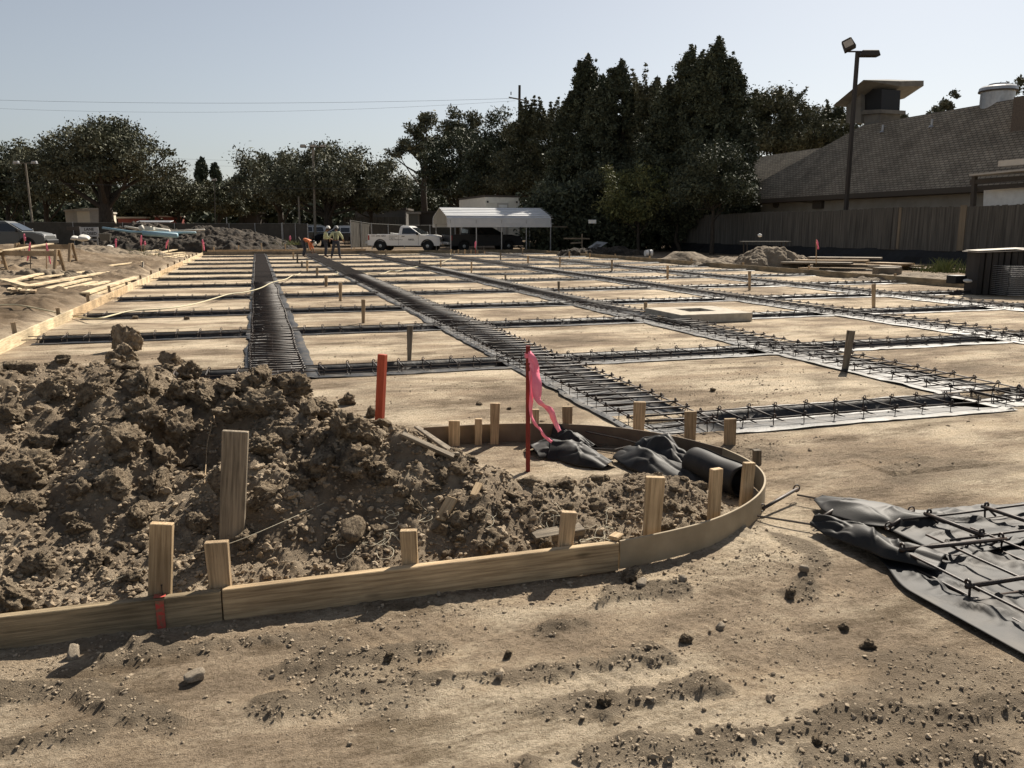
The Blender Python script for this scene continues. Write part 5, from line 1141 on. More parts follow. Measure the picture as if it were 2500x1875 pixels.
def wire(pix, d0, d1, lb, r=.016, sag=.4):
    (x0, y0), (x1, y1) = pix; a = AD(x0, y0, d0); b_ = AD(x1, y1, d1); b = MB(); b.tube([a.lerp(b_, t)-Vector((0, 0, sag*4*t*(1-t))) for t in np.linspace(0, 1, 24)], r, 4)
    tag(b.build('power_line', M_WIRE), lb, 'wire', 'overhead power lines')
wire(((-200, 238), (1258, 240)), 105, 100, 'upper power line running left from the utility pole', sag=.6)
wire(((-200, 255), (1258, 246)), 106, 100, 'second power line running left from the utility pole', r=.012, sag=1.1)
wire(((360, 384), (985, 390)), 130, 130, 'upper of two low wires crossing behind the middle oak', r=.014)
wire(((360, 399), (985, 402)), 130, 130, 'lower of two low wires crossing behind the middle oak', r=.014)
wire(((-100, 440), (1100, 462)), 75, 75, 'black service cable crossing in front of the trees', r=.022, sag=.2)
def lpole(px0, by, px1, ty, d, lb, heads=0, m=M_WPOLE, r=.11):
    p = AD(px0, by, d); root = empty('light_pole', (p.x, p.y, 0), 0, lb, 'light pole', 'light poles behind the fence'); t = AD(px1, ty, d)-root.location
    b = MB(); b.tube([(0, 0, 0), t], [r, r*.75], 8); b.build('pole', m, root)
    for k in range(heads):
        off = (-.9, .9, 0)[k] if heads > 1 else 0
        head(root, t+Vector((off*RT[0], off*RT[1], .05)), (.55, .4, .28), -YAW, 0, M_STEEL if heads == 2 else M_POLE)
    if heads > 1: b = MB(); b.bar(t-Vector((.9*RT[0], .9*RT[1], 0)), t+Vector((.9*RT[0], .9*RT[1], 0)), .06, .06); b.build('crossbar', m, root)
lpole(80, 545, 62, 398, 84, 'leaning pale light pole with twin heads in front of the left trees', 2)
lpole(60, 545, 55, 500, 88, 'thin dark pole beside the leaning light pole', 0, M_POLE, .07)
lpole(731, 545, 729, 480, 78, 'left of the two pale posts behind the open gate', 0)
lpole(768, 545, 764, 358, 78, 'tall post carrying three floodlights over the middle oak', 3, M_WPOLE, .13)
lpole(553, 545, 553, 530, 80, 'short pole stub above the fence right of the dark pile', 0, M_STEEL, .05)
lpole(523, 545, 523, 440, 100, 'thin pole with a small lamp among the bushy trees', 1, M_POLE, .06)

# ------------------------------------------------------------ screened construction fence and gates
M_MESH = mat('brown privacy screen', (.050, .045, .036), (.072, .064, .052), scale=2, rough=.9, bump=.3, bscale=5, rand=False)
M_MESH2 = mat('worn privacy screen', (.055, .049, .040), (.078, .07, .057), scale=2, rough=.9, bump=.3, bscale=5, rand=False)
fn = empty('screened_fence', AD(400, 562, 76), 0, 'long chain-link fence covered in dark screening across the back', 'fence'); fn.location.z = 0
FP = [(AD(-400, 545, 86)), (AD(60, 542, 80)), (AD(300, 544, 78)), (AD(560, 546, 74)), (AD(688, 546, 72))]
M_RAIL = mat('dull fence rail', (.14, .135, .12), rough=.75)
def screen(parent, A_, B_, z0, zt0, zt1, m, posts=3):
    b = MB(); A_ = Vector((A_.x, A_.y, 0)); B_ = Vector((B_.x, B_.y, 0)); n_ = 24; nrm = Vector((-(B_-A_).y, (B_-A_).x, 0)).normalized(); vs = []
    for i in range(n_+1):
        t = i/n_; p = A_.lerp(B_, t)-parent.location; w_ = nrm*.010*math.sin(i*1.9); vs += [p+Vector((0, 0, z0))+w_, p+Vector((0, 0, (z0+zt0)/2))-w_, p+Vector((0, 0, zt0+(zt1-zt0)*t-.04))]
    fs = [(i*3+k, i*3+k+1, i*3+k+4, i*3+k+3) for i in range(n_) for k in (0, 1)]
    b.add(vs, fs); b.build('screen', m, parent)
    b = MB(); b.tube([A_-parent.location+Vector((0, 0, zt0)), B_-parent.location+Vector((0, 0, zt1))], .02, 6); b.build('top_rail', M_RAIL, parent)
    for i in range(posts):
        p = A_.lerp(B_, i/max(1, posts-1))-parent.location; zt = zt0+(zt1-zt0)*i/max(1, posts-1); b = MB(); b.tube([p+Vector((0, 0, 0))-nrm*.05, p+Vector((0, 0, zt+.05))-nrm*.05], .035, 6); b.build('post', M_STEEL, parent)
for a, b_ in zip(FP[:-1], FP[1:]): screen(fn, a, b_, .05, a.z, b_.z, M_MESH)
g1 = empty('gate', AD(690, 562, 71), 0, 'left gate leaf in worn brown screening, standing open', 'gate', 'screened gate leaves'); g1.location.z = 0
a, b_, c_ = AD(691, 545, 70), AD(722, 546, 68.5), AD(752, 547, 67); screen(g1, a, b_, .1, a.z, b_.z, M_MESH2, 2); screen(g1, b_, c_, .1, b_.z, c_.z, M_MESH2, 2)
g2 = empty('gate', AD(855, 562, 64), 0, 'right gate leaf swung toward the camera behind the white pickup', 'gate', 'screened gate leaves'); g2.location.z = 0
a, b_ = AD(854, 538, 64), AD(905, 546, 68); screen(g2, a, b_, .25, a.z, b_.z, M_MESH2, 3)
f2 = empty('screened_fence', AD(980, 562, 70), 0, 'dark screened fence run between the right gate leaf and the carport', 'fence'); f2.location.z = 0
a, b_, c_ = AD(906, 546, 68), AD(985, 550, 71), AD(1110, 550, 74); screen(f2, a, b_, .1, a.z, b_.z, M_MESH); screen(f2, b_, c_, .1, b_.z, c_.z, M_MESH)

# ------------------------------------------------------------ far buildings
M_CREAM_LIT = mat('cream stucco', (.70, .63, .50), (.78, .70, .57), scale=1, rough=.9, rand=False); M_REDW = mat('dull red wall', (.20, .055, .045), (.26, .075, .06), scale=1, rough=.9, rand=False)
def bld(px0, px1, ty, d, dep, label, m, nm='building', roof=M_PALE, d1=None, win=0, wm=None):
    a = AD(px0, 562, d); b_ = AD(px1, 562, d1 or d); root = empty(nm, (a.x, a.y, 0), math.atan2(b_.y-a.y, b_.x-a.x), label, 'building', 'low buildings beyond the fence')
    L_ = math.hypot(b_.x-a.x, b_.y-a.y); h = AD(px0, ty, d).z
    b = MB(); b.box((L_/2, dep/2, h/2), (L_, dep, h)); b.build('wall', m, root)
    b = MB(); b.box((L_/2, dep/2, h+.1), (L_+.3, dep+.3, .22)); b.build('roof_edge', roof, root)
    for i in range(win):
        b = MB(); b.box((L_*(i+.5)/win, -.03, h*.55), (L_/win*.4, .05, h*.3)); b.build('window', wm or M_GLASS, root)
    return root
b1 = bld(163, 222, 516, 118, 1.5, 'cream flat-roofed building, left part coloured as shaded, left of the oak trunk', M_PALE, d1=108)  # shade on this part is put into its darker wall colour
b2 = bld(222.5, 252, 516, 108, 1.5, 'cream building part coloured as a sunlit corner beside the oak trunk', M_CREAM_LIT, d1=114)  # sunlight on this part is put into the paler cream
b3 = bld(268, 286, 521, 112, 1.5, 'cream building end right of the oak trunk', M_CREAM_LIT, d1=116, win=1)
bld(290, 358, 533, 115, 1.0, 'low dull red wall behind the dark pile', M_REDW); bld(380, 445, 530, 120, 1, 'dull red building among the bushy trees', M_REDW)
bld(585, 628, 520, 120, 8, 'grey-brown shed under the trees right of the low bushes', M_TRIM, roof=M_PALE)
bld(868, 990, 512, 96, 7, 'shaded grey house behind the white pickup', mat('grey siding', (.11, .105, .095), (.14, .13, .12), scale=2, rough=.9), roof=M_TRIM, win=3)
bld(998, 1021, 522, 90, 4, 'narrow pale wall between the house and the carport', mat('dusty wall', (.22, .2, .165), rough=.9))
bld(1023, 1068, 520, 92, 5, 'dark shed left of the carport', M_TRIM, roof=M_TRIM)
bld(1540, 1600, 500, 78, 4, 'dim grey wall behind the laurel trunks', mat('dim wall', (.07, .068, .062), rough=.9), roof=M_TRIM)
pf = empty('picket_fence', AD(860, 562, 88), 0, 'grey picket fence seen between the gate leaf and the trees', 'fence'); pf.location.z = 0
a, b_ = AD(840, 562, 88), AD(990, 562, 86); b = MB(); zt = AD(900, 530, 87).z
for i in range(46):
    p = Vector((a.x, a.y, 0)).lerp(Vector((b_.x, b_.y, 0)), i/45)-pf.location; b.box(p+Vector((0, 0, zt/2)), (.10, .03, zt))
b.build('pickets', M_FEN, pf)
# office trailer behind the carport
M_TRL = mat('off-white trailer siding', (.66, .62, .53), (.74, .70, .61), scale=3, rough=.7, rand=False)
A_, B_, C_ = AD(1122, 562, 74), AD(1185, 562, 67), AD(1268, 562, 68); zt = AD(1185, 481, 67).z
A_.z = B_.z = C_.z = 0
D_ = A_+(C_-B_); tr = empty('office_trailer', B_, 0, 'off-white site office trailer with a door and notice behind the carport', 'trailer'); 
b = MB(); P = [p-B_ for p in (A_, B_, C_, D_)]; b.add([p+Vector((0, 0, .5)) for p in P]+[p+Vector((0, 0, zt)) for p in P], [(0, 1, 2, 3), (7, 6, 5, 4)]+[(i, (i+1) % 4, (i+1) % 4+4, i+4) for i in range(4)]); b.build('body', M_TRL, tr)
b = MB(); P2 = [p*1.02+Vector((-.05, -.05, zt+.01)) for p in P]; b.add(P2+[p+Vector((0, 0, .14)) for p in P2], [(0, 1, 2, 3), (7, 6, 5, 4)]+[(i, (i+1) % 4, (i+1) % 4+4, i+4) for i in range(4)]); b.build('roof', M_TRIM, tr)
e1 = (C_-B_).normalized(); nn = Vector((e1.y, -e1.x, 0)); Lf = (C_-B_).length
def onf(u0, u1, z0, z1, m, nm, off=.03):
    b = MB(); c = e1*(u0+u1)/2+nn*off+Vector((0, 0, (z0+z1)/2)); b.box(c, (abs(u1-u0), .05, z1-z0), rot=Matrix(((e1.x, -nn.x, 0), (e1.y, -nn.y, 0), (0, 0, 1))))
    return b.build(nm, m, tr)
onf(1.0, 1.95, .9, zt-.45, M_PALE, 'door'); onf(1.12, 1.82, zt-1.15, zt-.6, M_WHITE, 'notice', .07); onf(.25, .8, zt-.5, zt-.1, M_TRL, 'vent'); onf(.14, .26, zt-.45, zt-.3, M_BLACK, 'lamp', .04); onf(Lf-.3, Lf-.18, zt-.45, zt-.3, M_BLACK, 'lamp', .04)
b = MB()
for i in range(28):
    u = .1+i*(Lf-.2)/27; 
    if 1.0 < u < 1.95: continue
    b.box(e1*u+nn*.012+Vector((0, 0, zt/2+.2)), (.025, .02, zt-.8), rot=Matrix(((e1.x, -nn.x, 0), (e1.y, -nn.y, 0), (0, 0, 1))))
b.build('siding_ribs', M_TRL, tr)

# ------------------------------------------------------------ carport
M_ROOF = mat('white painted sheet metal', (.47, .48, .49), (.55, .55, .54), scale=2, rough=.38, spec=.5, rand=False)
cl_ = AD(1101, 618, 57.2); cr_ = AD(1344, 612, 59.4); cl_.z = cr_.z = 0
e = (cr_-cl_).normalized(); n2 = Vector((-e.y, e.x, 0)); Lc = (cr_-cl_).length; Wc = 4.7
cp = empty('carport', cl_, math.atan2(e.y, e.x), 'metal carport with a bright white ribbed roof sheltering a dark pickup', 'carport')
prof = [(-.02, 1.75), (0, 1.98), (.05, 2.35), (.22, 2.52), (Wc/2, 3.12), (Wc-.22, 2.52), (Wc-.05, 2.35), (Wc, 1.98), (Wc+.02, 1.75)]
b = MB(); vs = []
for (y_, z_) in prof: vs += [(-.25, y_, z_), (Lc+.05, y_, z_)]
fs = [(2*i, 2*i+1, 2*i+3, 2*i+2) for i in range(len(prof)-1)]; b.add(vs, fs)
for i in (1, 3):
    for t in np.linspace(0, 1, 6 if i == 3 else 2):
        p0, p1 = prof[i], prof[i+1]; y_ = p0[0]+(p1[0]-p0[0])*t; z_ = p0[1]+(p1[1]-p0[1])*t; b.tube([(-.25, y_, z_+.012), (Lc+.2, y_, z_+.012)], .02, 4)
o = b.build('roof', M_ROOF, cp); md = o.modifiers.new('t', 'SOLIDIFY'); md.thickness = .03
b = MB(); b.prism([(y_, z_) for y_, z_ in prof[1:-1]], -.2, -.17); o = b.build('gable_sheet', mat('dusty tan sheet', (.26, .24, .19), (.30, .275, .225), scale=2, rough=.7), cp)
for v in o.data.vertices: v.co = Vector((v.co.y, v.co.x, v.co.z))
o.data.flip_normals()
for k in range(5):
    for y_ in (.03, Wc-.03):
        b = MB(); b.box((Lc*k/4, y_, 1.1), (.06, .06, 2.3)); b.build('post', M_STEEL, cp)
    b = MB(); b.tube([(Lc*k/4, .03, 2.2), (Lc*k/4, .25, 2.44), (Lc*k/4, Wc/2, 3.04), (Lc*k/4, Wc-.25, 2.44), (Lc*k/4, Wc-.03, 2.2)], .03, 5); b.build('rafter', M_STEEL, cp)
# ------------------------------------------------------------ lettering
def text(name, body, size, m, parent, loc, rot, align='CENTER', ext=.004, bold=False):
    cu = bpy.data.curves.new(name, 'FONT'); cu.body = body; cu.size = size; cu.align_x = align; cu.align_y = 'CENTER'; cu.extrude = ext; cu.space_line = 1.05
    if bold: cu.offset = size*.018
    t = bpy.data.objects.new(name+'_c', cu); COL.objects.link(t); dg = bpy.context.evaluated_depsgraph_get(); dg.update()
    me = bpy.data.meshes.new_from_object(t.evaluated_get(dg)); bpy.data.objects.remove(t)
    o = bpy.data.objects.new(name, me); me.materials.clear(); me.materials.append(m); COL.objects.link(o); o.parent = parent; o.location = loc; o.rotation_euler = rot; return o
# ------------------------------------------------------------ vehicles (local +X forward, near side is -Y)
def paint(name, c, rough=.28, coat=.5): return mat(name, c, tuple(min(1, v*1.08) for v in c), scale=2, rough=rough, spec=.5, coat=coat, rand=False)
M_RIM = mat('wheel rim', (.35, .35, .34), rough=.35, metal=.6); M_TAIL = mat('red lamp lens', (.30, .01, .015), rough=.15, spec=.7); M_HEADL = mat('clear lamp lens', (.6, .6, .6), rough=.1)
def wheel(parent, x, y, r=.40, w_=.26, rim=M_RIM):
    b = MB(); b.lathe([(r*.6, -w_/2), (r*.93, -w_/2), (r, -w_/2+.04), (r, w_/2-.04), (r*.93, w_/2), (r*.6, w_/2)], 26, axis='y'); o = b.build('wheel', M_RUBBER, parent, smooth=False); o.location = (x, y, r)
    s = -1 if y < 0 else 1
    b = MB(); b.lathe([(r*.60, -.02), (r*.60, .02), (r*.5, .01), (r*.15, .03), (.02, .04)] if s > 0 else [(r*.60, .02), (r*.60, -.02), (r*.5, -.01), (r*.15, -.03), (.02, -.04)], 20, axis='y', c=(0, s*w_*.42, 0)); b.build('rim', rim, o)
    b = MB()
    for k in range(6): a = k*math.pi/3; b.box((math.cos(a)*r*.34, s*(w_*.42+.03), math.sin(a)*r*.34), (r*.13, .02, r*.13))
    b.build('rim_holes', M_BLACK, o); return o
def loft(name, secs, m, parent, bevel=.03, seg=2):
    """secs: list of (z, x0, x1, halfwidth0(rear), halfwidth1(front)) stacked upwards"""
    b = MB(); vs = []
    for (z, x0, x1, h0, h1) in secs: vs += [(x0, -h0, z), (x1, -h1, z), (x1, h1, z), (x0, h0, z)]
    n = len(secs); fs = [(3, 2, 1, 0), tuple((n-1)*4+i for i in range(4))]+[(i*4+k, i*4+(k+1) % 4, (i+1)*4+(k+1) % 4, (i+1)*4+k) for i in range(n-1) for k in range(4)]
    b.add(vs, fs); return b.build(name, m, parent, bevel=bevel, seg=seg, smooth=False)
def arch_profile(L0, L1, top, zb, wheels, r):
    """lower body outline with wheel arches cut out"""
    pts_ = [(L0, top[0]), (L0-.03, zb+.2), (L0, zb)]
    for wx in wheels:
        for k in range(11): a = math.pi-math.pi*k/10; pts_.append((wx+math.cos(a)*r, max(zb, .38+math.sin(a)*r)))
    pts_ += [(L1, zb), (L1+.06, zb+.22), (L1+.03, top[1])]
    return pts_
def pickup(loc, yaw, m, label, cabL=1.35, L_=5.7, wb=(-1.85, 1.95), win=M_GLASS, tail=M_TAIL, crew=False, flare=False, name='pickup_truck', cat='pickup truck', group=None, hw=.98):
    root = empty(name, loc, yaw, label, cat, group); R_ = L_/2
    cf = .95; cb_ = cf-cabL-(.95 if crew else 0)
    # bed side / doors / fenders in one outline
    pr = arch_profile(-R_, R_, (1.22, .86), .42, wb, .50)
    pr += [(R_-.05, 1.00), (R_-.45, 1.13), (cf+.35, 1.20), (cf-.2, 1.22), (-R_+.02, 1.24)]
    for s in (-1, 1):
        b = MB(); b.prism(pr, s*hw, s*(hw-.10)); b.build('side_panel', m, root, bevel=.02, seg=2)
    loft('hood', [(.62, cf+.3, R_+.05, hw-.1, hw-.14), (.98, cf+.3, R_+.04, hw-.1, hw-.13), (1.10, cf+.3, R_-.15, hw-.1, hw-.16), (1.22, cf+.1, R_-.75, hw-.12, hw-.2)], m, root, .04)
    b = MB(); b.box(((-R_+cb_)/2, 0, .72), (cb_+R_, 2*hw-.22, .08)); b.build('bed_floor', M_BLACK, root)
    b = MB(); b.box((-R_+.04, 0, .93), (.07, 2*hw-.24, .58)); b.build('tailgate', m, root, bevel=.015)
    b = MB(); b.box((0, 0, .55), (L_-.5, 2*hw-.25, .25)); b.build('chassis', M_BLACK, root)
    b = MB(); b.box((-R_-.12, 0, .62), (.2, 2*hw-.1, .2)); b.build('rear_bumper', M_STEEL, root, bevel=.03)
    b = MB(); b.box((R_+.08, 0, .60), (.2, 2*hw-.08, .26)); b.build('front_bumper', M_BLACK if m is not WHITE_T else M_STEEL, root, bevel=.04)
    # cab: pillars and roof around dark glass
    zr = 1.86; x0, x1 = cb_, cf
    loft('cab', [(1.15, x0, cf+.42, hw-.06, hw-.06), (1.24, x0+.01, cf+.38, hw-.06, hw-.07), (zr-.12, x0+.10, cf-.42, hw-.20, hw-.22), (zr-.02, x0+.16, cf-.60, hw-.24, hw-.27), (zr, x0+.3, cf-.8, hw-.32, hw-.35)], m, root, .035)
    def sideglass(xa, xb, xc, xd):
        for s in (-1, 1):
            y0, y1 = s*(hw-.055), s*(hw-.183); b = MB(); P = [(xa, y0, 1.27), (xb, y0, 1.27), (xc, y1, zr-.16), (xd, y1, zr-.16)]; P = [Vector(p) for p in P]
            b.add(P+[p-Vector((0, s*.03, 0)) for p in P], [(0, 1, 2, 3), (7, 6, 5, 4), (0, 4, 5, 1), (1, 5, 6, 2), (2, 6, 7, 3), (3, 7, 4, 0)]); b.build('side_window', win, root)
    if crew: sideglass(x0+.14, x0+.92, x0+.95, x0+.24); sideglass(x0+1.05, cf+.16, cf-.42, x0+1.08)
    else: sideglass(x0+.28, cf+.16, cf-.42, x0+.32)
    b = MB(); P = [(cf+.385, -hw+.16, 1.27), (cf+.385, hw-.16, 1.27), (cf-.36, hw-.32, zr-.15), (cf-.36, -hw+.32, zr-.15)]; b.add([Vector(p)+Vector((.02, 0, .02)) for p in P]+[Vector(p)-Vector((.03, 0, 0)) for p in P], [(0, 1, 2, 3), (7, 6, 5, 4), (0, 4, 5, 1), (1, 5, 6, 2), (2, 6, 7, 3), (3, 7, 4, 0)]); b.build('windscreen', win, root)
    b = MB(); b.box((x0+.045, 0, 1.52), (.05, 1.3, .36), rot=Matrix.Rotation(.12, 3, 'Y')); b.build('rear_window', win, root)
    for wx in wb:
        for s in (-1, 1): wheel(root, wx, s*(hw-.15))
        for s in (-1, 1):
            b = MB(); pts_ = [(wx+math.cos(a)*.52, .38+math.sin(a)*.52) for a in np.linspace(.05, math.pi-.05, 12)]; q_ = [(wx+math.cos(a)*.44, .38+math.sin(a)*.44) for a in np.linspace(math.pi-.05, .05, 12)]
            b.prism(pts_+q_, s*(hw+.012), s*(hw-.06)); b.build('wheel_arch', M_BLACK, root)
    for s in (-1, 1):
        b = MB(); b.box((-R_+.08, s*(hw-.06), 1.0), (.16, .13, .38)); b.build('tail_light', tail, root, bevel=.02)
        b = MB(); b.box((R_-.04, s*(hw-.20), .93), (.14, .34, .18)); b.build('headlight', M_HEADL, root, bevel=.02)
        b = MB(); b.box((cf+.18, s*(hw+.14), 1.30), (.14, .22, .22)); b.build('mirror', M_BLACK, root, bevel=.04)
        hs_ = [cf-.95]+([cf-1.95] if crew else [])
        for hx in hs_: b = MB(); b.box((hx, s*(hw+.012), 1.10), (.22, .03, .045)); b.build('door_handle', M_BLACK, root)
        # shut lines
        b = MB()
        for sx in [cb_+.03, cf+.22]+([cf-1.02] if crew else []): b.box((sx, s*(hw+.0015), .84), (.014, .003, .74))
        b.build('door_gap', M_BLACK, root)
    return root
WHITE_T = paint('white truck paint', (.72, .70, .66)); GREY_T = paint('grey truck paint', (.085, .088, .085), .5, .1); DARK_T = paint('near-black truck paint', (.010, .009, .010), .45, 0); BLK_S = paint('black suv paint', (.012, .012, .014), .2)
a = AD(940, 562, 61.6); b_ = AD(1057, 562, 60.8); a.z = b_.z = 0; yw = math.atan2(b_.y-a.y, b_.x-a.x); c = (a+b_)/2
wt = pickup((c.x+.05, c.y+.85, 0), yw, WHITE_T, 'white pickup truck with lettering on its side parked at the back', group='pickup trucks', wb=(-1.8, 1.85), L_=5.55)
M_TXT = mat('dark lettering', (.06, .055, .06), rough=.6)
rx_ = (math.pi/2, 0, 0); yy = -.987
text('lettering', '321-344-1003', .20, M_TXT, wt, (-1.92, yy, 1.12), rx_, ext=.002)
for k, s_ in enumerate(('Commercial', 'Irrigation', 'Facility Maintenance')): text('lettering', s_, .13, M_TXT, wt, (-1.10, yy, 1.12-.13*k), rx_, 'LEFT', ext=.002)
text('lettering', 'ABKEL', .17, M_TXT, wt, (.62, yy, .86), rx_, ext=.002, bold=True)
# pipe in the bed and ladder end, licence plate
b = MB(); b.box((-2.92, -.35, .62), (.02, .32, .16)); b.build('licence_plate', M_WHITE, wt)
b = MB(); b.bar((-1.2, -.3, 1.33), (.0-.45, -.3, 1.25), .3, .05); o = b.build('bed_board', M_WHITE); o.location = wt.location; o.rotation_euler = wt.rotation_euler; tag(o, 'white board sticking out of the bed of the white pickup', 'board')
c1, c2 = AD(1124, 562, 59.5), AD(1242, 562, 61); c = (c1+c2)/2; yw = math.atan2(c2.y-c1.y, c2.x-c1.x)
pickup((c.x+.1, c.y+1.2, 0), yw, DARK_T, 'black crew-cab pickup parked in the shade under the carport', crew=True, group='pickup trucks', wb=(-1.75, 1.75), L_=5.6)
c = AD(40, 562, 51); gt = pickup((c.x-.85, c.y+.9, .25), -YAW+.16, GREY_T, 'grey pickup truck cut off by the left edge of the frame', crew=True, group='pickup trucks', wb=(-1.7, 1.55), L_=5.1)
text('lettering', 'EAWA', .12, M_WHITE, gt, (-.35, -.90, 1.46), (math.pi/2+.12, 0, 0), ext=.002)
M_ROOFSHINE = paint('pale roof shine', (.55, .55, .54))  # pale tone puts the sky's shine into the black cars' upper bodies
def suv(loc, yaw, m, label):
    root = empty('suv', loc, yaw, label, 'suv', 'dark suvs beyond the gate'); hw = .97; R_ = 2.45; wb = (-1.4, 1.5)
    pr = arch_profile(-R_, R_, (1.15, .85), .34, wb, .46)+[(R_-.4, 1.03), (1.1, 1.12), (-R_+.02, 1.16)]
    for s in (-1, 1): b = MB(); b.prism(pr, s*hw, s*(hw-.1)); b.build('side_panel', m, root, bevel=.025, seg=2)
    loft('hull', [(.45, -R_+.04, R_-.05, hw-.1, hw-.14), (.95, -R_+.02, R_-.05, hw-.09, hw-.14), (1.10, -R_+.03, R_-.5, hw-.08, hw-.12)], m, root, .03)
    loft('greenhouse', [(1.10, -R_+.04, 1.35, hw-.05, hw-.06), (1.16, -R_+.05, 1.28, hw-.06, hw-.07), (1.66, -R_+.22, .40, hw-.2, hw-.22), (1.76, -R_+.45, .12, hw-.28, hw-.3)], M_ROOFSHINE, root, .04)
    for s in (-1, 1):
        for (xa, xb, xc, xd) in ((-R_+.35, -1.15, -1.12, -R_+.45), (-1.05, -.15, -.14, -1.03), (-.05, 1.02, .35, -.04)):
            y0, y1 = s*(hw-.05), s*(hw-.178); P = [Vector(p) for p in [(xa, y0, 1.2), (xb, y0, 1.2), (xc, y1, 1.6), (xd, y1, 1.6)]]; b = MB(); b.add(P+[p-Vector((0, s*.03, 0)) for p in P], [(0, 1, 2, 3), (7, 6, 5, 4), (0, 4, 5, 1), (1, 5, 6, 2), (2, 6, 7, 3), (3, 7, 4, 0)]); b.build('side_window', M_GLASS, root)
        b = MB(); b.box((-R_+.08, s*(hw-.08), 1.12), (.14, .14, .42)); b.build('tail_light', M_TAIL, root, bevel=.02)
        b = MB(); b.bar((-1.9, s*(hw-.3), 1.82), (.2, s*(hw-.32), 1.80), .04, .04); b.build('roof_rail', M_STEEL, root)
        for wx in wb: wheel(root, wx, s*(hw-.14), .36, .24)
    b = MB(); b.box((-R_+.13, 0, 1.38), (.03, 1.3, .36), rot=Matrix.Rotation(.38, 3, 'Y')); b.build('rear_window', M_GLASS, root)
    for sx in (-R_-.02, R_+.0): b = MB(); b.box((sx, 0, .55), (.18, 1.8, .28)); b.build('bumper', m, root, bevel=.05)
    return root
c = AD(735, 562, 80); suv((c.x, c.y, .22), math.pi-YAW+.25, BLK_S, 'black suv with red tail lamps mostly hidden by the left gate leaf')
c = AD(838, 562, 78); suv((c.x, c.y, .15), math.pi-YAW-.25, BLK_S, 'black suv with roof shine painted pale in the open gateway')

# ------------------------------------------------------------ lane sign and litter at left
M_SIGN = mat('off-white sign face', (.42, .42, .42), (.48, .48, .47), scale=4, rough=.6)
c = AD(218, 566, 57.5); sg = empty('lane_sign', (c.x, c.y, 0), -YAW, 'off-white LANE CLOSED road sign standing before the screened fence', 'road sign')
z = c.z; b = MB(); b.box((0, 0, z), (1.3, .03, .64)); b.build('panel', M_SIGN, sg, bevel=.008)
text('lettering', 'LANE\nCLOSED', .275, M_BLACK, sg, (0, -.024, z+.02), (math.pi/2, 0, 0), ext=.003, bold=True)
for s in (-1, 1): b = MB(); b.bar((s*.5, .05, 0), (s*.5, .05, z+.3), .05, .05, up=Vector((0, 1, 0))); b.build('leg', M_STEEL, sg)
b = MB(); b.box((.0, .05, .9), (1.1, .04, .08)); b.build('crossbar', M_STEEL, sg)
def boxat(name, px, py, d, dims, m, lb, cat, rz=0, g=None, bevel=.01, rot=None):
    c = AD(px, py, d); b = MB(); b.box((0, 0, 0), dims, rot=rot); o = b.build(name, m, bevel=bevel); o.location = c; o.rotation_euler = (0, 0, -YAW+rz); return tag(o, lb, cat, g)
b = MB(); c = AD(257, 580, 55); b.lathe([(.30, 0), (.40, .45), (.36, .46), (.27, .04)], 18); o = b.build('tub', mat('grey tub', (.12, .11, .09), rough=.7)); o.location = (c.x, c.y, c.z-.2); tag(o, 'grey-brown tub standing below the end of the blue pipe', 'tub')
boxat('crate', 180, 558, 58, (.8, .5, .25), M_TRIM, 'flat box left of the lane sign', 'box', .3)
M_BAG = mat('white bag', (.52, .5, .45), (.6, .58, .54), scale=4, rough=.7)
for (px, py, s, lb) in ((205, 581, .42, 'crumpled white bag lying right under the lane sign'), (183, 581, .28, 'smaller white bag left of the lane sign'), (268, 603, .25, 'pale broken slab on the brown dirt pile')):
    c = AD(px, py, 50); o = bpy.data.objects.new('bag', RK[1].copy()); o.data.materials[0] = M_BAG; COL.objects.link(o); o.location = c; o.scale = (s*1.3, s*.7, s*.5); tag(o, lb, 'bag', 'white rubbish by the lane sign')
# blue pipe, cream pipe, roofing scrap on the dark pile
M_BLUE = mat('pale blue pipe', (.20, .33, .40), (.27, .40, .46), scale=2, rough=.5); M_CRM = mat('cream pipe', (.52, .49, .42), rough=.6)
def pipe(pix, d, r, m, lb, g='pipes on the dark dirt pile', hollow=False, name='pipe'):
    b = MB(); b.tube([AD(x, y, d) for x, y in pix], r, 10); o = b.build(name, m, smooth=True); return tag(o, lb, 'pipe', g)
pipe([(250, 556), (285, 561), (319, 566), (370, 567), (430, 568), (478, 568)], 56, .075, M_BLUE, 'long pale blue pipe sagging across the dark pile')
pipe([(349, 569), (390, 572), (433, 575)], 55.5, .17, M_BLUE, 'thick blue pipe lying under the long one')
pipe([(341, 558), (375, 561), (414, 566)], 56.5, .17, M_CRM, 'thick cream pipe on top of the blue pipes')
pipe([(304, 553), (341, 559)], 57, .07, M_CRM, 'thin cream pipe left of the thick cream one'); pipe([(403, 564), (450, 563), (500, 561)], 57, .06, M_CRM, 'thin grey pipe sticking out to the right of the pile')
pipe([(343, 551), (349, 564)], 56.2, .15, M_CRM, 'short cream pipe end standing upright'); boxat('block', 362, 557, 56, (.4, .3, .25), M_CRM, 'left pale block on the cream pipe', 'block'); boxat('block', 371, 558, 56, (.3, .3, .2), M_CRM, 'right pale block on the cream pipe', 'block')
boxat('metal_sheet', 378, 541, 66, (2.6, 1.0, .06), M_STEEL, 'shiny crumpled metal sheet lying on top behind the dark pile', 'metal sheet', .1, rot=Matrix.Rotation(.12, 3, 'X'))
pipe([(370, 651), (394, 656)], 35, .085, M_CRM, 'short white pipe lying on the soil by the left form', None)
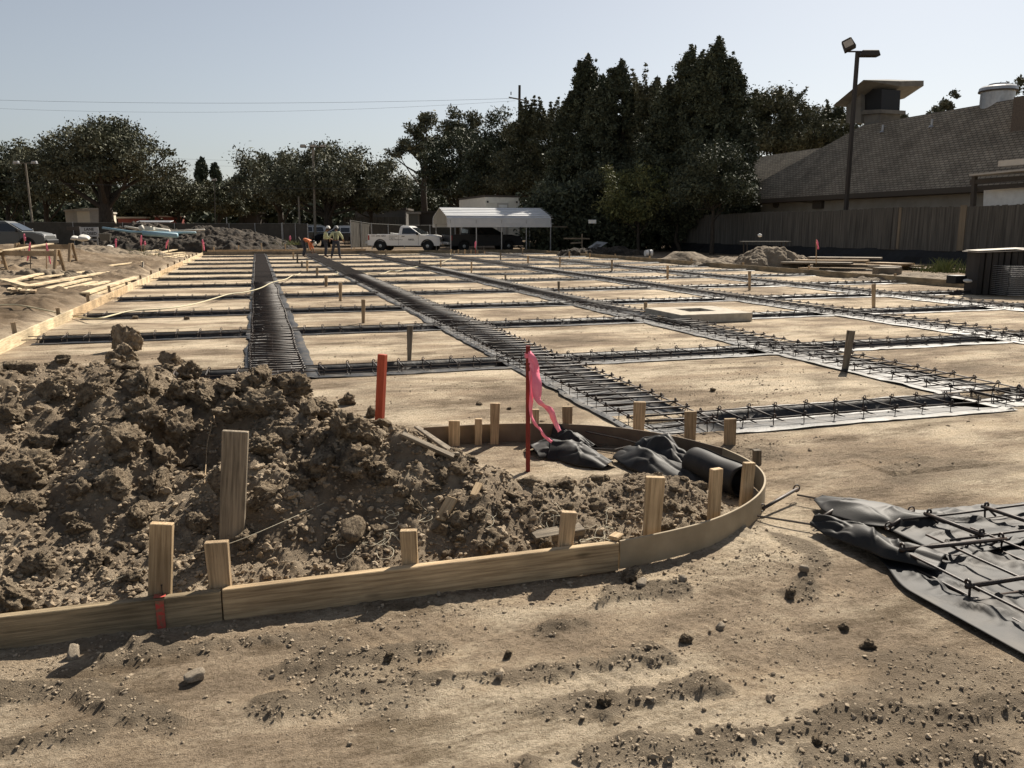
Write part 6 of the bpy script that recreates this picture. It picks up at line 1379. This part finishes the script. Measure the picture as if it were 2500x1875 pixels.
# ------------------------------------------------------------ flagged laths at left and right
def flag(px, ty, by, d, lb, rib=(0, .6), dx=5, m=W_STAKE, y=None):
    base = AD(px, by, d); 
    t = AD(px, ty, d); o = stake(base-Vector((0, 0, .1)), t, .035, .04, .012, m, lb, 'pink-flagged survey laths', cat='stake', name='flagged_lath')
    h = (t-base).length; s = lambda a, x: t+Vector((x*RT[0], x*RT[1], -a*h))-Vector((0, .03, 0)); sc = d/2000.
    ribbon(o, [s(.02, 0), s(.2, dx*sc*.4), s(.38, dx*sc*.8), s(.5, dx*sc), s(rib[1], dx*sc*1.4)], [.02*d/30, .07*d/30, .075*d/30, .06*d/30, .03*d/30]); return o
flag(113, 592, 665, 30, 'pink-flagged lath standing above the left lumber pile', rib=(0, .72), dx=4)
flag(283, 582, 606, 48, 'short pink-flagged lath on the brown pile', rib=(0, .95), dx=-1)
flag(345, 573, 616, 50, 'taller lath with a pale post and little ribbon before the dark pile', dx=-2)
flag(353, 588, 606, 52, 'tiny pink-flagged lath right of the taller lath', dx=1)
flag(411, 585, 609, 50, 'pink-flagged lath with a split ribbon above the second lumber pile', rib=(0, .9), dx=-5)
flag(494, 584, 614, 55, 'pink-flagged lath at the far left corner of the slab', rib=(0, .92), dx=2)
flag(1993, 584, 632, 32, 'pink-flagged lath by the lumber stack at right', rib=(0, .48), dx=5)
flag(74, 590, 668, 29, 'leaning lath with red ribbon between the sawhorses', dx=-9, m=W_GREY)
flag(59, 570, 600, 33, 'bare pale lath behind the left sawhorse', dx=1, m=W_STAKE)
flag(1161, 588, 617, 54, 'red and white marked lath in front of the dark pickup', dx=-1, m=M_ORANGE)
flag(708, 575, 595, 62, 'thin orange-tipped lath by the gate leaf', dx=0, m=M_ORANGE)
# ------------------------------------------------------------ sawhorses and lumber at left
M_SAW = W_STAKE
def sawhorse(p0, p1, by0, by1, ty, d, lb):
    a = AD(p0, by0, d*1.02); b_ = AD(p1, by1, d); zt = AD(p1, ty, d).z; root = empty('sawhorse', (a+b_)/2, 0, lb, 'sawhorse', 'sawhorses at the left'); root.location.z = 0
    A_, B_ = Vector((a.x, a.y, 0))-root.location, Vector((b_.x, b_.y, 0))-root.location; A_.z = B_.z = 0; e_ = (B_-A_).normalized(); n_ = Vector((-e_.y, e_.x, 0))
    b = MB(); b.bar(A_+Vector((0, 0, zt-.14)), B_+Vector((0, 0, zt-.14)), .06, .18); b.build('beam', M_SAW, root)
    for E_ in (A_, B_):
        for s in (-1, 1):
            b = MB(); b.bar(E_+n_*s*.28+Vector((0, 0, -.05)), E_+n_*s*.06+Vector((0, 0, zt)), .11, .05, up=n_); b.build('leg', M_SAW, root)
        b = MB(); b.bar(E_-n_*.2+Vector((0, 0, zt*.5)), E_+n_*.2+Vector((0, 0, zt*.5)), .04, .12); b.build('cleat', M_SAW, root)
sawhorse(6, 146, 676, 671, 609, 28.6, 'nearer sawhorse carrying a pale plank at the left edge')
sawhorse(50, 180, 668, 657, 594, 33, 'farther sawhorse carrying the plank end at left')
def lum(p0, p1, lb, z=.06, wd=.23, th=.045, m=W_BRIGHT, g='loose lumber on the left ground', d=None):
    a = G(*p0, z); b_ = G(*p1, z)
    if d: a = AD(*p0, d[0]); b_ = AD(*p1, d[1])
    return plank('plank', a, b_, th, wd, m, lb, 'plank', g, bevel=.002)
lum((-30, 618), (125, 595), 'pale plank laid across the two sawhorses', d=(28.5, 32))
LB = 'pale plank in the left lumber pile, '
for i, (p0, p1, z, s_) in enumerate([((75, 680), (255, 657), .14, 'rearmost long one'), ((50, 701), (260, 664), .16, 'longest one crossing the middle'), ((110, 706), (215, 681), .12, 'wide one in the middle'), ((146, 708), (233, 688), .10, 'short one right of the wide one'), ((188, 707), (262, 687), .08, 'with a dark sawn end'),
                         ((207, 716), (337, 675), .12, 'long one nearest the form board'), ((230, 719), (313, 690), .05, 'lowest right one'), ((12, 688), (100, 668), .22, 'short thick one at left'), ((8, 682), (74, 700), .24, 'one crossing the others at left'), ((262, 649), (345, 639), .22, 'top one of the upper right stack'), ((288, 654), (340, 644), .14, 'under the top one of the upper right stack'),
                         ((218, 665), (262, 651), .10, 'short one between the stacks'), ((20, 706), (48, 702), .05, 'lowest left one'), ((57, 694), (110, 692), .04, 'thin one lying behind'), ((330, 650), (360, 644), .05, 'small one by the dark post'), ((150, 690), (200, 676), .05, 'one sunk in the soil behind')]):
    lum(p0, p1, LB+s_, z, .16+.03*(i % 3))
for i, (x, y) in enumerate([(38, 706), (48, 705), (60, 708), (72, 708), (82, 709), (28, 704)]):
    a = G(x, y, .18); plank('wood_block', a, a+Vector((.10, -.55, 0)), .05, .13, W_BRIGHT if i % 2 else W_STAKE, 'cut board end in the row below the left planks', 'wood block', 'cut board ends in a row')
for i, (p0, p1, z, s_) in enumerate([((352, 617), (402, 606), .22, 'rear left'), ((366, 622), (430, 609), .25, 'wide top'), ((380, 622), (447, 616), .14, 'middle'), ((403, 628), (448, 620), .10, 'right'), ((420, 630), (462, 623), .05, 'lowest right'), ((352, 615), (415, 603), .16, 'hindmost')]):
    lum(p0, p1, 'pale plank in the farther lumber pile near the slab corner, '+s_, z, .30, .05)
stake(G(349, 665), AD(349, 640, 32), .07, .07, .05, W_GREY, 'dark post standing among the upper right planks', None, name='post')
o = bpy.data.objects.new('boulder', RK[2]); COL.objects.link(o); c = AD(22, 640, 33); o.location = c; o.scale = (.3, .28, .28); tag(o, 'round pale lump of concrete between the sawhorse legs', 'boulder')
# ------------------------------------------------------------ grass and weeds
M_GRASS = mat('dry green grass', (.10, .125, .035), (.17, .17, .07), scale=6, rough=.8)
def weed(c, n, h, spread, lb, seed, m=M_GRASS, g='weed tufts'):
    r = np.random.default_rng(seed); vs = []; 
    for i in range(n):
        a = r.random()*6.28; q_ = abs(r.normal())*spread; x, y = q_*math.cos(a), q_*math.sin(a); H_ = h*r.uniform(.4, 1.1); l = r.normal(size=2)*H_*.35; w_ = .012+.01*r.random(); t = r.random()*3.14; wx, wy = w_*math.cos(t), w_*math.sin(t)
        vs += [(x-wx, y-wy, 0), (x+wx, y+wy, 0), (x+l[0]*.5+wx*.7, y+l[1]*.5+wy*.7, H_*.6), (x+l[0], y+l[1], H_)]
    vs = np.array(vs); o = npmesh('weeds', vs, np.arange(len(vs)).reshape(-1, 4), m); o.location = c; return tag(o, lb, 'weeds', g)
weed(G(322, 626), 260, .45, .7, 'yellow-green weed tuft in front of the dark pile at left', 1); weed(G(345, 632), 260, .4, .8, 'wider green weed patch beside the second lumber pile', 2); weed(G(300, 622), 120, .3, .5, 'thin weeds left of the green patch', 7)
weed(AD(693, 594, 62), 120, .35, .5, 'weeds at the foot of the gate post', 3); weed(AD(715, 598, 60), 140, .35, .9, 'low weeds in front of the left gate leaf', 8)
weed(G(2310, 665), 200, .55, .5, 'tall leafy weeds behind the right form board', 4); weed(G(2368, 668), 120, .4, .22, 'bright green weed beside the dark stack', 5); weed(G(2290, 664), 160, .3, .6, 'low weeds left of the tall leafy weeds', 6)
# ------------------------------------------------------------ right side: lumber stack, dark stack, panels, bucket
GL = 'boards stacked behind the right form'
for i, (p0, p1, Y, w_, lb) in enumerate([((1975, 629), (2152, 631), 29.5, .9, 'top board of the right lumber stack'), ((1950, 636), (2120, 637), 29.3, .9, 'second board of the right lumber stack'), ((1910, 641), (2080, 643), 29.1, .7, 'board jutting left from the right lumber stack'), ((2130, 642), (2216, 645), 28.9, .7, 'board jutting right below the top board'),
                           ((1985, 648), (2200, 652), 28.7, .9, 'middle board of the right lumber stack'), ((2190, 648), (2245, 650), 28.5, .4, 'short board end at the right of the stack'), ((1990, 657), (2185, 661), 28.4, .9, 'lower board of the right lumber stack'), ((2020, 665), (2170, 669), 28.0, .7, 'lowest board of the right lumber stack'), ((2205, 653), (2264, 658), 28.2, .4, 'outermost short board at right'), ((1960, 655), (1986, 656), 28.2, .4, 'stub of board left of the stack')]):
    a = AY(*p0, Y); b_ = AY(*p1, Y-2.0); plank('stacked_board', a, b_, .075, w_, W_STAKE if i % 2 else W_GREY, lb, 'board', GL, bevel=.004)
boxat('timber_block', 2165, 668, 27, (.75, .5, .4), W_GREY, 'dark block supporting the right lumber stack', 'timber block')
lum((1884, 660), (1985, 661), 'thin pale board on the ground in front of the sand pile', .04, .12, .03, W_STAKE, None); lum((2020, 662), (2110, 674), 'long narrow board beside the right form', .05, .12, .05, W_GREY, None)
M_DST = mat('dark wood stack', (.022, .02, .018), (.045, .04, .036), scale=3, rough=.8, stretch=(1, 1, .3))
c = AD(2440, 655, 20.6); st = empty('pallet_stack', (c.x, c.y, 0), -YAW-.12, 'dark stack of upright panels with pale sheets on top at right', 'panel stack')
zt = AD(2440, 613, 20.6).z
for i in range(9): b = MB(); b.box((-.58+.145*i, R0.uniform(-.04, .04), zt/2), (.12, .8+R0.uniform(-.1, .1), zt)); b.build('panel', M_DST, st, bevel=.01)
b = MB(); b.box((.02, 0, zt+.012), (1.5, .95, .015), rot=Matrix.Rotation(-.04, 3, 'Y')); b.build('top_sheet', M_PALE, st)
b = MB(); b.box((-.12, -.05, zt+.045), (1.2, .8, .012), rot=Matrix.Rotation(-.055, 3, 'Y')); b.build('top_sheet', M_PALE, st)
c = AD(2505, 650, 19.6); ws = empty('wire_stack', (c.x, c.y, 0), -YAW, 'stack of wire mesh sheets at the right edge', 'mesh stack')
for k in range(16):
    b = MB(); z = .06+.045*k; b.tube([(-.42+R0.uniform(-.03, .03), -.1, z), (.7, -.1, z+.01)], .007, 4); b.tube([(-.42, -.1+R0.uniform(0, .1), z), (-.40, .9, z)], .006, 4)
    for x in np.arange(-.35, .7, .15): b.tube([(x, -.12, z), (x, .8, z)], .004, 4)
    b.build('mesh_sheet', M_STEEL, ws)
boxat('scrap_board', 2358, 675, 21.5, (.5, .35, .03), W_BRIGHT, 'pale scrap board lying left of the dark stack', 'board', .2); boxat('scrap_box', 2335, 682, 20.8, (.36, .3, .2), M_BLACK, 'black box lying behind the right form', 'box', .3)
c = AD(2362, 686, 20.3); o = bpy.data.objects.new('paper', RK[3].copy()); o.data.materials[0] = M_BAG; COL.objects.link(o); o.location = c; o.scale = (.12, .08, .05); tag(o, 'crumpled white paper on the right form board', 'paper')
M_DIM = mat('grey panel', (.22, .22, .215), (.27, .27, .26), scale=2, rough=.7)
# leaning plywood panel with a dark opening
P = [AD(1424, 612, 52), AD(1452, 612, 52), AD(1484, 592, 54), AD(1458, 589, 54)]; root = empty('leaning_panel', P[0], 0, 'grey panel with a dark hole leaning on the ground below the laurels', 'panel'); Q = [p-P[0] for p in P]
b = MB(); b.add(Q+[q+Vector((0, .06, -.02)) for q in Q], [(0, 1, 2, 3), (7, 6, 5, 4), (0, 4, 5, 1), (1, 5, 6, 2), (2, 6, 7, 3), (3, 7, 4, 0)]); b.build('sheet', M_DIM, root)
cc = (Q[0]+Q[1]+Q[2]+Q[3])/4; q2 = [cc+(q-cc)*.42+Vector((0, -.03, .01)) for q in Q]; b = MB(); b.add(q2+[q+Vector((0, .01, 0)) for q in q2], [(0, 1, 2, 3), (7, 6, 5, 4), (0, 4, 5, 1), (1, 5, 6, 2), (2, 6, 7, 3), (3, 7, 4, 0)]); b.build('opening', M_BLACK, root)
c = AD(1583, 618, 47); bk = empty('bucket', c, 0, 'white bucket lying on its side under the laurels', 'bucket'); b = MB(); b.lathe([(.17, -.2), (.20, .2), (.185, .2), (.16, -.17)], 18, axis='x'); b.build('body', M_WHITE, bk); b = MB(); b.lathe([(.205, -.03), (.208, .03)], 18, axis='x'); b.build('band', M_BLACK, bk)
boxat('small_sign', 1446, 541, 58, (.55, .04, .25), M_WHITE, 'small white sign hanging in the shade of the laurels', 'sign')
# work table frame and white litter in front of the fence
c = AD(1868, 590, 40); tbl = empty('table_frame', (c.x, c.y, 0), -YAW, 'thin dark table frame in shade before the fence', 'table'); z = c.z
b = MB(); b.box((0, 0, z), (2.3, .7, .04)); b.build('top', M_FEN, tbl)
for s in (-.9, .85):
    for t in (-.3, .3): b = MB(); b.bar((s, t, 0), (s*1.05, t, z), .04, .04, up=Vector((0, 1, 0))); b.build('leg', M_POLE, tbl)
o = bpy.data.objects.new('paper', RK[3].copy()); o.data.materials[0] = M_WHITE; COL.objects.link(o); o.location = AD(1855, 575, 36); o.scale = (.10, .07, .08); tag(o, 'bright white scrap catching the sun above the dark table', 'paper')
# clutter behind the carport: rail and boards in shade
lumd = lambda p0, p1, d, lb, w_=.09, m=W_GREY: plank('rail', AD(*p0, d), AD(*p1, d), w_, .05, m, lb, 'rail', 'rails in the shade right of the carport')
lumd((1266, 552), (1385, 554), 62, 'long pale rail under the right end of the carport roof'); lumd((1376, 582), (1440, 583), 56, 'rail of the shaded trestle right of the carport'); lumd((1393, 594), (1420, 592), 56, 'lower rail of the shaded trestle')
stake(AD(1421, 610, 56), AD(1421, 571, 56), .07, .10, .03, W_GREY, 'pale upright lath through the shaded trestle', None, name='lath')

# ------------------------------------------------------------ workers
M_SKIN = mat('skin', (.22, .12, .075), rough=.6); M_VEST = mat('yellow-green shirt', (.42, .44, .24), (.52, .53, .34), scale=12, rough=.8); M_ORNG = mat('orange shirt', (.62, .17, .07), (.7, .23, .10), scale=12, rough=.8)
M_JEAN = mat('dark jeans', (.035, .038, .048), (.06, .062, .075), scale=14, rough=.9); M_HAT = mat('white hard hat', (.7, .68, .62), rough=.4); M_BOOT = mat('brown boots', (.05, .035, .025), rough=.8); M_GLOVE = mat('work glove', (.4, .37, .3), rough=.9)
def skin(name, verts, edges, radii, m, parent, root=0, sub=2):
    me = bpy.data.meshes.new(name); me.from_pydata([tuple(v) for v in verts], edges, []); o = bpy.data.objects.new(name, me); COL.objects.link(o); o.parent = parent
    sk = o.modifiers.new('skin', 'SKIN'); sk.use_smooth_shade = True; sb = o.modifiers.new('sub', 'SUBSURF'); sb.levels = sb.render_levels = sub
    for i, r_ in enumerate(radii):
        s = me.skin_vertices[0].data[i]; s.radius = (r_, r_) if not isinstance(r_, tuple) else r_; s.use_root = (i == root)
    me.materials.append(m); return o
def person(loc, yaw, label, J, shirt, hat, belt=True):
    """J: joint positions; the figure looks along local -Y unless posed otherwise"""
    root = empty('person', loc, yaw, label, 'person', 'workers at the far end of the slab')
    n = ['pel', 'waist', 'chest', 'neck', 'head', 'crown', 'shL', 'elL', 'wrL', 'shR', 'elR', 'wrR', 'hipL', 'knL', 'anL', 'toL', 'hipR', 'knR', 'anR', 'toR']
    ix = {k: i for i, k in enumerate(n)}; V_ = [Vector(J[k]) for k in n]
    E_ = [('pel', 'waist'), ('waist', 'chest'), ('chest', 'neck'), ('neck', 'head'), ('head', 'crown'), ('chest', 'shL'), ('shL', 'elL'), ('elL', 'wrL'), ('chest', 'shR'), ('shR', 'elR'), ('elR', 'wrR'), ('pel', 'hipL'), ('hipL', 'knL'), ('knL', 'anL'), ('anL', 'toL'), ('pel', 'hipR'), ('hipR', 'knR'), ('knR', 'anR'), ('anR', 'toR')]
    Rr = {'pel': .11, 'waist': .11, 'chest': .13, 'neck': .055, 'head': .085, 'crown': .075, 'shL': .06, 'shR': .06, 'elL': .042, 'elR': .042, 'wrL': .03, 'wrR': .03, 'hipL': .085, 'hipR': .085, 'knL': .058, 'knR': .058, 'anL': .042, 'anR': .042, 'toL': .038, 'toR': .038}
    verts = list(V_); edges = [(ix[a], ix[b_]) for a, b_ in E_]; radii = [Rr[k] for k in n]
    for s in ('L', 'R'):                                  # hands: palm, four fingers and a thumb
        w_ = V_[ix['wr'+s]]; d = (w_-V_[ix['el'+s]]).normalized(); side = d.cross(Vector((0, 1, 0.2))).normalized(); pn = side.cross(d)
        pi_ = len(verts); verts.append(w_+d*.08); radii.append(.030); edges.append((ix['wr'+s], pi_))
        for k, (o_, l_) in enumerate(((-.030, .07), (-.01, .08), (.01, .075), (.03, .06))):
            a = len(verts); verts += [w_+d*.10+side*o_, w_+d*(.10+l_*.5)+side*o_*1.1+pn*.01, w_+d*(.10+l_*.85)+side*o_*1.1+pn*.035]; radii += [.011, .009, .008]; edges += [(pi_, a), (a, a+1), (a+1, a+2)]
        a = len(verts); verts += [w_+d*.045-side*.035, w_+d*.085-side*.06+pn*.01]; radii += [.012, .010]; edges += [(ix['wr'+s], a), (a, a+1)]
    skin('body', verts, edges, radii, M_SKIN, root, 0, 2)
    # face
    hd = V_[ix['head']]; fd = (Vector(J['face'])).normalized(); sd_ = fd.cross(Vector((0, 0, 1))).normalized() if abs(fd.z) < .9 else Vector((1, 0, 0)); uh = (V_[ix['crown']]-hd).normalized()
    b = MB(); b.tube([hd+fd*.085+uh*.02, hd+fd*.115-uh*.02], [.010, .016], 6); b.build('nose', M_SKIN, root)
    for s in (-1, 1):
        b = MB(); b.lathe([(.002, -.008), (.011, 0), (.002, .008)], 8, c=hd+fd*.088+sd_*s*.035+uh*.03); b.build('eye', M_BLACK, root)
        b = MB(); b.lathe([(.004, -.03), (.018, -.01), (.020, .012), (.006, .03)], 8, c=hd+sd_*s*.092+uh*.0); b.build('ear', M_SKIN, root)
    b = MB(); b.box(hd+fd*.092-uh*.055, (.045, .012, .012)); b.build('mouth', M_TAIL, root)
    # shirt with sleeves
    t = lambda a, b_, k: V_[ix[a]].lerp(V_[ix[b_]], k)
    sv = [V_[ix['pel']]+(V_[ix['waist']]-V_[ix['pel']])*.35, V_[ix['waist']], V_[ix['chest']], t('chest', 'neck', .75), V_[ix['shL']], t('shL', 'elL', .95), t('elL', 'wrL', .75), V_[ix['shR']], t('shR', 'elR', .95), t('elR', 'wrR', .75)]
    skin('shirt', sv, [(0, 1), (1, 2), (2, 3), (2, 4), (4, 5), (5, 6), (2, 7), (7, 8), (8, 9)], [.155, .15, .17, .075, .085, .065, .05, .085, .065, .05], shirt, root, 0, 2)
    tv = [V_[ix['pel']]+(V_[ix['waist']]-V_[ix['pel']])*.15, V_[ix['hipL']], V_[ix['knL']], t('knL', 'anL', .95), V_[ix['hipR']], V_[ix['knR']], t('knR', 'anR', .95)]
    skin('trousers', tv, [(0, 1), (1, 2), (2, 3), (0, 4), (4, 5), (5, 6)], [.14, .112, .082, .07, .112, .082, .07], M_JEAN, root, 0, 2)
    for s in ('L', 'R'):
        a = V_[ix['an'+s]]; to = V_[ix['to'+s]]; skin('boot', [a+Vector((0, 0, .06)), a-Vector((0, 0, .02)), to], [(0, 1), (1, 2)], [.058, .056, .048], M_BOOT, root, 1, 1)
    # hard hat: dome with a brim
    Z = uh; X_ = Z.orthogonal().normalized(); Y_ = Z.cross(X_); rot = Matrix((X_, Y_, Z)).transposed()
    b = MB(); b.lathe([(.155, .0), (.158, .012), (.128, .02), (.125, .06), (.105, .105), (.06, .135), (.005, .142)], 18); o = b.build('hard_hat', hat, root, smooth=True); o.location = hd+uh*.055; o.rotation_euler = rot.to_euler()
    hv = V_[ix['neck']]; b = MB(); b.lathe([(.05, -.02), (.10, .0), (.108, .06), (.09, .09)], 12, c=hd-fd*.012-uh*.03); b.build('hair', M_BLACK, root, smooth=True)
    return root
def std(spread=.14, lean=0, arms=((.30, -.05, 1.10), (.30, -.22, .92)), face=(0, -1, 0), hunch=.06):
    J = dict(pel=(0, 0, .94), waist=(0, -.02, 1.10), chest=(0, -.03, 1.34), neck=(0, -.04, 1.50), head=(0, -.06-hunch, 1.61), crown=(0, -.06-hunch, 1.70), shL=(-.19, -.03, 1.42), shR=(.19, -.03, 1.42), hipL=(-.10, 0, .88), hipR=(.10, 0, .88),
             knL=(-spread*.8, -.03, .49), knR=(spread*.8+.04, -.02, .49), anL=(-spread, .02, .09), anR=(spread+.10, .03, .09), toL=(-spread-.02, -.15, .04), toR=(spread+.13, -.13, .04), face=face)
    (e0, e1), = (arms,)
    J['elL'] = (-e0[0], e0[1], e0[2]); J['wrL'] = (-e1[0]+.08, e1[1], e1[2]); J['elR'] = e0; J['wrR'] = (e1[0]-.05, e1[1], e1[2]); return J
c = AD(796, 628, 48.6); J = std(spread=.10, arms=((.27, -.12, 1.12), (.20, -.32, 1.05)), hunch=.12)
person((c.x, c.y, 0), -YAW+math.pi/2+.3, 'standing worker in a yellow-green shirt and white hard hat', J, M_VEST, M_HAT)
c = AD(822, 631, 46.6); J = std(spread=.18, arms=((.36, -.02, 1.16), (.44, -.16, 1.02)), hunch=.1)
w2 = person((c.x, c.y, 0), -YAW+math.pi, 'standing worker seen from behind in a light vest and grey hard hat', J, M_VEST, mat('grey hard hat', (.25, .25, .24), rough=.4))
for s in (-.06, .05): b = MB(); b.bar((s, .155, 1.0), (s*.6, .14, 1.42), .035, .012, up=Vector((0, 1, 0))); b.build('strap', M_BLACK, w2)
# the bent worker: hips back at left, trunk leaning to the right, both arms down to the steel
J = dict(pel=(-.10, 0, .90), waist=(.02, 0, 1.00), chest=(.26, 0, .98), neck=(.38, 0, .90), head=(.49, 0, .83), crown=(.56, 0, .76), shL=(.28, .17, .93), elL=(.36, .2, .64), wrL=(.47, .16, .38), shR=(.28, -.17, .92), elR=(.33, -.22, .62), wrR=(.42, -.2, .34),
         hipL=(-.10, .10, .85), knL=(-.02, .14, .47), anL=(-.12, .15, .09), toL=(.04, .17, .04), hipR=(-.10, -.10, .85), knR=(.0, -.14, .47), anR=(-.10, -.15, .09), toR=(.06, -.17, .04), face=(.35, 0, -1))
c = AD(746, 629, 48.8); pb = person((c.x, c.y, 0), -YAW, 'worker in an orange shirt bending down to tie steel', J, M_ORNG, M_HAT)
b = MB(); b.bar((-.2, -.16, .98), (-.30, -.2, 1.16), .03, .03, up=Vector((0, 1, 0))); b.build('tool_handle', M_STEEL, pb)
